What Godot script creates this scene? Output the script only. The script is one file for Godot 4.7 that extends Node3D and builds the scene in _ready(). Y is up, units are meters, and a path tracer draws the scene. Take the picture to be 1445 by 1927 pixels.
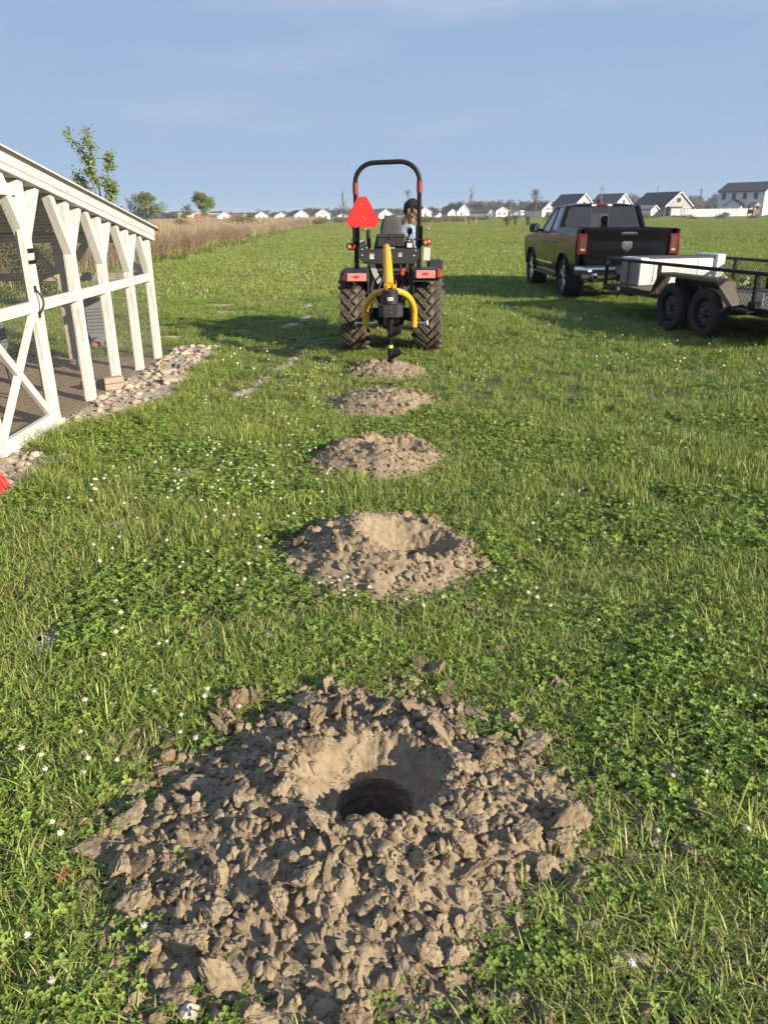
extends Node3D
# A field edge in the evening sun: freshly drilled post holes, a compact tractor with an auger,
# a pickup with a utility trailer, a white chicken run and a row of far houses.
# World: y up, metres, the camera stands at x = 0, z = 0 and looks along -z. "d" below is the distance -z.

const SUN_ELEVATION := 20.0
const SUN_SIDE := 0.79        # share of the shadow direction that runs to -x
const SUN_AWAY := 0.613       # share that runs away from the camera
const CAM_H := 1.65

var rng := RandomNumberGenerator.new()
var noise := FastNoiseLite.new()
var fine := FastNoiseLite.new()
var M := {}
var taken := {}

func lin(r: float, g: float, b: float) -> Color:
	return Color(r, g, b).linear_to_srgb()

func V(x: float, y: float, z: float) -> Vector3:
	return Vector3(x, y, z)

func rr(a: float, b: float) -> float:
	return rng.randf_range(a, b)

# ---------------------------------------------------------------- mesh builder
class MB:
	var v := PackedVector3Array()
	var n := PackedVector3Array()
	var c := PackedColorArray()
	var ix := PackedInt32Array()
	var color := Color(1, 1, 1)
	var colored := false
	var xf := Transform3D.IDENTITY
	func vt(p: Vector3, nn: Vector3) -> int:
		v.push_back(xf * p)
		n.push_back((xf.basis * nn).normalized())
		if colored:
			c.push_back(color)
		return v.size() - 1
	func face(i: int, j: int, k: int) -> void:      # counter-clockwise from outside
		ix.push_back(i)
		ix.push_back(k)
		ix.push_back(j)
	func tri(a: Vector3, b: Vector3, d: Vector3) -> void:
		var nn := (b - a).cross(d - a)
		if nn.length_squared() < 1e-20:
			return
		nn = nn.normalized()
		var i := vt(a, nn)
		vt(b, nn)
		vt(d, nn)
		face(i, i + 1, i + 2)
	func otri(a: Vector3, b: Vector3, d: Vector3, o: Vector3) -> void:
		if (b - a).cross(d - a).dot((a + b + d) / 3.0 - o) < 0.0:
			tri(a, d, b)
		else:
			tri(a, b, d)
	func quad(a: Vector3, b: Vector3, d: Vector3, e: Vector3) -> void:
		tri(a, b, d)
		tri(a, d, e)
	func oquad(a: Vector3, b: Vector3, d: Vector3, e: Vector3, o: Vector3) -> void:
		otri(a, b, d, o)
		otri(a, d, e, o)
	func box(p: Vector3, s: Vector3, b := Basis.IDENTITY, bevel := 0.0) -> void:
		var h := s * 0.5
		var e := minf(bevel, minf(h.x, minf(h.y, h.z)) * 0.98)
		var at := func(sx: float, sy: float, sz: float, axis: int) -> Vector3:
			var q := Vector3(sx * (h.x - (0.0 if axis == 0 else e)), sy * (h.y - (0.0 if axis == 1 else e)), sz * (h.z - (0.0 if axis == 2 else e)))
			return p + b * q
		for s1 in [-1.0, 1.0]:
			oquad(at.call(s1, -1, -1, 0), at.call(s1, 1, -1, 0), at.call(s1, 1, 1, 0), at.call(s1, -1, 1, 0), p)
			oquad(at.call(-1, s1, -1, 1), at.call(1, s1, -1, 1), at.call(1, s1, 1, 1), at.call(-1, s1, 1, 1), p)
			oquad(at.call(-1, -1, s1, 2), at.call(1, -1, s1, 2), at.call(1, 1, s1, 2), at.call(-1, 1, s1, 2), p)
		if e <= 0.0:
			return
		for s1 in [-1.0, 1.0]:
			for s2 in [-1.0, 1.0]:
				oquad(at.call(s1, s2, -1, 0), at.call(s1, s2, 1, 0), at.call(s1, s2, 1, 1), at.call(s1, s2, -1, 1), p)
				oquad(at.call(s1, -1, s2, 0), at.call(s1, 1, s2, 0), at.call(s1, 1, s2, 2), at.call(s1, -1, s2, 2), p)
				oquad(at.call(-1, s1, s2, 1), at.call(1, s1, s2, 1), at.call(1, s1, s2, 2), at.call(-1, s1, s2, 2), p)
				for s3 in [-1.0, 1.0]:
					otri(at.call(s1, s2, s3, 0), at.call(s1, s2, s3, 1), at.call(s1, s2, s3, 2), p)
	func bar(p: Vector3, q: Vector3, w: float, t: float, side := Vector3.UP, bevel := 0.0) -> void:
		# a beam from p to q; t is measured along "side", w across it
		var d := (q - p).normalized()
		var x := side.cross(d)
		if x.length() < 1e-4:
			x = Vector3.RIGHT.cross(d)
		x = x.normalized()
		var y := d.cross(x).normalized()
		box((p + q) * 0.5, Vector3(w, t, p.distance_to(q)), Basis(x, y, d), bevel)
	func tube(pts: Array, rad, sides := 10, caps := true, closed := false) -> void:
		var m := pts.size()
		var t0: Vector3 = (pts[1] - pts[0]).normalized()
		var up := Vector3.UP if absf(t0.y) < 0.9 else Vector3.RIGHT
		var x := up.cross(t0).normalized()
		var rows: Array = []
		for i in m:
			var a: Vector3 = pts[maxi(i - 1, 0)] if not closed else pts[(i + m - 1) % m]
			var b: Vector3 = pts[mini(i + 1, m - 1)] if not closed else pts[(i + 1) % m]
			var t := (b - a).normalized()
			x = (x - t * x.dot(t)).normalized()
			var y := t.cross(x)
			var r: float = rad if rad is float else rad[i]
			var row: Array = []
			for k in sides:
				var an := TAU * k / sides
				var dn := x * cos(an) + y * sin(an)
				row.append(vt(pts[i] + dn * r, dn))
			rows.append(row)
		var last := m if closed else m - 1
		for i in last:
			var r0: Array = rows[i]
			var r1: Array = rows[(i + 1) % m]
			for k in sides:
				var k2 := (k + 1) % sides
				face(r0[k], r0[k2], r1[k2])
				face(r0[k], r1[k2], r1[k])
		if caps and not closed:
			for e in 2:
				var row: Array = rows[0] if e == 0 else rows[m - 1]
				var cn: Vector3 = (pts[0] - pts[1]).normalized() if e == 0 else (pts[m - 1] - pts[m - 2]).normalized()
				var pc: Vector3 = pts[0] if e == 0 else pts[m - 1]
				var inv := xf.affine_inverse()
				for k in sides:
					otri(pc, inv * v[row[k]], inv * v[row[(k + 1) % sides]], pc - cn)
	func lathe(prof: Array, segs := 24, at := Transform3D.IDENTITY, smooth := false) -> void:
		# profile points (radius, height) turned round the local y axis; rising heights face outwards
		var keep := xf
		xf = xf * at
		for i in prof.size() - 1:
			var a: Vector2 = prof[i]
			var b: Vector2 = prof[i + 1]
			var dn := Vector2(b.y - a.y, a.x - b.x)
			if dn.length() < 1e-9:
				continue
			dn = dn.normalized()
			var na := dn
			var nb := dn
			if smooth:
				if i > 0:
					var p: Vector2 = prof[i - 1]
					na = (dn + Vector2(a.y - p.y, p.x - a.x).normalized()).normalized()
				if i < prof.size() - 2:
					var q: Vector2 = prof[i + 2]
					nb = (dn + Vector2(q.y - b.y, b.x - q.x).normalized()).normalized()
			var first := v.size()
			for k in segs + 1:
				var an := TAU * k / segs
				var cs := Vector3(cos(an), 0, sin(an))
				vt(cs * a.x + Vector3(0, a.y, 0), cs * na.x + Vector3(0, na.y, 0))
				vt(cs * b.x + Vector3(0, b.y, 0), cs * nb.x + Vector3(0, nb.y, 0))
			for k in segs:
				var j := first + k * 2
				face(j, j + 1, j + 3)
				face(j, j + 3, j + 2)
		xf = keep
	func prism(poly: PackedVector2Array, depth: float, at := Transform3D.IDENTITY) -> void:
		# polygon in the local xy plane, extruded along z from 0 to depth
		var keep := xf
		xf = xf * at
		var ids := Geometry2D.triangulate_polygon(poly)
		var ccw := not Geometry2D.is_polygon_clockwise(poly)
		for z in [0.0, depth]:
			for t in range(0, ids.size(), 3):
				var a := poly[ids[t]]
				var b := poly[ids[t + 1]]
				var d := poly[ids[t + 2]]
				otri(Vector3(a.x, a.y, z), Vector3(b.x, b.y, z), Vector3(d.x, d.y, z), Vector3((a.x + b.x + d.x) / 3, (a.y + b.y + d.y) / 3, depth * 0.5))
		for i in poly.size():
			var a := poly[i]
			var b := poly[(i + 1) % poly.size()]
			if ccw != (depth < 0.0):
				quad(Vector3(a.x, a.y, 0), Vector3(b.x, b.y, 0), Vector3(b.x, b.y, depth), Vector3(a.x, a.y, depth))
			else:
				quad(Vector3(b.x, b.y, 0), Vector3(a.x, a.y, 0), Vector3(a.x, a.y, depth), Vector3(b.x, b.y, depth))
		xf = keep
	func ball(p: Vector3, r: Vector3, rings := 8, segs := 12) -> void:
		var first := v.size()
		for i in rings + 1:
			var th := PI * i / rings
			for k in segs + 1:
				var an := TAU * k / segs
				var dn := Vector3(sin(th) * cos(an), cos(th), sin(th) * sin(an))
				vt(p + dn * r, dn / r)
		for i in rings:
			for k in segs:
				var a := first + i * (segs + 1) + k
				var b := a + segs + 1
				face(a, a + 1, b + 1)
				face(a, b + 1, b)
	func skin(rows: Array, flip := false) -> void:
		# rows of equal numbers of points: one smooth sheet
		var nr := rows.size()
		var nc: int = rows[0].size()
		var first := v.size()
		for i in nr:
			for k in nc:
				var du: Vector3 = rows[i][mini(k + 1, nc - 1)] - rows[i][maxi(k - 1, 0)]
				var dv: Vector3 = rows[mini(i + 1, nr - 1)][k] - rows[maxi(i - 1, 0)][k]
				var nn := du.cross(dv)
				if nn.length() < 1e-12:
					nn = Vector3.UP
				vt(rows[i][k], -nn if flip else nn)
		for i in nr - 1:
			for k in nc - 1:
				var a := first + i * nc + k
				var b := a + nc
				if flip:
					face(a, b, b + 1)
					face(a, b + 1, a + 1)
				else:
					face(a, a + 1, b + 1)
					face(a, b + 1, b)
	func mesh() -> ArrayMesh:
		var arr := []
		arr.resize(Mesh.ARRAY_MAX)
		arr[Mesh.ARRAY_VERTEX] = v
		arr[Mesh.ARRAY_NORMAL] = n
		if colored:
			arr[Mesh.ARRAY_COLOR] = c
		arr[Mesh.ARRAY_INDEX] = ix
		var m := ArrayMesh.new()
		m.add_surface_from_arrays(Mesh.PRIMITIVE_TRIANGLES, arr)
		return m

# ---------------------------------------------------------------- scene tree
func numbered(called: String) -> String:
	if not taken.has(called):
		taken[called] = 0
		return called
	taken[called] += 1
	return "%s_%03d" % [called, taken[called]]

func tag(o: Node, label := "", category := "", group := "", kind := "") -> void:
	if label:
		o.set_meta("label", label)
	if category:
		o.set_meta("category", category)
	if group:
		o.set_meta("group", group)
	if kind:
		o.set_meta("kind", kind)

func thing(called: String, label: String, category: String, at := Vector3.ZERO, turn := 0.0, group := "") -> Node3D:
	var o := Node3D.new()
	o.name = numbered(called)
	add_child(o)
	o.position = at
	o.rotation.y = turn
	tag(o, label, category, group)
	return o

func put(b: MB, called: String, m: Material, parent: Node = self) -> MeshInstance3D:
	return show_mesh(b.mesh(), called, m, parent)

func show_mesh(mesh: Mesh, called: String, m: Material, parent: Node = self) -> MeshInstance3D:
	var o := MeshInstance3D.new()
	o.mesh = mesh
	o.material_override = m
	o.name = numbered(called) if parent == self else called
	parent.add_child(o, true)
	return o

func box_part(called: String, m: Material, parent: Node, p: Vector3, s: Vector3, bevel := 0.0, b := Basis.IDENTITY) -> MeshInstance3D:
	var k := MB.new()
	k.box(p, s, b, bevel)
	return put(k, called, m, parent)

func bar_part(called: String, m: Material, parent: Node, p: Vector3, q: Vector3, w: float, t: float, side := Vector3.UP, bevel := 0.0) -> MeshInstance3D:
	var k := MB.new()
	k.bar(p, q, w, t, side, bevel)
	return put(k, called, m, parent)

func tube_part(called: String, m: Material, parent: Node, pts: Array, r, sides := 10) -> MeshInstance3D:
	var k := MB.new()
	k.tube(pts, r, sides)
	return put(k, called, m, parent)

func scatter(called: String, mesh: Mesh, m: Material, parent: Node, places: Array, colors: Array) -> MultiMeshInstance3D:
	var mm := MultiMesh.new()
	mm.transform_format = MultiMesh.TRANSFORM_3D
	mm.use_colors = not colors.is_empty()
	mm.mesh = mesh
	mm.instance_count = places.size()
	for i in places.size():
		mm.set_instance_transform(i, places[i])
		if mm.use_colors:
			mm.set_instance_color(i, colors[i])
	var o := MultiMeshInstance3D.new()
	o.multimesh = mm
	o.material_override = m
	o.name = numbered(called) if parent == self else called
	o.set_meta("kind", "stuff")
	parent.add_child(o, true)
	return o

# ---------------------------------------------------------------- materials
func plain(color: Color, rough := 0.7, metal := 0.0) -> StandardMaterial3D:
	var m := StandardMaterial3D.new()
	m.albedo_color = color
	m.roughness = rough
	m.metallic = metal
	return m

func noise_tex(size: int, freq: float, stops: Array, seed_: int, kind := FastNoiseLite.TYPE_SIMPLEX_SMOOTH, octaves := 5) -> ImageTexture:
	# stops: [offset, linear colour]; a seamless computed colour map
	var f := FastNoiseLite.new()
	f.seed = seed_
	f.noise_type = kind
	f.frequency = freq
	f.fractal_octaves = octaves
	f.fractal_gain = 0.55
	var im := f.get_seamless_image(size, size)
	var g := Gradient.new()
	var offs := PackedFloat32Array()
	var cols := PackedColorArray()
	for s in stops:
		offs.push_back(s[0])
		cols.push_back(s[1])
	g.offsets = offs
	g.colors = cols
	var lut: Array = []
	for i in 256:
		lut.append(g.sample(i / 255.0).linear_to_srgb())
	var src := im.get_data()
	if im.get_format() != Image.FORMAT_L8:
		im.convert(Image.FORMAT_L8)
		src = im.get_data()
	var dst := PackedByteArray()
	dst.resize(size * size * 3)
	for i in size * size:
		var q: Color = lut[src[i]]
		dst[i * 3] = int(q.r * 255.0)
		dst[i * 3 + 1] = int(q.g * 255.0)
		dst[i * 3 + 2] = int(q.b * 255.0)
	return ImageTexture.create_from_image(Image.create_from_data(size, size, false, Image.FORMAT_RGB8, dst))

func grey_tex(size: int, freq: float, seed_: int, octaves := 5, kind := FastNoiseLite.TYPE_SIMPLEX_SMOOTH) -> ImageTexture:
	var f := FastNoiseLite.new()
	f.seed = seed_
	f.noise_type = kind
	f.frequency = freq
	f.fractal_octaves = octaves
	f.fractal_gain = 0.6
	return ImageTexture.create_from_image(f.get_seamless_image(size, size))

func triplanar(m: StandardMaterial3D, scale: float, world := true) -> StandardMaterial3D:
	m.uv1_triplanar = true
	m.uv1_world_triplanar = world
	m.uv1_scale = Vector3.ONE * scale
	return m

func make_materials() -> void:
	# soil of the drilled holes: dry silt, fine grain
	var relief := grey_tex(512, 0.012, 11, 6)
	var soil := plain(Color(1, 1, 1), 0.95)
	soil.albedo_texture = noise_tex(512, 0.014, [[0.0, Color(0.133, 0.098, 0.058)], [0.4, Color(0.215, 0.166, 0.104)], [0.65, Color(0.271, 0.216, 0.141)], [1.0, Color(0.349, 0.282, 0.194)]], 5, FastNoiseLite.TYPE_SIMPLEX_SMOOTH, 6)
	soil.heightmap_enabled = true
	soil.heightmap_texture = relief
	soil.heightmap_scale = 0.6
	M.soil = triplanar(soil, 3.0)
	var clod := plain(Color(1, 1, 1), 0.95)
	clod.albedo_texture = soil.albedo_texture
	clod.heightmap_enabled = true
	clod.heightmap_texture = relief
	clod.heightmap_scale = 0.35
	clod.vertex_color_use_as_albedo = true
	M.clod = triplanar(clod, 5.0)
	# damp, ordinary and dried-out lumps
	M.clod_kinds = [M.clod, M.clod, M.clod.duplicate(), M.clod.duplicate()]
	M.clod_kinds[2].albedo_color = lin(0.74, 0.69, 0.64)
	M.clod_kinds[3].albedo_color = lin(1.0, 0.98, 0.95)
	# lawn floor: thatch and soil between the blades
	var g := plain(Color(1, 1, 1), 0.95)
	g.albedo_texture = noise_tex(1024, 0.02, [[0.0, Color(0.072, 0.081, 0.024)], [0.45, Color(0.102, 0.106, 0.034)], [0.62, Color(0.128, 0.119, 0.047)], [0.8, Color(0.153, 0.128, 0.068)], [1.0, Color(0.187, 0.153, 0.093)]], 21, FastNoiseLite.TYPE_SIMPLEX_SMOOTH, 6)
	g.vertex_color_use_as_albedo = true
	M.ground = triplanar(g, 0.45)
	var dirt := plain(Color(1, 1, 1), 0.95)
	dirt.albedo_texture = noise_tex(512, 0.03, [[0.0, Color(0.178, 0.128, 0.081)], [0.5, Color(0.264, 0.196, 0.128)], [1.0, Color(0.357, 0.281, 0.196)]], 31)
	dirt.heightmap_enabled = true
	dirt.heightmap_texture = relief
	dirt.heightmap_scale = 1.0
	M.run_dirt = triplanar(dirt, 0.9)
	var sand := plain(Color(1, 1, 1), 0.95)
	sand.albedo_texture = noise_tex(512, 0.03, [[0.0, Color(0.255, 0.212, 0.153)], [0.5, Color(0.374, 0.323, 0.255)], [1.0, Color(0.476, 0.425, 0.357)]], 33)
	sand.heightmap_enabled = true
	sand.heightmap_texture = relief
	sand.heightmap_scale = 0.8
	M.sand = triplanar(sand, 1.5)
	var leaf := plain(Color(1, 1, 1), 0.5)
	leaf.metallic_specular = 0.35
	leaf.vertex_color_use_as_albedo = true
	leaf.backlight_enabled = true
	leaf.backlight = Color(0.55, 0.6, 0.3)
	leaf.cull_mode = BaseMaterial3D.CULL_DISABLED
	M.leaf = leaf
	var dry := plain(Color(1, 1, 1), 0.7)
	dry.vertex_color_use_as_albedo = true
	dry.backlight_enabled = true
	dry.backlight = Color(0.4, 0.35, 0.25)
	dry.cull_mode = BaseMaterial3D.CULL_DISABLED
	M.dry = dry
	var stone := plain(Color(1, 1, 1), 0.8)
	stone.vertex_color_use_as_albedo = true
	stone.albedo_texture = noise_tex(256, 0.03, [[0.0, Color(0.6, 0.58, 0.55)], [0.5, Color(0.85, 0.84, 0.82)], [1.0, Color(1.0, 1.0, 1.0)]], 41)
	M.stone = triplanar(stone, 4.0)
	# painted timber of the run: thin white over pine
	var wood := plain(Color(1, 1, 1), 0.65)
	wood.albedo_texture = noise_tex(512, 0.01, [[0.0, Color(0.310, 0.267, 0.206)], [0.16, Color(0.447, 0.421, 0.370)], [0.34, Color(0.533, 0.525, 0.490)], [0.6, Color(0.568, 0.559, 0.533)], [1.0, Color(0.602, 0.593, 0.576)]], 51)
	M.white_wood = triplanar(wood, 1.0, false)
	# grain runs along each board: upright, and along the run
	M.white_wood.uv1_scale = V(5.0, 0.5, 5.0)
	M.white_wood_long = M.white_wood.duplicate()
	M.white_wood_long.uv1_scale = V(5.0, 5.0, 0.5)
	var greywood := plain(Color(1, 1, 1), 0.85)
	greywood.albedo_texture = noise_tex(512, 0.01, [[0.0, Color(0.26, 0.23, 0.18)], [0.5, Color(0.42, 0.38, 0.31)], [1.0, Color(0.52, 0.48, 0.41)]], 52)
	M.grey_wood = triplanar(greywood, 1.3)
	M.roof_sheet = plain(lin(0.23, 0.21, 0.19), 0.6)
	M.black_metal = plain(lin(0.010, 0.010, 0.010), 0.45)
	M.black_metal.metallic_specular = 0.3
	M.black_satin = plain(lin(0.02, 0.02, 0.021), 0.55)
	M.black_plastic = plain(lin(0.022, 0.022, 0.023), 0.6)
	M.dark_grey = plain(lin(0.05, 0.05, 0.05), 0.7)
	M.wire = plain(lin(0.22, 0.22, 0.21), 0.5, 0.6)
	M.black_wire = plain(lin(0.03, 0.03, 0.03), 0.5)
	M.chrome = plain(lin(0.72, 0.72, 0.73), 0.12, 1.0)
	M.steel = plain(lin(0.5, 0.49, 0.47), 0.35, 1.0)
	var rub := plain(Color(1, 1, 1), 0.85)
	rub.albedo_texture = noise_tex(256, 0.02, [[0.0, Color(0.010, 0.010, 0.009)], [0.55, Color(0.017, 0.016, 0.015)], [0.8, Color(0.034, 0.029, 0.024)], [1.0, Color(0.08, 0.063, 0.046)]], 61)
	M.rubber = triplanar(rub, 2.0, false)
	var mud := plain(Color(1, 1, 1), 0.9)
	mud.albedo_texture = noise_tex(256, 0.015, [[0.0, Color(0.03, 0.027, 0.024)], [0.45, Color(0.05, 0.043, 0.035)], [0.65, Color(0.11, 0.085, 0.06)], [1.0, Color(0.2, 0.15, 0.1)]], 62)
	M.muddy_rubber = triplanar(mud, 2.2, false)
	var paint := plain(lin(0.006, 0.006, 0.007), 0.3)
	paint.metallic_specular = 0.15
	paint.clearcoat_enabled = true
	paint.clearcoat = 0.35
	paint.clearcoat_roughness = 0.03
	M.black_paint = paint
	M.yellow = plain(lin(0.60, 0.325, 0.016), 0.38)
	M.red = plain(lin(0.20, 0.014, 0.014), 0.5)
	M.signal_red = plain(lin(0.50, 0.020, 0.016), 0.55)
	M.root = plain(lin(0.34, 0.27, 0.16), 0.8)
	M.fender = plain(lin(0.10, 0.075, 0.05), 0.5)
	var deck := plain(Color(1, 1, 1), 0.9)
	deck.albedo_texture = noise_tex(256, 0.02, [[0.0, Color(0.10, 0.08, 0.06)], [1.0, Color(0.25, 0.21, 0.16)]], 71)
	M.deck = triplanar(deck, 1.5, false)
	M.white = plain(lin(0.62, 0.62, 0.60), 0.6)

# ---------------------------------------------------------------- terrain
func ground_y(x: float, d: float) -> float:
	return smoothstep(60.0, 220.0, d) * (0.35 + 1.15 * smoothstep(-70.0, 110.0, x))

# post holes: x, d of the heap, x, d of the hole, reach, rim height, hole radius, open depth
var mounds := [
	{"x": -0.09, "d": 1.74, "hx": -0.035, "hd": 1.83, "reach": 0.88, "h": 0.13, "r": 0.118, "deep": 0.75, "rim": 0.255},
	{"x": -0.02, "d": 3.58, "hx": 0.13, "hd": 3.62, "reach": 0.62, "h": 0.20, "r": 0.11, "deep": 0.3, "rim": 0.31, "px": -0.16, "pd": 3.66},
	{"x": -0.04, "d": 5.28, "hx": 0.08, "hd": 5.34, "reach": 0.56, "h": 0.19, "r": 0.10, "deep": 0.25, "rim": 0.28, "px": -0.12, "pd": 5.36},
	{"x": 0.02, "d": 6.98, "hx": 0.14, "hd": 7.1, "reach": 0.64, "h": 0.15, "r": 0.09, "deep": 0.2, "rim": 0.22},
	{"x": 0.03, "d": 8.58, "hx": 0.09, "hd": 8.66, "reach": 0.54, "h": 0.14, "r": 0.09, "deep": 0.2, "rim": 0.19},
]

# bare places in the lawn: x, d, half width, half length, turn
var bare := [
	[-1.55, 4.0, 0.13, 0.17, 0.1], [-1.44, 2.75, 0.12, 0.14, 0.3], [-1.39, 5.0, 0.18, 0.11, 0.1], [-1.66, 4.85, 0.15, 0.09, 0.0],
	[-1.40, 7.6, 0.11, 0.25, -0.25], [-1.31, 8.15, 0.08, 0.35, -0.2], [-1.2, 8.85, 0.10, 0.4, -0.2], [-1.12, 9.5, 0.07, 0.35, -0.1],
	[-1.55, 12.6, 0.14, 0.5, -0.2], [-1.36, 13.6, 0.10, 0.5, -0.15], [-1.50, 15.6, 0.12, 0.6, 0.0], [-2.2, 12.0, 0.2, 0.2, 0.0],
	[-3.25, 11.4, 0.26, 0.2, 0.1], [-2.75, 11.7, 0.22, 0.16, 0.4], [-3.3, 15.8, 0.4, 0.3, 0.0], [-2.6, 16.3, 0.3, 0.3, 0.0], [-3.0, 14.6, 0.3, 0.25, 0.2], [0.03, 2.82, 0.12, 0.07, 0.2, 1], [-0.35, 3.85, 0.14, 0.09, 0.1, 1],
]

func make_sky() -> Sky:
	var w := 1024
	var h := 512
	var f := FastNoiseLite.new()
	f.seed = 77
	f.frequency = 1.0
	f.fractal_octaves = 5
	f.fractal_gain = 0.52
	var data := PackedFloat32Array()
	data.resize(w * h * 3)
	for j in h:
		var el := PI * (0.5 - (j + 0.5) / h)
		var y := sin(el)
		var base: Vector3
		var veil := 0.0
		if y >= 0.0:
			var t := pow(1.0 - y, 3.2)
			base = Vector3(0.132, 0.208, 0.358).lerp(Vector3(0.210, 0.288, 0.385), t)
			veil = smoothstep(0.02, 0.12, y)
		else:
			base = Vector3(0.11, 0.12, 0.07)
		for i in w:
			var o := (j * w + i) * 3
			var q := base
			if y >= 0.0:
				var az := TAU * (i + 0.5) / w
				var px := cos(az)
				var pz := sin(az)
				# streaks drawn out along the horizon, thin veils above
				var s := f.get_noise_3d(px * 0.9, el * 7.0 + px * 0.8, pz * 0.9) * 0.7 + f.get_noise_3d(px * 2.3 + 7.0, el * 17.0 - pz * 0.9, pz * 2.3) * 0.45
				var k := smoothstep(-0.12, 0.34, s + 0.03) * veil * 0.85
				q = q.lerp(Vector3(0.240, 0.292, 0.385), k)
			data[o] = q.x
			data[o + 1] = q.y
			data[o + 2] = q.z
	var im := Image.create_from_data(w, h, false, Image.FORMAT_RGBF, data.to_byte_array())
	var p := PanoramaSkyMaterial.new()
	p.panorama = ImageTexture.create_from_image(im)
	var sky := Sky.new()
	sky.sky_material = p
	return sky

func lawn_tint(x: float, d: float) -> Color:
	# slow differences in what grows: yellower, darker, drier stretches
	var a := noise.get_noise_2d(x * 6.0, d * 3.0)
	var b := noise.get_noise_2d(x * 1.3 + 90.0, d * 0.6)
	var q := Color(1.0, 1.0, 1.0)
	q.r = 1.0 + 0.16 * a + 0.22 * maxf(b, 0.0)
	q.g = 1.0 + 0.08 * a + 0.08 * maxf(b, 0.0)
	q.b = 1.0 + 0.16 * a + 0.10 * b
	return q

func make_ground() -> void:
	var x0 := -7.0
	var x1 := 9.0
	var z0 := 3.0
	var z1 := -14.0
	var b := MB.new()
	b.colored = true
	# the near lawn floor, with a gap under each heap where the hole goes down
	var step := 0.125
	var nx := int((x1 - x0) / step)
	var nz := int((z0 - z1) / step)
	var lift := func(x: float, z: float) -> float:
		var e := minf(minf(x - x0, x1 - x), minf(z0 - z, z - z1))
		return fine.get_noise_2d(x * 160.0, z * 160.0) * 0.014 * smoothstep(0.0, 0.6, e) - 0.004
	for j in nz + 1:
		for i in nx + 1:
			var x := x0 + i * step
			var z := z0 - j * step
			var y: float = lift.call(x, z)
			if j == 0 or i == 0 or j == nz or i == nx:
				y = 0.0
			b.color = lawn_tint(x, -z) * Color(0.8, 0.8, 0.8)
			b.vt(V(x, y, z), V(fine.get_noise_2d(x * 300.0, z * 300.0) * 0.3, 1.0, fine.get_noise_2d(x * 300.0 + 50.0, z * 300.0) * 0.3))
	for j in nz:
		for i in nx:
			var cx := x0 + (i + 0.5) * step
			var cd := -(z0 - (j + 0.5) * step)
			var open := false
			for m in mounds:
				if Vector2(cx - m.hx, cd - m.hd).length() < m.r + 0.13:
					open = true
			if open:
				continue
			var a := j * (nx + 1) + i
			var c := a + nx + 1
			b.face(a, a + 1, c + 1)
			b.face(a, c + 1, c)
	# the rest of the field, out to the horizon
	var xs := [-2600.0, -900.0, -500.0, -320.0, -220.0, -150.0, -110.0, -80.0, -55.0, -40.0, -28.0, -20.0, -12.0, x0, -3.0, 1.0, 5.0, x1, 14.0, 20.0, 30.0, 42.0, 58.0, 80.0, 110.0, 150.0, 220.0, 320.0, 500.0, 900.0, 2600.0]
	var ds := [-60.0, -20.0, -8.0, -z0, 1.0, 5.0, 9.5, -z1, 18.0, 23.0, 29.0, 36.0, 45.0, 55.0, 66.0, 80.0, 95.0, 112.0, 132.0, 155.0, 182.0, 215.0, 260.0, 320.0, 400.0, 520.0, 700.0, 1000.0, 1600.0, 3000.0]
	var first := b.v.size()
	for d in ds:
		for x in xs:
			b.color = lawn_tint(x, d) * Color(0.8, 0.8, 0.8)
			b.vt(V(x, ground_y(x, d), -d), Vector3.UP)
	for j in ds.size() - 1:
		for i in xs.size() - 1:
			if xs[i] >= x0 and xs[i + 1] <= x1 and ds[j] >= -z0 and ds[j + 1] <= -z1:
				continue
			var a := first + j * xs.size() + i
			var c := a + xs.size()
			b.face(a, a + 1, c + 1)
			b.face(a, c + 1, c)
	var o := put(b, "ground", M.ground)
	tag(o, "grassy field stretching to the houses", "", "", "structure")

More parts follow.
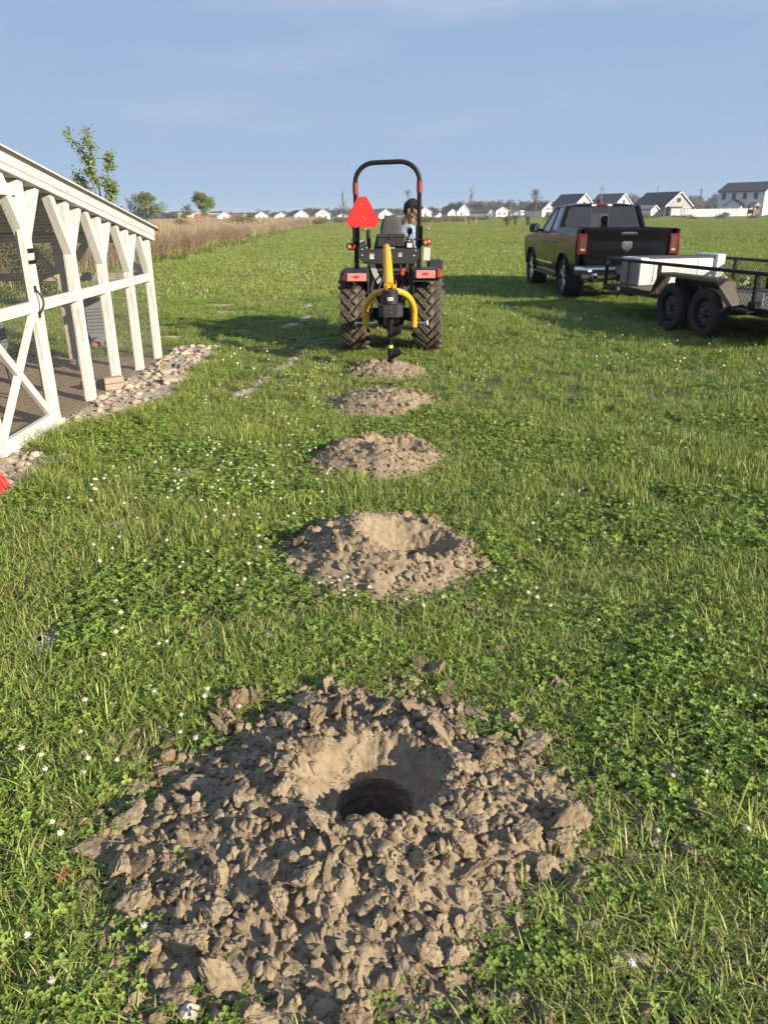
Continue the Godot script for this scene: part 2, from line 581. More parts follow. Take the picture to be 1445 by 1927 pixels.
func heap_y(m: Dictionary, x: float, d: float) -> float:
	# height of a spoil heap above the lawn, the funnel of its hole included
	var q := Vector2(x - m.x, d - m.d)
	var an := q.angle()
	var reach: float = m.reach * (1.0 + 0.22 * noise.get_noise_2d(cos(an) * 60.0 + m.d * 40.0, sin(an) * 60.0) + 0.30 * noise.get_noise_2d(cos(an) * 190.0 + m.d * 40.0, sin(an) * 190.0))
	var h := Vector2(x - m.hx, d - m.hd)
	var rh := h.length()
	var hn := h.angle()
	var rim: float = m.rim * (1.0 + 0.18 * noise.get_noise_2d(cos(hn) * 70.0 + 300.0, sin(hn) * 70.0 + m.d * 30.0))
	var far := q.length() / reach
	var t := clampf((far - 0.28) / 0.72, 0.0, 1.0)
	var core: float = 0.40 if m.d < 3.0 else m.reach * 0.66
	var body: float = m.h * (0.86 * exp(-pow(q.length() / core, 2.4)) + 0.14 * (1.0 - t))
	body *= 1.0 + 0.3 * noise.get_noise_2d(x * 220.0, d * 220.0 + 40.0)
	var keep := 1.0 - 0.75 * t
	body += 0.026 * noise.get_noise_2d(x * 800.0, d * 800.0) * keep
	body += 0.020 * fine.get_noise_2d(x * 2000.0, d * 2000.0) * keep
	body += 0.010 * fine.get_noise_2d(x * 5200.0 + 80.0, d * 5200.0) * (1.0 - t * 0.5)
	if m.has("px"):
		body -= 0.075 * exp(-pow(Vector2(x - m.px, d - m.pd).length() / 0.12, 2.0))
	if rh < rim:
		var k := smoothstep(m.r, rim, rh)
		body = lerpf(-0.03 if m.d < 3.0 else -0.06, body, k)
		body += (0.013 * noise.get_noise_2d(x * 900.0, d * 900.0) + 0.014 * fine.get_noise_2d(x * 2600.0, d * 2600.0)) * smoothstep(m.r, m.r + 0.06, rh)
	return body - 0.035 * smoothstep(0.62, 1.0, far)

var clods := []
var big_clods := []
var slabs := []

func ico(sub: int) -> Array:
	var t := (1.0 + sqrt(5.0)) / 2.0
	var vs: Array = [V(-1, t, 0), V(1, t, 0), V(-1, -t, 0), V(1, -t, 0), V(0, -1, t), V(0, 1, t), V(0, -1, -t), V(0, 1, -t), V(t, 0, -1), V(t, 0, 1), V(-t, 0, -1), V(-t, 0, 1)]
	for i in vs.size():
		vs[i] = vs[i].normalized()
	var fs: Array = [[0, 11, 5], [0, 5, 1], [0, 1, 7], [0, 7, 10], [0, 10, 11], [1, 5, 9], [5, 11, 4], [11, 10, 2], [10, 7, 6], [7, 1, 8], [3, 9, 4], [3, 4, 2], [3, 2, 6], [3, 6, 8], [3, 8, 9], [4, 9, 5], [2, 4, 11], [6, 2, 10], [8, 6, 7], [9, 8, 1]]
	for s in sub:
		var mids := {}
		var nf: Array = []
		for f in fs:
			var m := []
			for e in 3:
				var a: int = f[e]
				var b: int = f[(e + 1) % 3]
				var key := mini(a, b) * 100000 + maxi(a, b)
				if not mids.has(key):
					mids[key] = vs.size()
					vs.append(((vs[a] + vs[b]) * 0.5).normalized())
				m.append(mids[key])
			nf.append([f[0], m[0], m[2]])
			nf.append([f[1], m[1], m[0]])
			nf.append([f[2], m[2], m[1]])
			nf.append([m[0], m[1], m[2]])
		fs = nf
	return [vs, fs]

func lump(sub: int, planes: int, rough: float, squash: Vector3, seed_: int, smooth := false) -> ArrayMesh:
	# a broken clod or a stone: a ball cut by chance planes and roughened
	var g := ico(sub)
	var r := RandomNumberGenerator.new()
	r.seed = seed_
	var cuts := []
	for i in planes:
		var n := V(r.randfn(), r.randfn(), r.randfn()).normalized()
		cuts.append([n, r.randf_range(0.45, 0.85)])
	var vs: Array = []
	var off := seed_ * 13.7
	for p0 in g[0]:
		var p: Vector3 = p0 * (1.0 + 0.25 * noise.get_noise_3d(p0.x * 70 + off, p0.y * 70, p0.z * 70))
		for c in cuts:
			var e: float = p.dot(c[0]) - c[1]
			if e > 0.0:
				p -= c[0] * e
		p *= 1.0 + rough * fine.get_noise_3d(p0.x * 200 + off, p0.y * 200, p0.z * 200) + rough * 0.7 * fine.get_noise_3d(p0.x * 520 + off, p0.y * 520, p0.z * 520)
		if sub > 3:
			p *= 1.0 + rough * 0.45 * fine.get_noise_3d(p0.x * 1300 + off, p0.y * 1300, p0.z * 1300)
		vs.append(p * squash)
	var b := MB.new()
	if smooth:
		var ns: Array = []
		for p in vs:
			ns.append(Vector3.ZERO)
		for f in g[1]:
			var n: Vector3 = (vs[f[1]] - vs[f[0]]).cross(vs[f[2]] - vs[f[0]])
			for e in 3:
				ns[f[e]] += n
		for i in vs.size():
			b.vt(vs[i], ns[i])
		for f in g[1]:
			b.face(f[0], f[1], f[2])
	else:
		for f in g[1]:
			b.tri(vs[f[0]], vs[f[1]], vs[f[2]])
	return b.mesh()

func make_clods() -> void:
	for i in 10:
		clods.append(lump(1, 7, 0.26, V(rr(0.8, 1.2), rr(0.55, 0.9), rr(0.8, 1.25)), 100 + i))
	for i in 9:
		big_clods.append(lump(4, 9, 0.20, V(rr(0.85, 1.35), rr(0.5, 0.8), rr(0.75, 1.2)), 200 + i, true))
	for i in 4:
		slabs.append(lump(4, 7, 0.19, V(rr(1.3, 1.8), rr(0.28, 0.42), rr(0.6, 0.95)), 300 + i, true))

func turned(scale: float, flat := 1.0) -> Basis:
	var b := Basis(V(rng.randfn(), rng.randfn(), rng.randfn()).normalized(), rr(0, TAU))
	return b.scaled(V(scale, scale * flat, scale))

func make_mound(m: Dictionary, label: String, n_clods: int, n_crumbs: int, big: float) -> void:
	var t := thing("dirt_mound", label, "dirt mound", V(m.x, 0, -m.d), 0.0, "heaps of drilled soil in a row")
	# heap with the funnel; rings run out from the hole's edge
	var b := MB.new()
	var rows: Array = []
	var rings := 84 if m.d < 3.0 else 56
	var segs := 220 if m.d < 3.0 else 120
	for i in rings + 1:
		var row: Array = []
		for k in segs + 1:
			var an := TAU * (k % segs) / segs
			var dir := Vector2(cos(an), sin(an))
			var c := Vector2(m.hx - m.x, m.hd - m.d)
			# distance from the hole to the heap's outer edge in this direction
			var out: float = m.reach * 1.22
			var pb := c.dot(dir)
			var far := -pb + sqrt(maxf(pb * pb - c.length_squared() + out * out, 0.01))
			var r: float = lerpf(m.r, far, pow(float(i) / rings, 1.25))
			var q: Vector2 = c + dir * r
			row.append(V(q.x, heap_y(m, q.x + m.x, q.y + m.d), -q.y))
		rows.append(row)
	b.skin(rows)
	put(b, "spoil_heap", M.soil, t)
	# the drilled shaft: ring marks left by the auger
	b = MB.new()
	rows = []
	var deep: float = m.deep
	var n := 40
	for i in n + 2:
		var row: Array = []
		for k in segs + 1:
			var an := TAU * (k % segs) / segs
			var dir := Vector2(cos(an), sin(an))
			var y := -0.03 - deep * i / n
			var r: float = m.r * (1.0 - 0.02 * i / n) + 0.004 * sin(y * 190.0 + an) + 0.007 * fine.get_noise_3d(cos(an) * 90, y * 700, sin(an) * 90)
			if i == 0:
				y = heap_y(m, m.hx + dir.x * m.r, m.hd + dir.y * m.r)
				r = m.r
			if i == n + 1:
				y = -0.03 - deep
				r = 0.001
			row.append(V(m.hx - m.x + dir.x * r, y, -(m.hd - m.d + dir.y * r)))
		rows.append(row)
	b.skin(rows)
	put(b, "drilled_hole", M.soil, t)
	# torn roots round the mouth of the hole
	b = MB.new()
	for i in 46:
		var an := rr(0, TAU)
		var r: float = m.r + rr(-0.004, 0.03)
		var p := V(m.hx - m.x + cos(an) * r, 0, -(m.hd - m.d + sin(an) * r))
		p.y = heap_y(m, p.x + m.x, m.d - p.z) - 0.004
		var e := V(rr(-0.03, 0.03), rr(0.004, 0.028), rr(-0.03, 0.03)) - V(cos(an), 0, -sin(an)) * 0.02
		b.tube([p, p + e * 0.6 + V(0, 0.006, 0), p + e], [0.0011, 0.0009, 0.0004], 4)
	put(b, "root_fibres", M.root, t).set_meta("kind", "stuff")
	# loose clods, the largest one by one
	var spot := func(spread: float, inner: float) -> Vector3:
		for go in 60:
			var an := rr(0, TAU)
			var r: float = m.reach * spread * sqrt(rng.randf())
			var stretch := 1.0
			if m.d < 3.0 and sin(an) < -0.1:
				stretch = 0.86
			var x: float = m.x + cos(an) * r * stretch
			var d: float = m.d + sin(an) * r * stretch
			if Vector2(x - m.hx, d - m.hd).length() < inner:
				continue
			return V(x, heap_y(m, x, d), -d)
		return V(m.x + m.reach, 0, -m.d)
	for i in n_clods:
		var u := float(i) / n_clods
		var s: float = big * lerpf(1.0, 0.32, pow(u, 0.55)) * rr(0.8, 1.15)
		var p: Vector3 = spot.call(1.3 if u > 0.45 or rng.randf() < 0.35 else 0.9, (m.rim * 0.8 if rng.randf() < 0.7 else m.r + 0.05) + s)
		p.y = maxf(p.y, -0.004)
		var mesh: Mesh
		if u < 0.6 and m.d < 3.0:
			mesh = slabs[rng.randi() % slabs.size()] if rng.randf() < 0.4 else big_clods[rng.randi() % big_clods.size()]
		elif u < 0.12:
			mesh = big_clods[rng.randi() % big_clods.size()]
		else:
			mesh = clods[rng.randi() % clods.size()]
		var o := show_mesh(mesh, "clod", M.clod_kinds[rng.randi() % 4], t)
		o.transform = Transform3D(turned(s), p + V(-m.x, s * 0.28, m.d))
	var places: Array = []
	var cols: Array = []
	for i in n_crumbs:
		var s: float = big * lerpf(0.045, 0.36, pow(rng.randf(), 3.6))
		var p: Vector3 = spot.call(1.5 if rng.randf() < 0.45 else 1.0, (m.r + 0.004 if s < big * 0.11 and rng.randf() < 0.6 else m.rim * 0.82) + s)
		p.y = maxf(p.y, -0.004)
		places.append(Transform3D(turned(s), p + V(-m.x, s * 0.3, m.d)))
		var k := rr(0.68, 1.1)
		cols.append(Color(k, k * rr(0.97, 1.0), k * rr(0.94, 1.0)))
	scatter("crumbs", clods[3], M.clod, t, places, cols)

func blade(b: MB, p: Vector3, an: float, h: float, lean: float, w: float, curl: float, segs := 3) -> void:
	var dir := V(cos(an), 0, sin(an))
	var side := V(-sin(an), 0, cos(an)).rotated(Vector3.UP, 0.3)
	var prev_l := p - side * w * 0.5
	var prev_r := p + side * w * 0.5
	var q := p
	for i in segs:
		var t := float(i + 1) / segs
		var tilt := lean + curl * t
		q = q + (dir * sin(tilt) + Vector3.UP * cos(tilt)) * (h / segs)
		if i == segs - 1:
			b.tri(prev_l, prev_r, q)
		else:
			var ww := w * (1.0 - 0.25 * t)
			var l := q - side * ww * 0.5
			var r := q + side * ww * 0.5
			b.quad(prev_l, prev_r, r, l)
			prev_l = l
			prev_r = r

func grass_tuft(seed_: int, n: int, rad: float, h0: float, h1: float, w: float, lean: float, segs := 3) -> ArrayMesh:
	var r := RandomNumberGenerator.new()
	r.seed = seed_
	var b := MB.new()
	b.colored = true
	for i in n:
		var a := r.randf() * TAU
		var p := V(cos(a), 0, sin(a)) * rad * sqrt(r.randf())
		var k := r.randf()
		# blade to blade: fresh green, yellow-green, a few straw-coloured
		if k < 0.09:
			b.color = Color(0.42, 0.35, 0.17)
		else:
			b.color = Color(0.126, 0.184, 0.023).lerp(Color(0.360, 0.423, 0.117), pow(r.randf(), 1.3))
		blade(b, p - V(0, 0.006, 0), r.randf() * TAU, r.randf_range(h0, h1), r.randf_range(0.05, lean), w * r.randf_range(0.7, 1.2), r.randf_range(0.2, 1.2), segs)
	return b.mesh()

func clover_tuft(seed_: int, n: int, rad: float, h0: float, h1: float, size: float) -> ArrayMesh:
	var r := RandomNumberGenerator.new()
	r.seed = seed_
	var b := MB.new()
	b.colored = true
	for i in n:
		var a := r.randf() * TAU
		var p := V(cos(a), 0, sin(a)) * rad * sqrt(r.randf())
		var h := r.randf_range(h0, h1)
		var top := p + V(r.randf_range(-0.02, 0.02), h, r.randf_range(-0.02, 0.02))
		b.color = Color(0.15, 0.22, 0.04)
		var sd := V(0.0009, 0, 0.0005)
		b.quad(p - sd, p + sd, top + sd, top - sd)
		b.color = Color(0.126, 0.198, 0.027).lerp(Color(0.261, 0.351, 0.077), r.randf())
		var tilt := Basis(V(r.randfn(), 0, r.randfn()).normalized(), r.randf_range(0.0, 0.6)) * Basis(Vector3.UP, r.randf() * TAU)
		var s := size * r.randf_range(0.7, 1.25)
		for k in 3:
			var t := tilt * Basis(Vector3.UP, TAU * k / 3.0)
			# a leaflet folded along its midrib, with a notch at the tip
			var o := top
			var m1 := top + t * (V(0.55, -0.02, 0) * s)
			var tip := top + t * (V(0.98, 0.02, 0) * s)
			for e in [-1.0, 1.0]:
				var q1 := top + t * (V(0.28, 0.10, e * 0.30) * s)
				var q2 := top + t * (V(0.68, 0.14, e * 0.46) * s)
				var q3 := top + t * (V(1.0, 0.11, e * 0.26) * s)
				b.tri(o, m1, q1)
				b.tri(m1, q2, q1)
				b.tri(m1, q3, q2)
				b.tri(m1, tip, q3)
	return b.mesh()

var coop_x := -2.82
func lawn_open(x: float, d: float) -> float:
	# how freely the lawn grows at a place, 0 to 1
	var k := 1.0
	for m in mounds:
		var q := Vector2(x - m.x, d - m.d)
		var an := q.angle()
		var reach: float = m.reach * (1.0 + 0.25 * noise.get_noise_2d(cos(an) * 60.0 + m.d * 40.0, sin(an) * 60.0) + 0.30 * noise.get_noise_2d(cos(an) * 190.0 + m.d * 40.0, sin(an) * 190.0))
		var t := q.length() / reach
		k *= maxf(0.09 * smoothstep(0.38, 0.55, t), smoothstep(0.50, 1.0, t + 0.12 * fine.get_noise_2d(x * 900.0, d * 900.0)))
	for q in bare:
		var p := Vector2(x - q[0], d - q[1]).rotated(-q[4])
		var t := Vector2(p.x / q[2], p.y / q[3]).length()
		k *= smoothstep(0.50, 1.0, t + 0.30 * fine.get_noise_2d(x * 500.0, d * 500.0))
	if x < coop_x + 0.02 and d < 9.65 and d > 1.5:
		k = 0.0
	# stones along the run
	var edge := stone_edge(d)
	if d > 4.2 and d < 10.6 and x < edge and x > coop_x - 0.3:
		k *= 0.04 if x < edge - 0.1 else 0.5
	return k

func stone_edge(d: float) -> float:
	# where the stones end and the lawn begins, seen along the run
	var w := 0.0
	if d > 5.85:
		w = lerpf(0.2, 0.72, smoothstep(5.9, 6.9, d)) * (1.0 - 0.25 * smoothstep(8.8, 10.4, d))
	elif d < 5.6:
		w = 0.45 * smoothstep(5.62, 5.3, d)
	return coop_x + w + 0.12 * noise.get_noise_2d(d * 90.0, 3.0)

func make_lawn() -> void:
	var t := Node3D.new()
	t.name = "lawn_grass"
	add_child(t)
	tag(t, "short green lawn grass mixed with clover all over the field", "grass", "", "stuff")
	var near: Array = []
	for i in 4:
		near.append(grass_tuft(500 + i, 52, 0.09, 0.045, 0.105, 0.0040, 0.85))
	var clover: Array = []
	for i in 3:
		clover.append(clover_tuft(520 + i, 20, 0.085, 0.025, 0.06, 0.0125))
	var tall: Array = []
	for i in 2:
		tall.append(grass_tuft(540 + i, 24, 0.06, 0.10, 0.22, 0.0045, 0.6, 4))
	var far: Array = []
	for i in 3:
		far.append(grass_tuft(560 + i, 70, 0.34, 0.05, 0.12, 0.012, 0.8, 2))
	var wide: Array = []
	for i in 2:
		wide.append(grass_tuft(580 + i, 90, 0.8, 0.06, 0.13, 0.028, 0.8, 2))
	var sb := MB.new()
	sb.colored = true
	var sg := RandomNumberGenerator.new()
	sg.seed = 590
	for i in 26:
		sb.color = Color(0.30, 0.23, 0.11).lerp(Color(0.50, 0.41, 0.24), sg.randf())
		var a := sg.randf() * TAU
		blade(sb, V(cos(a), 0, sin(a)) * 0.08 * sg.randf(), sg.randf() * TAU, sg.randf_range(0.04, 0.1), sg.randf_range(0.6, 1.4), 0.003, sg.randf_range(0.0, 0.8), 3)
	var straw: Array = [sb.mesh()]
	var lists := {}
	var add := func(kind: String, i: int, x: float, d: float, s: float, hs: float) -> void:
		var key := "%s%d" % [kind, i]
		if not lists.has(key):
			lists[key] = [[], []]
		var b := Basis(Vector3.UP, rr(0, TAU)).scaled(V(s, s * hs, s))
		lists[key][0].append(Transform3D(b, V(x, ground_y(x, d), -d)))
		var k := rr(0.8, 1.2)
		lists[key][1].append(Color(k, k, k) * lawn_tint(x, d))
	# near field, then bands that thin out with the distance
	var bands := [[0.6, 2.8, 150.0], [0.6, 7.0, 210.0], [7.0, 17.0, 95.0]]
	for q in bands:
		var d0: float = q[0]
		var d1: float = q[1]
		var reach := func(d: float) -> float: return 0.62 * d + 1.2
		var area: float = 2.0 * (0.31 * (d1 * d1 - d0 * d0) + 1.2 * (d1 - d0))
		var count := int(area * q[2])
		for i in count:
			var d := sqrt(rr(d0 * d0, d1 * d1))
			var x := rr(-1.0, 1.0) * float(reach.call(d))
			var k := lawn_open(x, d)
			if rng.randf() > k:
				continue
			var low := 0.45 + 0.55 * smoothstep(0.45, 1.0, k)
			var c := noise.get_noise_2d(x * 55.0, d * 55.0) + 0.25 * noise.get_noise_2d(x * 160.0, d * 160.0)
			var thick := 0.85 + 0.22 * smoothstep(0.3, 2.5, x) + 0.6 * noise.get_noise_2d(x * 30.0 + 400.0, d * 30.0)
			if c > 0.02 + 0.25 * smoothstep(4.0, 12.0, d):
				if rng.randf() < 0.72:
					add.call("clover", rng.randi() % 3, x, d, rr(0.85, 1.2), rr(0.7, 1.2) * low)
				else:
					add.call("near", rng.randi() % 4, x, d, rr(0.8, 1.1), rr(0.6, 0.95) * low)
			else:
				add.call("near", rng.randi() % 4, x, d, rr(0.85, 1.2), rr(0.65, 1.15) * thick * low)
				if noise.get_noise_2d(x * 24.0 + 900.0, d * 24.0) > rr(0.0, 0.5):
					add.call("straw", 0, x, d, rr(0.8, 1.2), rr(0.5, 0.9))
				if rng.randf() < 0.22:
					add.call("clover", rng.randi() % 3, x, d, rr(0.85, 1.15), rr(0.6, 1.0))
	# taller wisps: along the run's stones, by the trailer, here and there
	for i in 5200:
		var d := sqrt(rr(1.0, 400.0))
		var x := rr(-1.0, 1.0) * (0.62 * d + 1.0)
		var want := 0.10 + 0.5 * smoothstep(0.1, 0.5, noise.get_noise_2d(x * 40.0 + 70.0, d * 40.0))
		if x > 0.9:
			want += 0.3
		if lawn_open(x, d) > 0.6 and rng.randf() < want:
			add.call("tall", rng.randi() % 2, x, d, rr(0.7, 1.1), rr(0.6, 1.0))
	for i in 420:
		var d := rr(4.5, 9.6)
		var x := stone_edge(d) + absf(rng.randfn()) * 0.16 + 0.02
		add.call("tall", rng.randi() % 2, x, d, rr(0.8, 1.2), rr(0.5, 0.85))
	for q in [[17.0, 46.0, 16.0, "far", 3], [46.0, 125.0, 3.0, "wide", 2], [125.0, 215.0, 1.1, "wide", 2]]:
		var d0: float = q[0]
		var d1: float = q[1]
		var count := int((0.60 * (d1 * d1 - d0 * d0) + 6.0 * (d1 - d0)) * q[2])
		for i in count:
			var d := sqrt(rr(d0 * d0, d1 * d1))
			var x := rr(-1.0, 1.0) * (0.6 * d + 3.0)
			if x < meadow_edge(d) - 0.5:
				continue
			if rng.randf() < lawn_open(x, d):
				add.call(q[3], rng.randi() % int(q[4]), x, d, rr(0.8, 1.2), rr(0.7, 1.25))
	var kinds := {"near": near, "clover": clover, "tall": tall, "far": far, "wide": wide, "straw": straw}
	var names := {"near": "lawn_blades", "clover": "clover_leaves", "tall": "tall_wisps", "far": "distant_blades", "wide": "horizon_blades", "straw": "dead_blades"}
	for key in lists:
		var kind: String = key.substr(0, key.length() - 1)
		scatter(names[kind], kinds[kind][int(key.right(1))], M.leaf, t, lists[key][0], lists[key][1])

func meadow_edge(d: float) -> float:
	# right border of the tall dry grass
	return lerpf(-9.8, -13.5, smoothstep(20.0, 130.0, d)) + 0.9 * noise.get_noise_2d(d * 12.0, 8.0)

# ---------------------------------------------------------------- chicken run
func roof_h(d: float) -> float:
	return 2.10 - 0.16 * (d - 6.16)

func wire_panel(parent: Node, o: Vector3, along: Vector3, up0: float, up1_a: float, up1_b: float, length: float, gap := 0.026) -> void:
	# welded wire between two uprights; the top follows the roof
	var b := MB.new()
	var n := int(length / gap)
	for i in n + 1:
		var t := float(i) / n
		b.bar(o + along * (t * length) + V(0, up0, 0), o + along * (t * length) + V(0, lerpf(up1_a, up1_b, t), 0), 0.0011, 0.0011, along)
	var rows := int((maxf(up1_a, up1_b) - up0) / gap)
	for i in rows + 1:
		var y := up0 + i * gap
		var t1 := 1.0
		if up1_a > up1_b and y > up1_b:
			t1 = (up1_a - y) / (up1_a - up1_b)
		if t1 > 0.02:
			b.bar(o + V(0, y, 0), o + along * (length * t1) + V(0, y, 0), 0.0011, 0.0011)
	put(b, "wire_mesh", M.wire, parent)

func make_run() -> void:
	var fl := MB.new()
	var rows: Array = []
	for j in 45:
		var row: Array = []
		for i in 25:
			var x := lerpf(coop_x - 2.7, coop_x + 0.06, i / 24.0)
			var d := lerpf(1.6, 9.68, j / 44.0)
			row.append(V(x, 0.012 + 0.012 * fine.get_noise_2d(x * 150, d * 150), -d))
		rows.append(row)
	fl.skin(rows)
	var f := put(fl, "run_floor", M.run_dirt)
	tag(f, "bare trodden dirt floor inside the chicken run", "", "", "structure")
	# sandy strip where the stones lie
	for seg in [[5.9, 10.5], [4.1, 5.62]]:
		var sb := MB.new()
		rows = []
		for j in 41:
			var d := lerpf(seg[0], seg[1], j / 40.0)
			var row: Array = []
			var e := stone_edge(d) + 0.08
			for i in 9:
				var x := lerpf(coop_x + 0.05, maxf(e, coop_x + 0.08), i / 8.0)
				row.append(V(x, 0.016 + 0.012 * fine.get_noise_2d(x * 260, d * 260) - (0.02 if i == 8 else 0.0), -d))
			rows.append(row)
		sb.skin(rows)
		tag(put(sb, "sandy_strip", M.sand), "sandy soil strip beside the chicken run", "", "", "structure")
	var t := thing("chicken_run", "white timber chicken run with wire sides and a sloping roof", "chicken coop", V(coop_x, 0, -9.6))
	var o := V(-coop_x, 0, 9.6)      # world to the run's own axes
	var W: Material = M.white_wood
	var ds := [9.55, 8.78, 7.97, 7.2, 6.33, 4.6]
	var beam_under := 0.140
	for d in ds:
		var top := roof_h(d) - beam_under
		box_part("post", W, t, o + V(coop_x, top * 0.5 - 0.03, -d), V(0.088, top + 0.06, 0.088), 0.004)
	# beams under the roof edge, one above the other
	var a := 9.72
	var c := 3.3
	bar_part("fascia_board", M.white_wood_long, t, o + V(coop_x + 0.062, roof_h(a) - 0.048, -a), o + V(coop_x + 0.062, roof_h(c) - 0.048, -c), 0.036, 0.075, Vector3.UP, 0.004)
	bar_part("top_beam", M.white_wood_long, t, o + V(coop_x + 0.012, roof_h(a) - 0.112, -a + 0.02), o + V(coop_x + 0.012, roof_h(c) - 0.112, -c), 0.13, 0.05, Vector3.UP, 0.004)
	# knee braces fore and aft of each post
	for d in ds:
		for s in [-1.0, 1.0]:
			if d > 9.3 and s > 0.0:
				continue
			var d2: float = d + s * 0.30
			var low := V(coop_x, roof_h(d) - beam_under - 0.40, -(d + s * 0.03))
			var high := V(coop_x, roof_h(d2) - beam_under - 0.01, -d2)
			var dir := (high - low).normalized()
			bar_part("knee_brace", W, t, o + low - dir * 0.03, o + high + dir * 0.02, 0.080, 0.070, V(0, 0, 1), 0.004)
	# middle rail between the posts and wire on the inner side
	for i in ds.size() - 1:
		if i == 4:
			continue
		var d0: float = ds[i] - 0.046
		var d1: float = ds[i + 1] + 0.046
		bar_part("middle_rail", M.white_wood_long, t, o + V(coop_x + 0.012, 0.995, -d0), o + V(coop_x + 0.012, 0.995, -d1), 0.05, 0.088, Vector3.UP, 0.004)
		wire_panel(t, o + V(coop_x - 0.03, 0, -d0), V(0, 0, 1), 0.03, roof_h(d0) - 0.22, roof_h(d1) - 0.22, d0 - d1)
	# door: stiles, rails, a cross of battens below
	var door := Node3D.new()
	door.name = "door"
	t.add_child(door)
	var dx := coop_x + 0.02
	var e0 := 6.27
	var e1 := 5.32
	bar_part("stile", W, door, o + V(dx, 0.04, -e0), o + V(dx, roof_h(e0) - 0.25, -e0), 0.075, 0.05, V(1, 0, 0), 0.003)
	bar_part("stile", W, door, o + V(dx, 0.04, -e1), o + V(dx, roof_h(e0) - 0.25, -e1), 0.075, 0.05, V(1, 0, 0), 0.003)
	for y in [0.08, 0.995, 1.86]:
		bar_part("rail", M.white_wood_long, door, o + V(dx, y, -e0 + 0.038), o + V(dx, y, -e1 - 0.038), 0.05, 0.085, Vector3.UP, 0.003)
	bar_part("batten", W, door, o + V(dx + 0.004, 0.12, -e0 + 0.05), o + V(dx + 0.004, 0.95, -e1 - 0.05), 0.04, 0.065, V(0, 1, 1), 0.003)
	bar_part("batten", W, door, o + V(dx - 0.002, 0.12, -e1 - 0.05), o + V(dx - 0.002, 0.95, -e0 + 0.05), 0.036, 0.065, V(0, 1, -1), 0.003)
	var hb := MB.new()
	var pts: Array = []
	for i in 9:
		var u := i / 8.0
		pts.append(o + V(dx + 0.03 + 0.05 * sin(PI * u), 1.13 - 0.2 * u, -e0 + 0.0))
	hb.tube(pts, 0.009, 8)
	hb.box(o + V(dx + 0.03, 1.13, -e0), V(0.012, 0.05, 0.03))
	hb.box(o + V(dx + 0.03, 0.93, -e0), V(0.012, 0.05, 0.03))
	put(hb, "handle", M.black_plastic, door)
	var lb := MB.new()
	lb.box(o + V(dx + 0.034, 1.42, -e0 - 0.03), V(0.016, 0.03, 0.1), Basis.IDENTITY, 0.003)
	lb.box(o + V(dx + 0.034, 1.335, -e0 - 0.03), V(0.016, 0.025, 0.13), Basis.IDENTITY, 0.003)
	lb.tube([o + V(dx + 0.045, 1.34, -e0 - 0.07), o + V(dx + 0.05, 1.40, -e0 - 0.11)], 0.008, 8)
	put(lb, "latch", M.black_metal, door)
	wire_panel(door, o + V(dx - 0.03, 0, -e0), V(0, 0, 1), 0.08, 1.86, 1.86, e0 - e1)
	bar_part("sill_board", W, t, o + V(coop_x + 0.055, 0.028, -6.38), o + V(coop_x + 0.055, 0.028, -5.2), 0.04, 0.05, Vector3.UP, 0.003)
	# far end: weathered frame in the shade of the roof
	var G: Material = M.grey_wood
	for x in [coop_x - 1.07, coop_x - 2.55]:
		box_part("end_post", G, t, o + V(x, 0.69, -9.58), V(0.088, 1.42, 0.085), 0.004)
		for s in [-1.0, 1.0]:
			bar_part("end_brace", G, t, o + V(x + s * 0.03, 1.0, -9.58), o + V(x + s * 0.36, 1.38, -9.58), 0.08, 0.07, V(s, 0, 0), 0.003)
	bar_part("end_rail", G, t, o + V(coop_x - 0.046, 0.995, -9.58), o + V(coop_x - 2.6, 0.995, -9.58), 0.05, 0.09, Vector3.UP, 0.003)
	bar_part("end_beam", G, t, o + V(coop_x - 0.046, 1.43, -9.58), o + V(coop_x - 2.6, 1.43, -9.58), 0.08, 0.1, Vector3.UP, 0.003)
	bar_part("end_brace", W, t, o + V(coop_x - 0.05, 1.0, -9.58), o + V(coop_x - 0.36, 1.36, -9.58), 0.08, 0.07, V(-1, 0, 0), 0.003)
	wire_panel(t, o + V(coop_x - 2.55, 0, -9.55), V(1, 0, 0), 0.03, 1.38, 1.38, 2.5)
	for d in [9.55, 7.2, 4.6]:
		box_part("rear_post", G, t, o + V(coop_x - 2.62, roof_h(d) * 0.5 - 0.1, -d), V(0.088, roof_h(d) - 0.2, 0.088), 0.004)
	# roof: purlins under ribbed sheet
	var lean := Basis(V(1, 0, 0), 0.0)
	var purlin_d := 9.62
	while purlin_d > 3.4:
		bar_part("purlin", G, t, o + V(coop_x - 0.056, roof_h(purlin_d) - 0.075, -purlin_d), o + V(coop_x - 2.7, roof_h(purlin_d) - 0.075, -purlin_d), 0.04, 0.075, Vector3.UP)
		purlin_d -= 0.56
	var rb := MB.new()
	var cell := 0.038
	var nrib := int(2.88 / cell)
	for i in nrib:
		var xa := coop_x + 0.11 - i * cell
		var up0 := 0.012 if i % 2 == 0 else 0.0
		var up1 := 0.012 if i % 2 == 1 else 0.0
		var pa := o + V(xa, roof_h(a + 0.1) - 0.012 + up0, -a - 0.1)
		var pb := o + V(xa, roof_h(c) - 0.012 + up0, -c)
		var pc := o + V(xa - cell, roof_h(c) - 0.012 + up1, -c)
		var pd := o + V(xa - cell, roof_h(a + 0.1) - 0.012 + up1, -a - 0.1)
		rb.quad(pa, pb, pc, pd)
	put(rb, "roof_sheet", M.roof_sheet, t)
	bar_part("roof_trim", W, t, o + V(coop_x + 0.085, roof_h(a) + 0.012, -a), o + V(coop_x + 0.085, roof_h(c) + 0.012, -c), 0.07, 0.014, Vector3.UP)

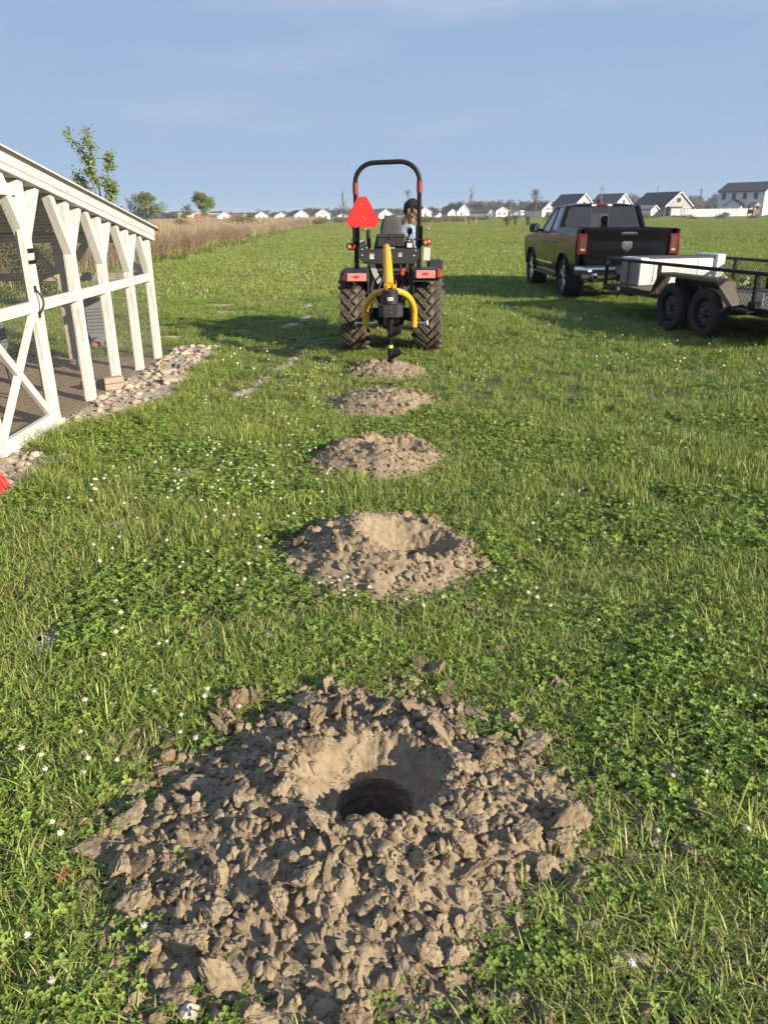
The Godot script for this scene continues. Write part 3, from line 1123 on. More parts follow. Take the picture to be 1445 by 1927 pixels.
func make_feeder(label: String, at: Vector3, hung: bool) -> void:
	var t := thing("poultry_feeder", label, "feeder", at, 0.5)
	var P := plain(lin(0.11, 0.125, 0.14), 0.55)
	var b := MB.new()
	# ribbed body
	for i in 7:
		b.box(V(0, 0.215 + i * 0.037, 0), V(0.30 - 0.008 * (i % 2), 0.036, 0.26 - 0.008 * (i % 2)), Basis.IDENTITY, 0.006)
	put(b, "body", P, t)
	b = MB.new()
	b.prism(PackedVector2Array([Vector2(-0.165, 0), Vector2(0.165, 0), Vector2(0.15, 0.04), Vector2(0.07, 0.095), Vector2(-0.07, 0.095), Vector2(-0.15, 0.04)]), 0.29, Transform3D(Basis.IDENTITY, V(0, 0.455, -0.145)))
	put(b, "lid", P, t)
	b = MB.new()
	b.prism(PackedVector2Array([Vector2(-0.145, 0.2), Vector2(-0.09, 0.06), Vector2(0.09, 0.06), Vector2(0.145, 0.2)]), 0.24, Transform3D(Basis.IDENTITY, V(0, 0, -0.12)))
	put(b, "hopper", P, t)
	var orange := plain(lin(0.45, 0.14, 0.04), 0.6)
	for s in [[-1, 0.13], [1, 0.13], [-1, -0.13], [1, -0.13]]:
		b = MB.new()
		var at2 := Transform3D(Basis(V(1, 0, 0), 0.35 * signf(s[1])), V(s[0] * 0.085, 0.10, s[1]))
		b.lathe([Vector2(0.036, -0.06), Vector2(0.05, -0.05), Vector2(0.055, 0.05), Vector2(0.043, 0.06), Vector2(0.04, 0.02)], 14, at2 * Transform3D(Basis(V(1, 0, 0), PI / 2), Vector3.ZERO))
		var port := put(b, "feed_port", P, t)
		b = MB.new()
		b.lathe([Vector2(0.0, 0.02), Vector2(0.04, 0.022)], 14, at2 * Transform3D(Basis(V(1, 0, 0), PI / 2), Vector3.ZERO))
		b.lathe([Vector2(0.04, -0.022), Vector2(0.0, -0.02)], 14, at2 * Transform3D(Basis(V(1, 0, 0), PI / 2), Vector3.ZERO))
		put(b, "port_lining", orange, port)
	if hung:
		tube_part("chain", M.wire, t, [V(0, 0.55, 0), V(0, roof_h(-at.z) - at.y - 0.09, 0)], 0.006, 6)
	else:
		for s in [[-1, -1], [1, -1], [-1, 1], [1, 1]]:
			tube_part("leg", M.dark_grey, t, [V(s[0] * 0.1, 0.12, s[1] * 0.08), V(s[0] * 0.14, -at.y, s[1] * 0.12)], 0.016, 8)

func make_run_things() -> void:
	make_feeder("grey ribbed plastic feeder hanging in the middle of the chicken run", V(-3.16, 0.28, -8.62), true)
	make_feeder("grey plastic feeder on legs behind the run's crossed door battens", V(-3.72, 0.34, -7.25), false)
	var wt := thing("poultry_drinker", "small blue-grey drinker behind a white post of the run", "drinker", V(-3.50, 0.02, -8.85))
	wt.scale = Vector3.ONE * 0.7
	var b := MB.new()
	b.lathe([Vector2(0.0, 0.0), Vector2(0.13, 0.0), Vector2(0.14, 0.05), Vector2(0.12, 0.05), Vector2(0.11, 0.02)], 20)
	put(b, "base", plain(lin(0.1, 0.06, 0.06), 0.6), wt)
	b = MB.new()
	b.lathe([Vector2(0.11, 0.02), Vector2(0.1, 0.12), Vector2(0.05, 0.27), Vector2(0.02, 0.29), Vector2(0.0, 0.29)], 20)
	put(b, "tank", plain(lin(0.16, 0.2, 0.25), 0.4), wt)
	var cm := thing("security_camera", "small white box camera on the far corner post of the run", "camera", V(-2.99, 1.28, -9.42), 0.25)
	b = MB.new()
	b.box(V(0, 0, 0), V(0.07, 0.06, 0.09), Basis.IDENTITY, 0.012)
	put(b, "housing", M.white, cm)
	b = MB.new()
	b.box(V(0, 0, 0.044), V(0.05, 0.042, 0.006), Basis.IDENTITY, 0.002)
	put(b, "lens_face", M.black_plastic, cm)
	b = MB.new()
	b.bar(V(0, 0.03, -0.02), V(0.10, 0.06, -0.08), 0.014, 0.014)
	put(b, "bracket", M.white, cm)
	# pavers under the run's side
	var pav := plain(lin(0.33, 0.25, 0.18), 0.9)
	for q in [["tan concrete paver lying flat beneath another by the run's post", V(-2.77, 0.045, -7.72), 0.1], ["tan concrete paver on top of another by the run's post", V(-2.775, 0.107, -7.725), 0.16]]:
		b = MB.new()
		b.box(Vector3.ZERO, V(0.2, 0.058, 0.1), Basis.IDENTITY, 0.006)
		var o := put(b, "concrete_paver", pav)
		o.position = q[1]
		o.rotation.y = q[2] + 0.5
		tag(o, q[0], "paver")
	b = MB.new()
	b.box(Vector3.ZERO, V(0.22, 0.09, 0.1), Basis.IDENTITY, 0.006)
	var dk := put(b, "concrete_block", plain(lin(0.16, 0.13, 0.10), 0.9))
	dk.position = V(-3.0, 0.055, -7.76)
	dk.rotation.y = 0.9
	tag(dk, "dark concrete block inside the run behind the tan pavers", "block")
	b = MB.new()
	b.box(Vector3.ZERO, V(0.2, 0.1, 0.11), Basis.IDENTITY, 0.006)
	var rbk := put(b, "clay_brick", plain(lin(0.30, 0.10, 0.065), 0.9))
	rbk.position = V(-2.98, 0.06, -5.2)
	rbk.rotation = V(0.2, 0.6, 0.15)
	tag(rbk, "reddish clay brick among stones by the left picture edge", "brick")
	# flat slabs at the stones' edge
	for q in [[-2.22, 8.0, 0.13, 0.3, "large flat tan rock at the grass edge of the stone strip"], [-2.42, 8.45, 0.12, 1.1, "pale flat rock lying on the stones near the run's far post"]]:
		var s := show_mesh(lump(2, 8, 0.05, V(1.3, 0.32, 0.8), int(q[1] * 100), true), "flat_rock", M.stone)
		s.transform = Transform3D(Basis(Vector3.UP, q[3]).scaled(Vector3.ONE * q[2]), V(q[0], 0.05, -q[1]))
		var m2: StandardMaterial3D = M.stone.duplicate()
		m2.albedo_color = lin(0.42, 0.36, 0.28)
		m2.vertex_color_use_as_albedo = false
		s.material_override = m2
		tag(s, q[4], "rock")
	# river stones
	var st := thing("river_stone_border", "strip of tan and grey river stones along the chicken run", "stone border", V(coop_x, 0, -8))
	var stones: Array = []
	for i in 8:
		stones.append(lump(2, 3, 0.04, V(rr(0.9, 1.25), rr(0.5, 0.72), rr(0.8, 1.0)), 400 + i, true))
	var mats: Array = []
	for q in [[0.46, 0.385, 0.29], [0.40, 0.31, 0.215], [0.35, 0.32, 0.28], [0.23, 0.225, 0.22], [0.52, 0.46, 0.37], [0.33, 0.25, 0.17]]:
		var m2: StandardMaterial3D = M.stone.duplicate()
		m2.vertex_color_use_as_albedo = false
		m2.albedo_color = lin(q[0], q[1], q[2])
		mats.append(m2)
	var made := 0
	while made < 290:
		var d := rr(6.25, 10.4) if made < 235 else rr(4.4, 5.6)
		var e := stone_edge(d)
		var x := rr(coop_x + 0.06, maxf(e, coop_x + 0.1))
		if rng.randf() < 0.06:
			x += rr(0.0, 0.25)
		if d < 6.9 and rng.randf() < 0.55:
			continue
		var s := rr(0.020, 0.040) if rng.randf() < 0.82 else rr(0.040, 0.056)
		var o := show_mesh(stones[rng.randi() % 8], "stone", mats[rng.randi() % mats.size()], st)
		o.transform = Transform3D(Basis(Vector3.UP, rr(0, TAU)) * Basis(V(1, 0, 0), rr(-0.25, 0.25)).scaled(Vector3.ONE * s), V(x - coop_x, 0.016 + s * 0.28, 8.0 - d))
		made += 1
	var gl: Array = []
	var gc: Array = []
	for i in 1500:
		var d := rr(5.95, 10.4) if i < 1200 else rr(4.4, 5.6)
		var x := rr(coop_x + 0.04, stone_edge(d) + 0.06)
		var s := rr(0.006, 0.016)
		gl.append(Transform3D(Basis(Vector3.UP, rr(0, TAU)).scaled(Vector3.ONE * s), V(x - coop_x, 0.018, 8.0 - d)))
		var v := rr(0.22, 0.5)
		gc.append(Color(v, v * 0.83, v * 0.64))
	scatter("gravel", lump(1, 3, 0.05, V(1.2, 0.7, 0.9), 450, true), M.stone, st, gl, gc)
	# red plastic dish with dried grass on it
	var rd := thing("plastic_dish", "red plastic ribbed dish lying upside down by the left picture edge", "dish", V(-2.60, 0.0, -4.62), 0.4)
	b = MB.new()
	b.lathe([Vector2(0.17, 0.0), Vector2(0.17, 0.02), Vector2(0.15, 0.03), Vector2(0.13, 0.09), Vector2(0.09, 0.12), Vector2(0.0, 0.125)], 28, Transform3D.IDENTITY, true)
	put(b, "bowl", plain(lin(0.55, 0.035, 0.03), 0.4), rd)
	for k in 14:
		b = MB.new()
		var an := TAU * k / 14
		var q := V(cos(an), 0, sin(an))
		b.tube([q * 0.162 + V(0, 0.03, 0), q * 0.138 + V(0, 0.09, 0), q * 0.094 + V(0, 0.122, 0)], 0.006, 6)
		put(b, "rib", plain(lin(0.6, 0.05, 0.04), 0.4), rd)
	b = MB.new()
	for k in 8:
		var y := 0.135
		var x := rr(-0.09, 0.07)
		b.tube([V(x, y - 0.02, 0.13), V(x + 0.03, y, 0.02), V(x + rr(-0.05, 0.05), y - 0.01, -0.12)], 0.0018, 4)
	var straw := put(b, "straw", plain(lin(0.42, 0.30, 0.14), 0.9), rd)
	straw.set_meta("kind", "stuff")
	# a scrap of red cord on the near heap
	b = MB.new()
	for k in 7:
		var an := rr(0, TAU)
		b.tube([V(rr(-0.01, 0.01), 0.004, rr(-0.01, 0.01)), V(cos(an) * 0.012, rr(0.008, 0.016), sin(an) * 0.012), V(cos(an) * 0.028, rr(0.002, 0.01), sin(an) * 0.028)], 0.0011, 5)
	var sc := put(b, "frayed_cord", plain(lin(0.55, 0.06, 0.04), 0.7))
	sc.position = V(-0.86, 0.02, -1.52)
	tag(sc, "scrap of frayed red cord on soil in the lower left", "cord")
	# pale round stone in the foreground
	var ps := show_mesh(lump(3, 3, 0.03, V(1.2, 0.75, 0.9), 999, true), "pale_pebble", M.stone)
	ps.transform = Transform3D(Basis(Vector3.UP, 0.4).scaled(Vector3.ONE * 0.02), V(-0.435, 0.02, -1.15))
	var pm: StandardMaterial3D = M.stone.duplicate()
	pm.vertex_color_use_as_albedo = false
	pm.albedo_color = lin(0.52, 0.48, 0.40)
	ps.material_override = pm
	tag(ps, "smooth pale pebble at the bottom edge of the near heap", "pebble")

# ---------------------------------------------------------------- tractor
func axle(at: Vector3) -> Transform3D:
	return Transform3D(Basis(V(0, 0, 1), -PI / 2), at)

func tractor_wheel(t: Node3D, called: String, at: Vector3, r: float, w: float, lugs: int) -> void:
	var root := Node3D.new()
	root.name = called
	t.add_child(root, true)
	root.position = at
	var h := w * 0.5
	var b := MB.new()
	b.lathe([Vector2(r * 0.56, -h * 0.75), Vector2(r * 0.72, -h * 0.98), Vector2(r * 0.86, -h), Vector2(r * 0.925, -h * 0.85), Vector2(r * 0.945, -h * 0.4), Vector2(r * 0.95, 0), Vector2(r * 0.945, h * 0.4), Vector2(r * 0.925, h * 0.85), Vector2(r * 0.86, h), Vector2(r * 0.72, h * 0.98), Vector2(r * 0.56, h * 0.75)], 40, axle(Vector3.ZERO), true)
	put(b, "tyre", M.muddy_rubber, root)
	b = MB.new()
	b.lathe([Vector2(0.0, -h * 0.15), Vector2(r * 0.45, -h * 0.2), Vector2(r * 0.56, -h * 0.76)], 28, axle(Vector3.ZERO))
	b.lathe([Vector2(r * 0.56, h * 0.76), Vector2(r * 0.45, h * 0.2), Vector2(0.0, h * 0.15)], 28, axle(Vector3.ZERO))
	put(b, "rim", M.dark_grey, root)
	# chevron lugs, each a bar of its own
	for s in [-1.0, 1.0]:
		b = MB.new()
		var k := r * TAU / lugs
		for seg in 3:
			var u0 := seg / 3.0
			var u1 := (seg + 1) / 3.0
			var pt := func(u: float) -> Vector3:
				var a := (u * 0.95) * k * 1.45 / r
				var rad := r * 0.972 - r * 0.05 * pow(u, 3.0)
				return V(s * (0.012 + u * h * 0.98), cos(a) * rad, -sin(a) * rad)
			b.bar(pt.call(u0) - V(s * 0.004, 0, 0), pt.call(u1), k * 0.44, r * 0.075, V(0, 1, -0.3 * u0), 0.006)
		var mesh := b.mesh()
		for i in lugs:
			var o := show_mesh(mesh, "tread_lug", M.muddy_rubber, root)
			o.rotation.x = TAU * (i + (0.5 if s > 0.0 else 0.0)) / lugs

func make_tractor() -> void:
	var t := thing("compact_tractor", "black compact tractor seen from behind with a tall roll bar", "tractor", V(0.105, 0, -10.2), 0.0)
	tractor_wheel(t, "rear_wheel", V(-0.475, 0.455, 0), 0.465, 0.33, 19)
	tractor_wheel(t, "rear_wheel", V(0.475, 0.455, 0), 0.465, 0.33, 19)
	tractor_wheel(t, "front_wheel", V(-0.47, 0.3, -1.62), 0.305, 0.22, 15)
	tractor_wheel(t, "front_wheel", V(0.47, 0.3, -1.62), 0.305, 0.22, 15)
	var K: Material = M.black_metal
	var S: Material = M.black_satin
	var b := MB.new()
	b.box(V(0, 0.52, -0.05), V(0.34, 0.36, 0.62), Basis.IDENTITY, 0.03)
	b.box(V(0, 0.5, -0.9), V(0.3, 0.3, 1.3), Basis.IDENTITY, 0.03)
	b.tube([V(-0.42, 0.455, 0), V(0.42, 0.455, 0)], 0.085, 14)
	b.tube([V(-0.42, 0.3, -1.62), V(0.42, 0.3, -1.62)], 0.05, 10)
	b.box(V(0, 0.42, 0.3), V(0.22, 0.2, 0.12), Basis.IDENTITY, 0.02)
	b.box(V(0, 0.82, 0.1), V(0.24, 0.26, 0.28), Basis.IDENTITY, 0.03)
	put(b, "chassis", K, t)
	b = MB.new()
	b.tube([V(0, 0.56, 0.3), V(0, 0.57, 0.42)], 0.025, 10)
	put(b, "power_shaft", M.steel, t)
	# bonnet
	b = MB.new()
	var rows: Array = []
	for q in [[-0.75, 0.62, 1.26], [-1.0, 0.58, 1.27], [-1.5, 0.54, 1.2], [-1.85, 0.48, 1.1], [-1.98, 0.42, 0.95]]:
		var row: Array = []
		for i in 13:
			var a := PI * i / 12.0
			row.append(V(cos(a) * q[1] * 0.5 * (1.0 + 0.12 * absf(sin(2 * a))), 0.6 + (q[2] - 0.6) * pow(sin(a), 0.45), q[0]))
		rows.append(row)
	b.skin(rows)
	put(b, "bonnet", S, t)
	box_part("dash", S, t, V(0, 1.15, -0.68), V(0.4, 0.36, 0.12), 0.04)
	b = MB.new()
	var ring: Array = []
	for i in 24:
		var a := TAU * i / 24
		ring.append(V(cos(a) * 0.18, 1.32 + sin(a) * 0.07, -0.52 + sin(a) * -0.15))
	b.tube(ring, 0.013, 8, false, true)
	b.tube([V(0, 1.2, -0.66), V(0, 1.32, -0.52)], 0.018, 8)
	put(b, "steering_wheel", M.black_plastic, t)
	box_part("platform", K, t, V(0, 0.62, -0.55), V(0.85, 0.03, 0.5), 0.01)
	# fenders: plate over each rear tyre bent down at the back
	for s in [-1.0, 1.0]:
		b = MB.new()
		rows = []
		for q in [[-0.52, 0.60], [-0.5, 0.74], [-0.44, 0.88], [-0.34, 0.98], [-0.1, 1.03], [0.2, 1.035], [0.33, 1.02], [0.41, 0.97], [0.44, 0.90]]:
			rows.append([V(s * 0.27, q[1], q[0]), V(s * 0.30, q[1] + 0.012, q[0]), V(s * 0.58, q[1] + 0.008, q[0]), V(s * 0.63, q[1] - 0.02, q[0]), V(s * 0.635, q[1] - 0.06, q[0])])
		b.skin(rows, s < 0.0)
		var rows2: Array = []
		for row in rows:
			var r2: Array = []
			for p in row:
				r2.append(p - V(0, 0.014, 0))
			rows2.append(r2)
		b.skin(rows2, s > 0.0)
		b.box(V(s * 0.285, 0.8, -0.05), V(0.02, 0.42, 0.8), Basis.IDENTITY, 0.006)
		put(b, "fender", S, t)
	# tail lamps
	var pink := plain(lin(0.62, 0.20, 0.17), 0.25)
	pink.clearcoat_enabled = true
	var redl := plain(lin(0.34, 0.02, 0.016), 0.25)
	redl.clearcoat_enabled = true
	var amber := plain(lin(0.72, 0.28, 0.02), 0.25)
	amber.clearcoat_enabled = true
	M.red_lens = redl
	M.amber_lens = amber
	for s in [-1.0, 1.0]:
		var y := 0.955 if s < 0.0 else 0.985
		b = MB.new()
		b.box(V(s * 0.452, y, 0.455), V(0.345, 0.115, 0.05), Basis.IDENTITY, 0.012)
		var lamp := put(b, "tail_lamp", S, t)
		b = MB.new()
		b.box(V(s * 0.425, y, 0.484), V(0.24, 0.095, 0.02), Basis.IDENTITY, 0.012)
		put(b, "lens", pink, lamp)
		b = MB.new()
		b.box(V(s * 0.425, y + 0.005, 0.4955), V(0.07, 0.03, 0.008), Basis.IDENTITY, 0.003)
		put(b, "reflector", M.signal_red, lamp)
		b = MB.new()
		b.box(V(s * 0.59, y + 0.01, 0.475), V(0.06, 0.11, 0.05), Basis.IDENTITY, 0.014)
		put(b, "side_lens", redl if s > 0.0 else plain(lin(0.06, 0.02, 0.015), 0.35), lamp)
	# roll bar
	b = MB.new()
	var cx := -0.035
	var hw := 0.392
	for s in [-1.0, 1.0]:
		b.bar(V(cx + s * hw, 0.86, 0.14), V(cx + s * hw, 1.47, 0.14), 0.06, 0.05, V(0, 0, 1), 0.008)
	put(b, "roll_bar_legs", K, t)
	b = MB.new()
	var pts: Array = [V(cx - hw, 1.44, 0.14), V(cx - hw, 1.7, 0.14)]
	for i in 9:
		var a := PI - PI / 2 * i / 8.0
		pts.append(V(cx - hw + 0.24 + cos(a) * 0.24, 2.04 + sin(a) * 0.22, 0.14))
	for i in 9:
		var a := PI / 2 - PI / 2 * i / 8.0
		pts.append(V(cx + hw - 0.24 + cos(a) * 0.24, 2.05 + sin(a) * 0.22, 0.14))
	pts.append(V(cx + hw, 1.7, 0.14))
	pts.append(V(cx + hw, 1.44, 0.14))
	b.tube(pts, 0.028, 12)
	put(b, "roll_bar_hoop", K, t)
	for s in [-1.0, 1.0]:
		b = MB.new()
		b.box(V(cx + s * hw, 1.46, 0.155), V(0.085, 0.15, 0.07), Basis.IDENTITY, 0.008)
		b.box(V(cx + s * hw - 0.035, 1.42, 0.17), V(0.018, 0.24, 0.09), Basis.IDENTITY, 0.004)
		b.box(V(cx + s * hw + 0.035, 1.42, 0.17), V(0.018, 0.24, 0.09), Basis.IDENTITY, 0.004)
		var h := put(b, "hinge_bracket", K, t)
		b = MB.new()
		b.tube([V(cx + s * hw - 0.07, 1.385, 0.17), V(cx + s * hw + 0.075, 1.385, 0.17)], 0.011, 8)
		b.tube([V(cx + s * hw + 0.05, 1.5, 0.17), V(cx + s * hw + 0.10, 1.5, 0.17)], 0.009, 8)
		b.ball(V(cx + s * hw + 0.105, 1.5, 0.17), V(0.012, 0.02, 0.02))
		put(b, "hinge_pin", M.steel, h)
		b = MB.new()
		b.tube([V(cx + s * hw, 1.905 + (0.02 if s > 0 else 0.0), 0.14), V(cx + s * hw, 2.035 + (0.02 if s > 0 else 0.0), 0.14)], 0.034, 12)
		put(b, "red_sleeve", M.red, t)
	# slow vehicle sign: red triangle with cut corners
	b = MB.new()
	var sx := -0.345
	var sy := 1.70
	var poly := PackedVector2Array([Vector2(-0.15, -0.175), Vector2(0.15, -0.175), Vector2(0.205, -0.10), Vector2(0.055, 0.18), Vector2(-0.055, 0.18), Vector2(-0.205, -0.10)])
	b.prism(poly, 0.005, Transform3D(Basis(V(0, 0, 1), 0.015), V(sx, sy, 0.2)))
	var sign_ := put(b, "slow_vehicle_sign", M.signal_red, t)
	b = MB.new()
	for k: float in [0.93, 0.8]:
		for i in 6:
			var pa := poly[i] * k
			var pb := poly[(i + 1) % 6] * k
			var m := int(pa.distance_to(pb) / 0.022)
			for j in m:
				var p := pa.lerp(pb, (j + 0.5) / m)
				b.lathe([Vector2(0.0032, 0.0), Vector2(0.0, 0.0006)], 6, Transform3D(Basis(V(1, 0, 0), PI / 2), V(sx + p.x, sy + p.y, 0.2056)))
	var dots := put(b, "border_dots", plain(lin(0.25, 0.015, 0.01), 0.6), sign_)
	dots.set_meta("kind", "stuff")
	for q in [[-0.005, 0.09], [0.0, -0.055], [0.03, -0.075]]:
		b = MB.new()
		b.ball(V(sx + q[0], sy + q[1], 0.206), V(0.008, 0.009, 0.003), 5, 8)
		put(b, "bolt", M.steel, sign_)
	bar_part("sign_bracket", K, t, V(sx - 0.03, 1.6, 0.17), V(sx - 0.03, 1.8, 0.17), 0.03, 0.05, V(0, 0, 1))
	# indicators on stalks
	for q in [[-0.492, 1.305, -1.0], [0.452, 1.35, 1.0]]:
		b = MB.new()
		b.ball(V(q[0], q[1], 0.15), V(0.065, 0.046, 0.032), 8, 16)
		var ind := put(b, "indicator", S, t)
		b = MB.new()
		b.ball(V(q[0], q[1], 0.165), V(0.058, 0.039, 0.032), 8, 16)
		put(b, "red_lens", M.red_lens, ind)
		b = MB.new()
		b.ball(V(q[0] - 0.02, q[1] - 0.006, 0.182), V(0.028, 0.024, 0.018), 6, 10)
		put(b, "amber_bulb", amber, ind)
		tube_part("stalk", K, ind, [V(q[0] - q[2] * 0.01, q[1], 0.13), V(cx + q[2] * hw, q[1] - 0.06, 0.13)], 0.012, 8)
	# rear cross plate with stickers
	b = MB.new()
	b.prism(PackedVector2Array([Vector2(-0.4, 1.17), Vector2(-0.34, 1.1), Vector2(0.3, 1.1), Vector2(0.36, 1.17), Vector2(0.36, 1.26), Vector2(0.3, 1.29), Vector2(-0.26, 1.27), Vector2(-0.32, 1.31), Vector2(-0.4, 1.3)]), 0.025, Transform3D(Basis.IDENTITY, V(0, 0, 0.185)))
	var plate := put(b, "cross_plate", S, t)
	for q in [[-0.235, 1.19, 0.052, 0.068, 0], [0.12, 1.205, 0.044, 0.052, 1]]:
		b = MB.new()
		b.box(V(q[0], q[1], 0.2115), V(q[2], q[3], 0.002))
		var st := put(b, "sticker", M.white if q[4] == 0 else plain(lin(0.4, 0.45, 0.52), 0.6), plate)
		b = MB.new()
		b.box(V(q[0], q[1] + q[3] * 0.38, 0.2133), V(q[2] * 0.9, q[3] * 0.18, 0.001))
		put(b, "sticker_band", M.red if q[4] == 0 else plain(lin(0.25, 0.1, 0.06), 0.6), plate)
		b = MB.new()
		for k in 4:
			b.box(V(q[0] - q[2] * 0.02, q[1] + q[3] * (0.18 - 0.15 * k), 0.2133), V(q[2] * 0.66, q[3] * 0.05, 0.001))
		put(b, "sticker_text", M.dark_grey, plate)
	for q in [[-0.36, 1.27], [-0.36, 1.2], [-0.3, 1.285], [0.29, 1.19], [0.31, 1.25]]:
		b = MB.new()
		b.ball(V(q[0], q[1], 0.212), V(0.013, 0.013, 0.008), 6, 10)
		put(b, "bolt", M.steel, plate)
	b = MB.new()
	b.box(V(0.235, 1.335, 0.2), V(0.085, 0.1, 0.07), Basis.IDENTITY, 0.008)
	var wl := put(b, "work_lamp", S, t)
	var lens := plain(lin(0.6, 0.58, 0.54), 0.15)
	lens.clearcoat_enabled = true
	b = MB.new()
	b.box(V(0.235, 1.315, 0.2365), V(0.062, 0.052, 0.006), Basis.IDENTITY, 0.003)
	put(b, "lamp_lens", lens, wl)
	b = MB.new()
	b.box(V(0.235, 1.37, 0.2365), V(0.026, 0.013, 0.005))
	put(b, "green_tab", plain(lin(0.3, 0.55, 0.03), 0.5), wl)
	# seat
	var seat := Node3D.new()
	seat.name = "seat"
	t.add_child(seat)
	box_part("cushion", M.dark_grey, seat, V(0.0, 0.99, -0.17), V(0.46, 0.12, 0.44), 0.04)
	b = MB.new()
	rows = []
	for q in [[1.0, 0.21, 0.04], [1.15, 0.225, 0.055], [1.3, 0.22, 0.06], [1.42, 0.19, 0.06], [1.46, 0.135, 0.05], [1.52, 0.138, 0.055], [1.60, 0.118, 0.052], [1.645, 0.085, 0.04], [1.665, 0.04, 0.02], [1.667, 0.002, 0.002]]:
		var row: Array = []
		for i in 25:
			var a := TAU * i / 24.0
			var cxs := signf(cos(a)) * pow(absf(cos(a)), 0.55)
			var czs := signf(sin(a)) * pow(absf(sin(a)), 0.55)
			row.append(V(0.012 + cxs * q[1], q[0], 0.055 + (q[0] - 1.0) * 0.06 - czs * q[2]))
		rows.append(row)
	b.skin(rows)
	put(b, "backrest", plain(lin(0.055, 0.053, 0.05), 0.75), seat)
	box_part("armrest", M.black_plastic, seat, V(-0.275, 1.38, 0.02), V(0.055, 0.25, 0.07), 0.022)
	# tool case behind the seat
	b = MB.new()
	b.box(V(0.005, 1.355, 0.165), V(0.335, 0.105, 0.13), Basis.IDENTITY, 0.008)
	var case_ := put(b, "tool_case", S, t)
	box_part("case_lid", S, case_, V(0.005, 1.428, 0.165), V(0.35, 0.045, 0.14), 0.01)
	box_part("case_latch", M.black_plastic, case_, V(0.005, 1.40, 0.238), V(0.045, 0.03, 0.012), 0.003)
	for x in [-0.06, 0.075]:
		box_part("case_rib", M.black_plastic, case_, V(x, 1.35, 0.232), V(0.008, 0.085, 0.008))
	b = MB.new()
	b.box(V(0.0, 1.285, 0.19), V(0.11, 0.03, 0.02), Basis.IDENTITY, 0.008)
	put(b, "number_lamp", lens, t)
	# pale plates beside the roll bar legs, hand rails
	var pale := plain(lin(0.5, 0.5, 0.48), 0.35)
	b = MB.new()
	b.box(V(-0.345, 1.30, 0.02), V(0.075, 0.15, 0.012), Basis(V(0, 0, 1), 0.16), 0.006)
	put(b, "side_mirror", pale, t)
	b = MB.new()
	b.box(V(0.46, 1.2, 0.02), V(0.09, 0.16, 0.012), Basis(V(0, 0, 1), -0.06), 0.006)
	put(b, "side_mirror", pale, t)
	b = MB.new()
	b.box(V(0.6, 1.03, -0.45), V(0.2, 0.16, 0.3), Basis.IDENTITY, 0.02)
	b.box(V(0.63, 0.9, -0.6), V(0.1, 0.3, 0.16), Basis.IDENTITY, 0.02)
	put(b, "loader_mount", S, t)
	b = MB.new()
	b.tube([V(0.2, 1.3, 0.0), V(0.24, 1.46, 0.06)], 0.012, 8)
	b.ball(V(0.243, 1.48, 0.065), V(0.035, 0.045, 0.035), 8, 12)
	put(b, "control_lever", M.black_plastic, t)
	# hydraulic hoses and couplers in the dark behind
	for q in [[-0.26, 1.1, -0.16, 0.86], [-0.235, 1.1, -0.14, 0.87], [-0.21, 1.1, -0.12, 0.88]]:
		tube_part("hydraulic_hose", plain(lin(0.55, 0.55, 0.52), 0.5), t, [V(q[0], q[1], 0.22), V(lerpf(q[0], q[2], 0.4), lerpf(q[1], q[3], 0.5), 0.27), V(q[2], q[3], 0.24)], 0.007, 8)
	for q in [[-0.2, 0.95, -0.14, 0.55], [0.12, 1.08, 0.18, 0.6], [0.2, 1.06, 0.12, 0.62], [0.05, 0.95, 0.06, 0.65], [-0.08, 1.08, -0.2, 0.7]]:
		tube_part("hydraulic_hose", M.black_plastic, t, [V(q[0], q[1], 0.2), V(q[0] * 1.25, lerpf(q[1], q[3], 0.4), 0.34), V(q[2], q[3], 0.3)], 0.014, 8)
	for q in [[0.155, 1.02], [0.15, 0.985]]:
		b = MB.new()
		b.lathe([Vector2(0, 0), Vector2(0.024, 0), Vector2(0.026, 0.03), Vector2(0.0, 0.032)], 12, Transform3D(Basis(V(1, 0, 0), PI / 2), V(q[0], q[1], 0.26)))
		put(b, "red_coupler", M.signal_red, t)
	b = MB.new()
	b.tube([V(0.04, 0.85, 0.3), V(0.055, 0.83, 0.33), V(0.07, 0.85, 0.31), V(0.065, 0.9, 0.3), V(0.05, 0.9, 0.3)], 0.008, 8)
	put(b, "red_handle", M.signal_red, t)
	# three-point linkage
	for s in [-1.0, 1.0]:
		bar_part("lower_link", K, t, V(s * 0.2, 0.42, 0.15), V(s * 0.3, 0.47, 1.06), 0.05, 0.03, Vector3.UP, 0.006)
		bar_part("lift_rod", K, t, V(s * 0.22, 0.92, 0.2), V(s * 0.25, 0.46, 0.55), 0.025, 0.025, V(0, 0, 1), 0.005)
		tube_part("link_pin", M.steel, t, [V(s * 0.2, 0.475, 1.05), V(s * 0.44, 0.475, 1.05)], 0.013, 8)
		tube_part("pin_clip", M.steel, t, [V(s * 0.42, 0.50, 1.05), V(s * 0.425, 0.45, 1.06)], 0.008, 6)
		tube_part("check_chain", M.steel, t, [V(s * 0.26, 0.52, 0.35), V(s * 0.27, 0.5, 0.6), V(s * 0.27, 0.48, 0.9)], 0.009, 6)
	box_part("drawbar", K, t, V(0, 0.33, 0.4), V(0.1, 0.04, 0.4), 0.006)

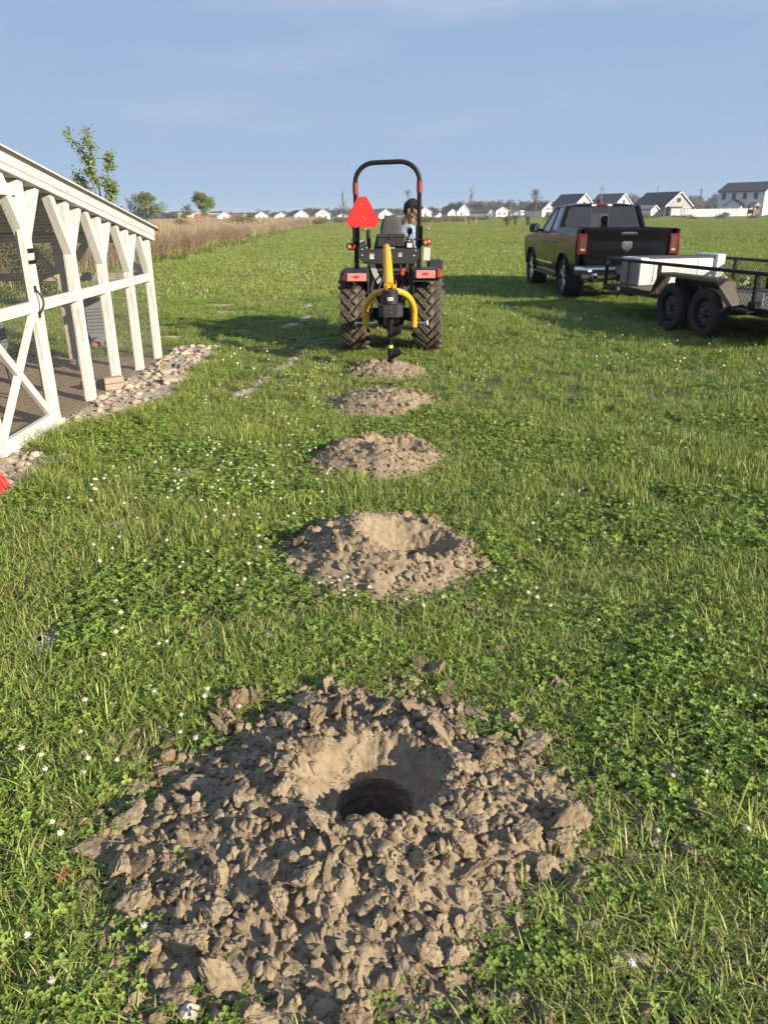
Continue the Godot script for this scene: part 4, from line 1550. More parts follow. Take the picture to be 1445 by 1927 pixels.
func make_auger() -> void:
	var t := thing("post_hole_auger", "yellow-armed post hole auger with a black screw bit over the last heap", "auger", V(0.085, 0, -8.7), 0.0)
	var Y: Material = M.yellow
	var K: Material = M.black_metal
	var b := MB.new()
	var pts: Array = []
	for q in [[1.08, -1.25], [1.2, -1.08], [1.29, -0.88], [1.315, -0.72], [1.30, -0.60], [1.25, -0.48], [1.15, -0.34], [1.0, -0.18], [0.93, -0.10]]:
		pts.append(V(-0.045 + 0.035 * (1.0 + q[1]), q[0], q[1]))
	b.tube(pts, [0.036, 0.037, 0.038, 0.04, 0.042, 0.046, 0.05, 0.054, 0.055], 16)
	put(b, "boom", Y, t)
	b = MB.new()
	b.box(V(0.0, 0.925, -0.08), V(0.14, 0.035, 0.09), Basis.IDENTITY, 0.006)
	b.box(V(-0.035, 0.90, -0.06), V(0.014, 0.09, 0.08), Basis.IDENTITY, 0.003)
	b.box(V(0.035, 0.90, -0.06), V(0.014, 0.09, 0.08), Basis.IDENTITY, 0.003)
	put(b, "boom_clevis", Y, t)
	for s in [-1.0, 1.0]:
		b = MB.new()
		pts = []
		for i in 13:
			var u := i / 12.0
			var a := u * PI / 2
			pts.append(V(s * (0.055 + cos(a) * 0.23), 0.60 + sin(a) * 0.26, -0.36 + 0.16 * u))
		pts.push_front(V(s * 0.285, 0.44, -0.37))
		b.tube(pts, 0.036, 14)
		put(b, "yoke_arm", Y, t)
	tube_part("yoke_band", plain(lin(0.14, 0.13, 0.04), 0.7), t, [V(-0.285, 0.585, -0.368), V(-0.283, 0.625, -0.36)], 0.0375, 14)
	# gearbox
	b = MB.new()
	b.lathe([Vector2(0.0, 0.86), Vector2(0.085, 0.86), Vector2(0.092, 0.87), Vector2(0.092, 0.885), Vector2(0.07, 0.895), Vector2(0.0, 0.9)].duplicate(), 24, Transform3D.IDENTITY)
	b.lathe([Vector2(0.0, 0.74), Vector2(0.088, 0.745), Vector2(0.092, 0.86), Vector2(0.0, 0.862)], 24)
	put(b, "gearbox_cap", M.black_satin, t)
	b = MB.new()
	var hexp := PackedVector2Array()
	for q in [[-0.13, -0.06], [-0.075, -0.12], [0.075, -0.12], [0.14, -0.06], [0.14, 0.08], [0.08, 0.13], [-0.08, 0.13], [-0.13, 0.08]]:
		hexp.push_back(Vector2(q[0], q[1]))
	b.prism(hexp, 0.13, Transform3D(Basis(V(1, 0, 0), -PI / 2), V(0, 0.61, 0)))
	b.box(V(0, 0.66, -0.2), V(0.11, 0.1, 0.2), Basis.IDENTITY, 0.02)
	put(b, "gearbox", M.black_satin, t)
	for y in [0.655, 0.705]:
		b = MB.new()
		b.ball(V(0.0, y, 0.121), V(0.014, 0.014, 0.006), 6, 10)
		put(b, "bolt", M.dark_grey, t)
	b = MB.new()
	var an0 := -0.55
	var rows: Array = []
	for j in 2:
		var row: Array = []
		for i in 7:
			var a := lerpf(-0.33, 0.33, i / 6.0)
			row.append(V(sin(a) * 0.0945, 0.785 + 0.035 * j, cos(a) * 0.0945))
		rows.append(row)
	b.skin(rows)
	put(b, "data_label", M.white, t)
	b = MB.new()
	for q in [[-0.012, 0.802], [0.015, 0.802]]:
		b.box(V(q[0], q[1], 0.0955), V(0.012, 0.014, 0.001))
	put(b, "label_print", M.dark_grey, t)
	tube_part("drive_shaft", M.black_plastic, t, [V(0, 0.66, -0.28), V(0, 0.6, -0.7), V(0, 0.57, -1.08)], 0.04, 12)
	# auger: tube, screw flight, marker ring
	b = MB.new()
	b.tube([V(0, 0.62, 0), V(0, 0.06, 0)], 0.03, 14)
	b.lathe([Vector2(0.0, 0.53), Vector2(0.045, 0.53), Vector2(0.045, 0.6), Vector2(0.0, 0.61)], 14)
	var bit := put(b, "auger_bit", M.black_metal, t)
	b = MB.new()
	var inner: Array = []
	var outer: Array = []
	var n := 90
	for i in n + 1:
		var u := float(i) / n
		var a := PI + 0.3 - u * TAU * 1.75
		var y := 0.52 - u * 0.42
		var r := 0.125 * smoothstep(0.0, 0.16, u)
		r = maxf(r, 0.032)
		inner.append(V(sin(a) * 0.028, y + 0.004, cos(a) * 0.028))
		outer.append(V(sin(a) * r, y, cos(a) * r))
	b.skin([inner, outer])
	var inner2: Array = []
	var outer2: Array = []
	for i in n + 1:
		inner2.append(inner[i] - V(0, 0.007, 0))
		outer2.append(outer[i] - V(0, 0.007, 0))
	b.skin([inner2, outer2], true)
	b.skin([outer, outer2])
	put(b, "screw_flight", M.black_metal, bit)
	tube_part("marker_ring", plain(lin(0.45, 0.5, 0.08), 0.6), bit, [V(0, 0.255, 0), V(0, 0.29, 0)], 0.0315, 14)

# ---------------------------------------------------------------- pickup
func side_x(y: float) -> float:
	# half width of the body at a height
	var pts := [[0.42, 0.93], [0.55, 0.985], [0.75, 1.015], [0.95, 1.03], [1.08, 1.036], [1.14, 1.030], [1.25, 1.026], [1.38, 1.018], [1.45, 0.995]]
	for i in pts.size() - 1:
		if y <= pts[i + 1][0]:
			return lerpf(pts[i][1], pts[i + 1][1], clampf((y - pts[i][0]) / (pts[i + 1][0] - pts[i][0]), 0.0, 1.0))
	return 0.995

func body_side(b: MB, s: float, z0: float, z1: float, bottom: float, top: Callable) -> void:
	# outer skin from z0 (rear) to z1 (front) with round wheel openings
	var n := int(absf(z1 - z0) / 0.03) + 2
	var rows: Array = []
	for i in n:
		var z := lerpf(z0, z1, float(i) / (n - 1))
		var lo := bottom
		for wz in [0.0, -3.67]:
			var dz := absf(z - wz)
			if dz < 0.50:
				lo = maxf(lo, 0.44 + 0.52 * pow(1.0 - pow(dz / 0.50, 2.6), 0.5))
		var hi: float = top.call(z)
		var row: Array = []
		for k in 15:
			var y := lerpf(lo, hi, k / 14.0)
			row.append(V(s * side_x(y), y, z))
		rows.append(row)
	b.skin(rows, s > 0.0)

func make_road_wheel(t: Node3D, called: String, at: Vector3, r: float, w: float, s: float, spokes: bool) -> void:
	var root := Node3D.new()
	root.name = called
	t.add_child(root, true)
	root.position = at
	var h := w * 0.5
	var b := MB.new()
	b.lathe([Vector2(r * 0.66, -h * 0.86), Vector2(r * 0.8, -h), Vector2(r * 0.93, -h * 0.95), Vector2(r * 0.985, -h * 0.75), Vector2(r, -h * 0.3), Vector2(r, h * 0.3), Vector2(r * 0.985, h * 0.75), Vector2(r * 0.93, h * 0.95), Vector2(r * 0.8, h), Vector2(r * 0.66, h * 0.86)], 48, axle(Vector3.ZERO), true)
	put(b, "tyre", M.rubber, root)
	b = MB.new()
	for g in [-0.55, -0.2, 0.2, 0.55]:
		# raised tread ribs made of blocks
		for i in 40:
			var a := TAU * (i + (0.5 if absf(g) > 0.4 else 0.0)) / 40
			b.box(V(g * h, cos(a) * r, sin(a) * r), V(h * 0.26, 0.014, r * TAU / 40 * 0.72), Basis(V(1, 0, 0), a))
	var tread := put(b, "tread_blocks", M.rubber, root)
	tread.set_meta("kind", "stuff")
	b = MB.new()
	b.lathe([Vector2(r * 0.66, h * 0.86), Vector2(r * 0.63, h * 0.8), Vector2(r * 0.6, -h * 0.2), Vector2(0.0, -h * 0.2)], 36, axle(Vector3.ZERO) if s > 0 else Transform3D(Basis(V(0, 0, 1), PI / 2), Vector3.ZERO))
	b.lathe([Vector2(0.0, -h * 0.3), Vector2(r * 0.6, -h * 0.3), Vector2(r * 0.66, -h * 0.86)], 36, axle(Vector3.ZERO) if s > 0 else Transform3D(Basis(V(0, 0, 1), PI / 2), Vector3.ZERO))
	put(b, "rim", M.black_satin, root)
	if spokes:
		for k in 6:
			b = MB.new()
			var a := TAU * k / 6
			for e in [-0.14, 0.14]:
				var p := V(s * h * 0.72, cos(a + e * 0.5) * r * 0.14, sin(a + e * 0.5) * r * 0.14)
				var q := V(s * h * 0.8, cos(a + e) * r * 0.64, sin(a + e) * r * 0.64)
				b.bar(p, q, 0.035, 0.03, V(1, 0, 0), 0.006)
			put(b, "spoke", M.chrome, root)
		b = MB.new()
		b.lathe([Vector2(r * 0.17, h * 0.45), Vector2(r * 0.16, h * 0.8), Vector2(0.0, h * 0.84)], 20, axle(Vector3.ZERO) if s > 0 else Transform3D(Basis(V(0, 0, 1), PI / 2), Vector3.ZERO))
		put(b, "hub_cap", M.chrome, root)
	else:
		# pressed steel centre with round holes and nuts
		b = MB.new()
		var tf := axle(Vector3.ZERO) if s > 0 else Transform3D(Basis(V(0, 0, 1), PI / 2), Vector3.ZERO)
		b.lathe([Vector2(r * 0.6, h * 0.1), Vector2(r * 0.5, h * 0.35), Vector2(r * 0.3, h * 0.42), Vector2(r * 0.2, h * 0.3), Vector2(r * 0.14, h * 0.3), Vector2(r * 0.13, h * 0.75), Vector2(0.0, h * 0.8)], 36, tf)
		put(b, "wheel_disc", M.black_satin, root)
		for k in 8:
			b = MB.new()
			var a := TAU * k / 8
			b.ball(V(s * h * 0.37, cos(a) * r * 0.42, sin(a) * r * 0.42), V(0.012, 0.028, 0.028), 6, 12)
			put(b, "disc_hole", M.black_plastic, root)
		for k in 5:
			b = MB.new()
			var a := TAU * k / 5 + 0.3
			b.ball(V(s * h * 0.42, cos(a) * r * 0.24, sin(a) * r * 0.24), V(0.02, 0.013, 0.013), 5, 6)
			put(b, "wheel_nut", M.steel, root)

func make_pickup() -> void:
	var t := thing("pickup_truck", "black crew cab pickup truck parked with its tailgate towards the trailer", "pickup", V(4.82, 0.02, -16.85), 0.0)
	t.scale = V(0.985, 0.955, 0.985)
	var P: Material = M.black_paint
	var K: Material = M.black_plastic
	M.dark_red_lens = plain(lin(0.14, 0.008, 0.008), 0.2)
	for q in [[-1.0, 0.0], [1.0, 0.0], [-1.0, -3.67], [1.0, -3.67]]:
		make_road_wheel(t, "wheel", V(q[0] * 0.86, 0.412, q[1]), 0.412, 0.28, q[0], true)
	# underbody
	var b := MB.new()
	b.box(V(0, 0.55, -1.6), V(1.3, 0.2, 5.0), Basis.IDENTITY, 0.02)
	b.tube([V(-0.8, 0.41, 0), V(0.8, 0.41, 0)], 0.06, 10)
	b.tube([V(-0.8, 0.41, -3.67), V(0.8, 0.41, -3.67)], 0.05, 10)
	for wz in [0.0, -3.67]:
		for s in [-1.0, 1.0]:
			b.lathe([Vector2(0.50, -0.22), Vector2(0.50, 0.15)], 24, axle(V(s * 0.8, 0.46, wz)))
	put(b, "chassis", K, t)
	# cargo bed
	b = MB.new()
	var bedtop := func(z: float) -> float: return 1.445
	for s in [-1.0, 1.0]:
		body_side(b, s, 1.13, -0.755, 0.56, bedtop)
		b.box(V(s * 0.905, 1.44, 0.19), V(0.11, 0.035, 1.88), Basis.IDENTITY, 0.012)
		b.box(V(s * 0.845, 1.12, 0.19), V(0.02, 0.62, 1.88))
		b.box(V(s * 0.985, 1.0, 1.125), V(0.075, 0.88, 0.03), Basis.IDENTITY, 0.01)
	b.box(V(0, 0.83, 0.19), V(1.7, 0.04, 1.88))
	b.box(V(0, 1.12, -0.74), V(1.9, 0.66, 0.03))
	put(b, "cargo_bed", P, t)
	# tailgate: two pressed fields, spoiler lip on top
	b = MB.new()
	var rows: Array = []
	for q in [[0.74, 1.135], [0.78, 1.150], [0.95, 1.156], [1.10, 1.158], [1.18, 1.150], [1.22, 1.152], [1.30, 1.162], [1.38, 1.172], [1.43, 1.185], [1.455, 1.178], [1.465, 1.15]]:
		var row: Array = []
		for i in 21:
			var x := lerpf(-0.80, 0.80, i / 20.0)
			row.append(V(x, q[0], q[1] - 0.025 * pow(absf(x) / 0.8, 4.0)))
		rows.append(row)
	b.skin(rows)
	b.box(V(0, 1.1, 1.11), V(1.6, 0.7, 0.05))
	var gate := put(b, "tailgate", P, t)
	b = MB.new()
	b.box(V(0.0, 1.355, 1.176), V(0.34, 0.055, 0.02), Basis.IDENTITY, 0.008)
	put(b, "handle_recess", K, gate)
	b = MB.new()
	b.box(V(-0.01, 1.372, 1.186), V(0.22, 0.022, 0.014), Basis.IDENTITY, 0.006)
	put(b, "handle", M.chrome, gate)
	# emblem: bright shield with a horned animal head
	b = MB.new()
	b.prism(PackedVector2Array([Vector2(-0.105, 0.075), Vector2(-0.08, 0.10), Vector2(0.08, 0.10), Vector2(0.105, 0.075), Vector2(0.10, -0.02), Vector2(0.06, -0.075), Vector2(0.0, -0.105), Vector2(-0.06, -0.075), Vector2(-0.10, -0.02)]), 0.012, Transform3D(Basis.IDENTITY, V(-0.015, 1.105, 1.152)))
	var em := put(b, "emblem", M.chrome, gate)
	b = MB.new()
	for s in [-1.0, 1.0]:
		var pts: Array = []
		for i in 12:
			var a := lerpf(1.9, -2.4, i / 11.0)
			pts.append(V(-0.015 + s * (0.05 + cos(a) * 0.028), 1.12 + sin(a) * 0.042, 1.166))
		b.tube(pts, 0.009, 6)
	b.box(V(-0.015, 1.07, 1.166), V(0.022, 0.06, 0.006), Basis.IDENTITY, 0.003)
	b.box(V(-0.042, 1.105, 1.166), V(0.012, 0.05, 0.005), Basis(V(0, 0, 1), 0.4))
	b.box(V(0.012, 1.105, 1.166), V(0.012, 0.05, 0.005), Basis(V(0, 0, 1), -0.4))
	put(b, "emblem_relief", M.dark_grey, em)
	var tm := TextMesh.new()
	tm.text = "LIMITED"
	var font := SystemFont.new()
	font.font_names = PackedStringArray(["Droid Sans"])
	tm.font = font
	tm.font_size = 24
	tm.pixel_size = 0.0022
	tm.depth = 0.006
	var lt := show_mesh(tm, "lettering", M.chrome, gate)
	lt.position = V(-0.61, 0.812, 1.156)
	lt.scale = V(1.35, 0.85, 1.0)
	b = MB.new()
	b.ball(V(-0.72, 0.63, 1.215), V(0.055, 0.026, 0.004), 6, 20)
	put(b, "oval_sticker", M.white, t)
	# tail lamps
	for s in [-1.0, 1.0]:
		b = MB.new()
		b.box(V(s * 0.915, 1.15, 1.142), V(0.195, 0.40, 0.05), Basis(V(0, 1, 0), s * 0.12), 0.014)
		var lamp := put(b, "tail_lamp", M.dark_red_lens, t)
		b = MB.new()
		b.box(V(s * 0.900, 1.15, 1.1665), V(0.125, 0.30, 0.02), Basis(V(0, 1, 0), s * 0.12), 0.012)
		put(b, "inner_lens", plain(lin(0.09, 0.05, 0.035), 0.2), lamp)
		b = MB.new()
		b.box(V(s * 0.905, 1.04, 1.172), V(0.09, 0.05, 0.02), Basis(V(0, 1, 0), s * 0.12), 0.008)
		put(b, "reverse_lens", plain(lin(0.35, 0.3, 0.25), 0.15), lamp)
	# bumper with chrome shell and exhausts
	b = MB.new()
	rows = []
	for q in [[0.52, 1.19], [0.56, 1.235], [0.62, 1.25], [0.68, 1.245], [0.71, 1.225], [0.72, 1.17]]:
		var row: Array = []
		for i in 25:
			var x := lerpf(-1.02, 1.02, i / 24.0)
			row.append(V(x, q[0] + 0.015 * pow(absf(x) / 1.02, 3.0), q[1] - 0.10 * pow(absf(x) / 1.02, 3.0)))
		rows.append(row)
	b.skin(rows)
	var bump := put(b, "rear_bumper", M.chrome, t)
	box_part("step_pad", K, bump, V(0, 0.722, 1.17), V(1.7, 0.016, 0.12), 0.005)
	box_part("plate_recess", K, bump, V(0, 0.63, 1.243), V(0.44, 0.14, 0.024), 0.01)
	box_part("valance", K, bump, V(0, 0.5, 1.13), V(1.8, 0.1, 0.12), 0.03)
	box_part("tow_hitch", M.black_metal, t, V(0, 0.45, 1.2), V(0.12, 0.09, 0.22), 0.008)
	for s in [-1.0, 1.0]:
		b = MB.new()
		b.lathe([Vector2(0.045, -0.12), Vector2(0.062, -0.1), Vector2(0.064, 0.06), Vector2(0.055, 0.062), Vector2(0.052, -0.05)], 20, Transform3D(Basis(V(1, 0, 0), PI / 2), V(s * 0.62, 0.485, 1.18)))
		b.lathe([Vector2(0.0, -0.05), Vector2(0.052, -0.05)], 20, Transform3D(Basis(V(1, 0, 0), -PI / 2), V(s * 0.62, 0.485, 1.18)))
		put(b, "exhaust_tip", M.chrome, t)
	# cab lower body and doors
	b = MB.new()
	var belt := func(z: float) -> float: return 1.335 if z > -2.95 else lerpf(1.335, 1.18, clampf((-2.95 - z) / 1.6, 0, 1))
	for s in [-1.0, 1.0]:
		body_side(b, s, -2.97, -4.62, 0.5, belt)
		b.box(V(s * 0.95, 0.47, -1.85), V(0.08, 0.1, 2.25), Basis.IDENTITY, 0.02)
	rows = []
	for q in [[-2.6, 1.33], [-2.95, 1.32], [-3.6, 1.28], [-4.3, 1.2], [-4.6, 1.05], [-4.68, 0.6]]:
		var row: Array = []
		for i in 15:
			var x := lerpf(-0.985, 0.985, i / 14.0)
			row.append(V(x, q[1] + 0.05 * (1.0 - pow(absf(x), 3.0)), q[0] + 0.12 * pow(absf(x), 3.0)))
		rows.append(row)
	b.skin(rows)
	b.box(V(0, 0.95, -0.80), V(1.94, 0.78, 0.04))
	put(b, "front_body", P, t)
	for s in [-1.0, 1.0]:
		for q in [[-0.79, -1.80], [-1.815, -2.955]]:
			b = MB.new()
			body_side(b, s, q[0], q[1], 0.5, belt)
			var door := put(b, "door", P, t)
			b = MB.new()
			b.bar(V(s * 1.04, 1.13, q[0] - 0.16), V(s * 1.04, 1.13, q[0] - 0.4), 0.03, 0.022, Vector3.UP, 0.008)
			put(b, "door_handle", P, door)
			b = MB.new()
			b.bar(V(s * 1.016, 0.66, q[0] - 0.02 if q[0] < -1 else q[0] - 0.25), V(s * 1.016, 0.66, q[1] + 0.02), 0.012, 0.035, Vector3.UP, 0.004)
			put(b, "door_trim", M.chrome, door)
		bar_part("running_board", K, t, V(s * 1.0, 0.40, -0.62), V(s * 1.0, 0.40, -3.0), 0.12, 0.05, Vector3.UP, 0.015)
		# arch lips
		for wz in [0.0, -3.67]:
			b = MB.new()
			var pts: Array = []
			for i in 21:
				var z := lerpf(-0.5, 0.5, i / 20.0)
				pts.append(V(s * 1.03, 0.43 + 0.52 * pow(maxf(1.0 - pow(absf(z) / 0.505, 2.6), 0.0), 0.5), wz + z))
			b.tube(pts, 0.022, 8)
			put(b, "arch_lip", P, t)
	# greenhouse: pillars, roof, glass
	var rp := func(x: float, y: float) -> Vector3:   # point on the back of the cab
		return V(x, y, -0.80 - (y - 1.33) * 0.22)
	b = MB.new()
	for s in [-1.0, 1.0]:
		b.bar(V(s * 0.945, 1.32, -0.83), V(s * 0.765, 1.90, -0.955), 0.10, 0.13, V(0, 0, 1), 0.02)
		b.bar(V(s * 0.955, 1.32, -0.98), V(s * 0.775, 1.90, -1.05), 0.05, 0.22, V(0, 0, 1), 0.015)
		b.bar(V(s * 0.955, 1.32, -1.80), V(s * 0.78, 1.90, -1.72), 0.035, 0.09, V(0, 0, 1), 0.008)
		b.bar(V(s * 0.94, 1.32, -2.85), V(s * 0.74, 1.90, -2.12), 0.05, 0.09, V(0, 0, 1), 0.015)
		b.bar(V(s * 0.775, 1.895, -0.94), V(s * 0.76, 1.895, -2.15), 0.06, 0.06, Vector3.UP, 0.02)
	b.box(V(0, 1.345, -0.815), V(1.84, 0.07, 0.05), Basis.IDENTITY, 0.01)
	put(b, "pillars", P, t)
	b = MB.new()
	rows = []
	for q in [[-0.925, 1.885], [-0.93, 1.925], [-1.0, 1.955], [-1.25, 1.972], [-1.6, 1.975], [-1.95, 1.955], [-2.15, 1.915]]:
		var row: Array = []
		for i in 17:
			var x := lerpf(-0.79, 0.79, i / 16.0)
			row.append(V(x, q[1] - 0.06 * pow(absf(x) / 0.79, 4.0), q[0]))
		rows.append(row)
	b.skin(rows, false)
	put(b, "roof", P, t)
	box_part("roof_lining", M.dark_grey, t, V(0, 1.87, -1.55), V(1.45, 0.02, 1.1))
	var glass := StandardMaterial3D.new()
	glass.albedo_color = Color(lin(0.03, 0.035, 0.04), 0.90)
	glass.transparency = BaseMaterial3D.TRANSPARENCY_ALPHA
	glass.roughness = 0.04
	var light_glass: StandardMaterial3D = glass.duplicate()
	light_glass.albedo_color = Color(lin(0.05, 0.06, 0.065), 0.72)
	var pane := func(called: String, p: Array, m: Material) -> void:
		var k := MB.new()
		var c: Vector3 = (p[0] + p[1] + p[2] + p[3]) / 4.0
		var nn: Vector3 = (p[1] - p[0]).cross(p[3] - p[0]).normalized() * 0.005
		k.oquad(p[0] + nn, p[1] + nn, p[2] + nn, p[3] + nn, c)
		k.oquad(p[0] - nn, p[1] - nn, p[2] - nn, p[3] - nn, c)
		for i in 4:
			k.oquad(p[i] + nn, p[(i + 1) % 4] + nn, p[(i + 1) % 4] - nn, p[i] - nn, c)
		put(k, called, m, t)
	# rear window: fixed sides, a sliding middle left half open
	pane.call("rear_window", [rp.call(-0.85, 1.375), rp.call(-0.27, 1.375), rp.call(-0.255, 1.885), rp.call(-0.705, 1.885)], glass)
	pane.call("rear_window", [rp.call(0.12, 1.375), rp.call(0.85, 1.375), rp.call(0.705, 1.885), rp.call(0.12, 1.885)], glass)
	pane.call("rear_window", [rp.call(-0.26, 1.74), rp.call(0.115, 1.74), rp.call(0.115, 1.885), rp.call(-0.255, 1.885)], glass)
	pane.call("rear_slider", [rp.call(-0.255, 1.415), rp.call(-0.05, 1.415), rp.call(-0.05, 1.73), rp.call(-0.25, 1.73)], light_glass)
	b = MB.new()
	for q in [[-0.262, 1.375, -0.262, 1.885], [0.117, 1.375, 0.117, 1.885], [-0.05, 1.40, -0.05, 1.735]]:
		b.bar(rp.call(q[0], q[1]), rp.call(q[2], q[3]), 0.012, 0.018, V(0, 0, 1))
	b.bar(rp.call(-0.255, 1.735), rp.call(0.112, 1.735), 0.014, 0.018, V(0, 0, 1))
	b.bar(rp.call(-0.255, 1.397), rp.call(0.112, 1.397), 0.03, 0.018, V(0, 0, 1))
	put(b, "slider_frame", K, t)
	for s in [-1.0, 1.0]:
		pane.call("side_window", [V(s * 0.94, 1.345, -1.08), V(s * 0.945, 1.345, -1.76), V(s * 0.785, 1.875, -1.69), V(s * 0.785, 1.875, -1.14)], light_glass)
		pane.call("side_window", [V(s * 0.945, 1.345, -1.84), V(s * 0.935, 1.345, -2.78), V(s * 0.755, 1.875, -2.13), V(s * 0.782, 1.875, -1.76)], light_glass)
	var clear_glass: StandardMaterial3D = glass.duplicate()
	clear_glass.albedo_color = Color(lin(0.1, 0.11, 0.11), 0.12)
	pane.call("windscreen", [V(-0.9, 1.345, -2.88), V(0.9, 1.345, -2.88), V(0.71, 1.885, -2.15), V(-0.71, 1.885, -2.15)], clear_glass)
	# seats and head rests seen through the glass
	for q in [[-0.42, -1.15], [0.42, -1.15], [-0.40, -1.95], [0.40, -1.95]]:
		b = MB.new()
		b.box(V(q[0], 1.15, q[1]), V(0.5, 0.72, 0.14), Basis(V(1, 0, 0), -0.12), 0.05)
		b.box(V(q[0] - (0.27 if q[1] > -1.5 and q[0] > 0 else 0.0), 1.60, q[1] + 0.03), V(0.24, 0.18, 0.1), Basis.IDENTITY, 0.045)
		put(b, "car_seat", M.dark_grey, t)
	box_part("dashboard", M.dark_grey, t, V(0, 1.22, -2.65), V(1.6, 0.25, 0.35), 0.05)
	# high brake lamp, antenna, mirrors
	b = MB.new()
	b.box(V(-0.03, 1.918, -0.928), V(0.50, 0.055, 0.03), Basis.IDENTITY, 0.008)
	var hb := put(b, "high_brake_lamp", M.black_plastic, t)
	b = MB.new()
	b.box(V(-0.03, 1.918, -0.911), V(0.24, 0.042, 0.01), Basis.IDENTITY, 0.004)
	put(b, "brake_lens", M.dark_red_lens, hb)
	for x in [-0.205, 0.145]:
		b = MB.new()
		b.box(V(x, 1.918, -0.911), V(0.10, 0.042, 0.01), Basis.IDENTITY, 0.004)
		put(b, "cargo_lens", plain(lin(0.6, 0.6, 0.58), 0.15), hb)
	b = MB.new()
	b.prism(PackedVector2Array([Vector2(0, 0), Vector2(0.16, 0), Vector2(0.05, 0.07), Vector2(0.02, 0.072)]), 0.03, Transform3D(Basis(V(0, 1, 0), PI / 2), V(-0.03, 1.968, -1.25)))
	put(b, "antenna_fin", P, t)
	for s in [-1.0, 1.0]:
		b = MB.new()
		b.box(V(s * 1.17, 1.42, -2.62), V(0.23, 0.21, 0.11), Basis.IDENTITY, 0.035)
		b.bar(V(s * 0.94, 1.36, -2.66), V(s * 1.1, 1.38, -2.64), 0.09, 0.06, Vector3.UP, 0.02)
		var mir := put(b, "side_mirror", P, t)
		b = MB.new()
		b.box(V(s * 1.17, 1.42, -2.563), V(0.19, 0.17, 0.006), Basis.IDENTITY, 0.002)
		put(b, "mirror_glass", plain(lin(0.5, 0.5, 0.5), 0.03, 1.0), mir)

# ---------------------------------------------------------------- trailer
func diamond_panel(b: MB, o: Vector3, along: Vector3, w: float, h: float) -> void:
	# expanded metal: crossing strands
	var step := 0.06
	var rise := 0.030
	var n := int(w / step)
	var rows := int(h / rise)
	for j in rows:
		for i in n:
			var x0 := i * step + (step * 0.5 if j % 2 == 1 else 0.0)
			var y0 := j * rise
			if x0 + step > w + 0.001:
				continue
			for e: float in [0.0, 1.0]:
				var p := o + along * (x0 + step * 0.5) + V(0, y0, 0)
				var q := o + along * (x0 + step * e) + V(0, y0 + rise, 0)
				var nn := along.cross(Vector3.UP)
				var d := (q - p).normalized()
				var sd := d.cross(nn) * 0.0035
				b.quad(p - sd, q - sd, q + sd, p + sd)

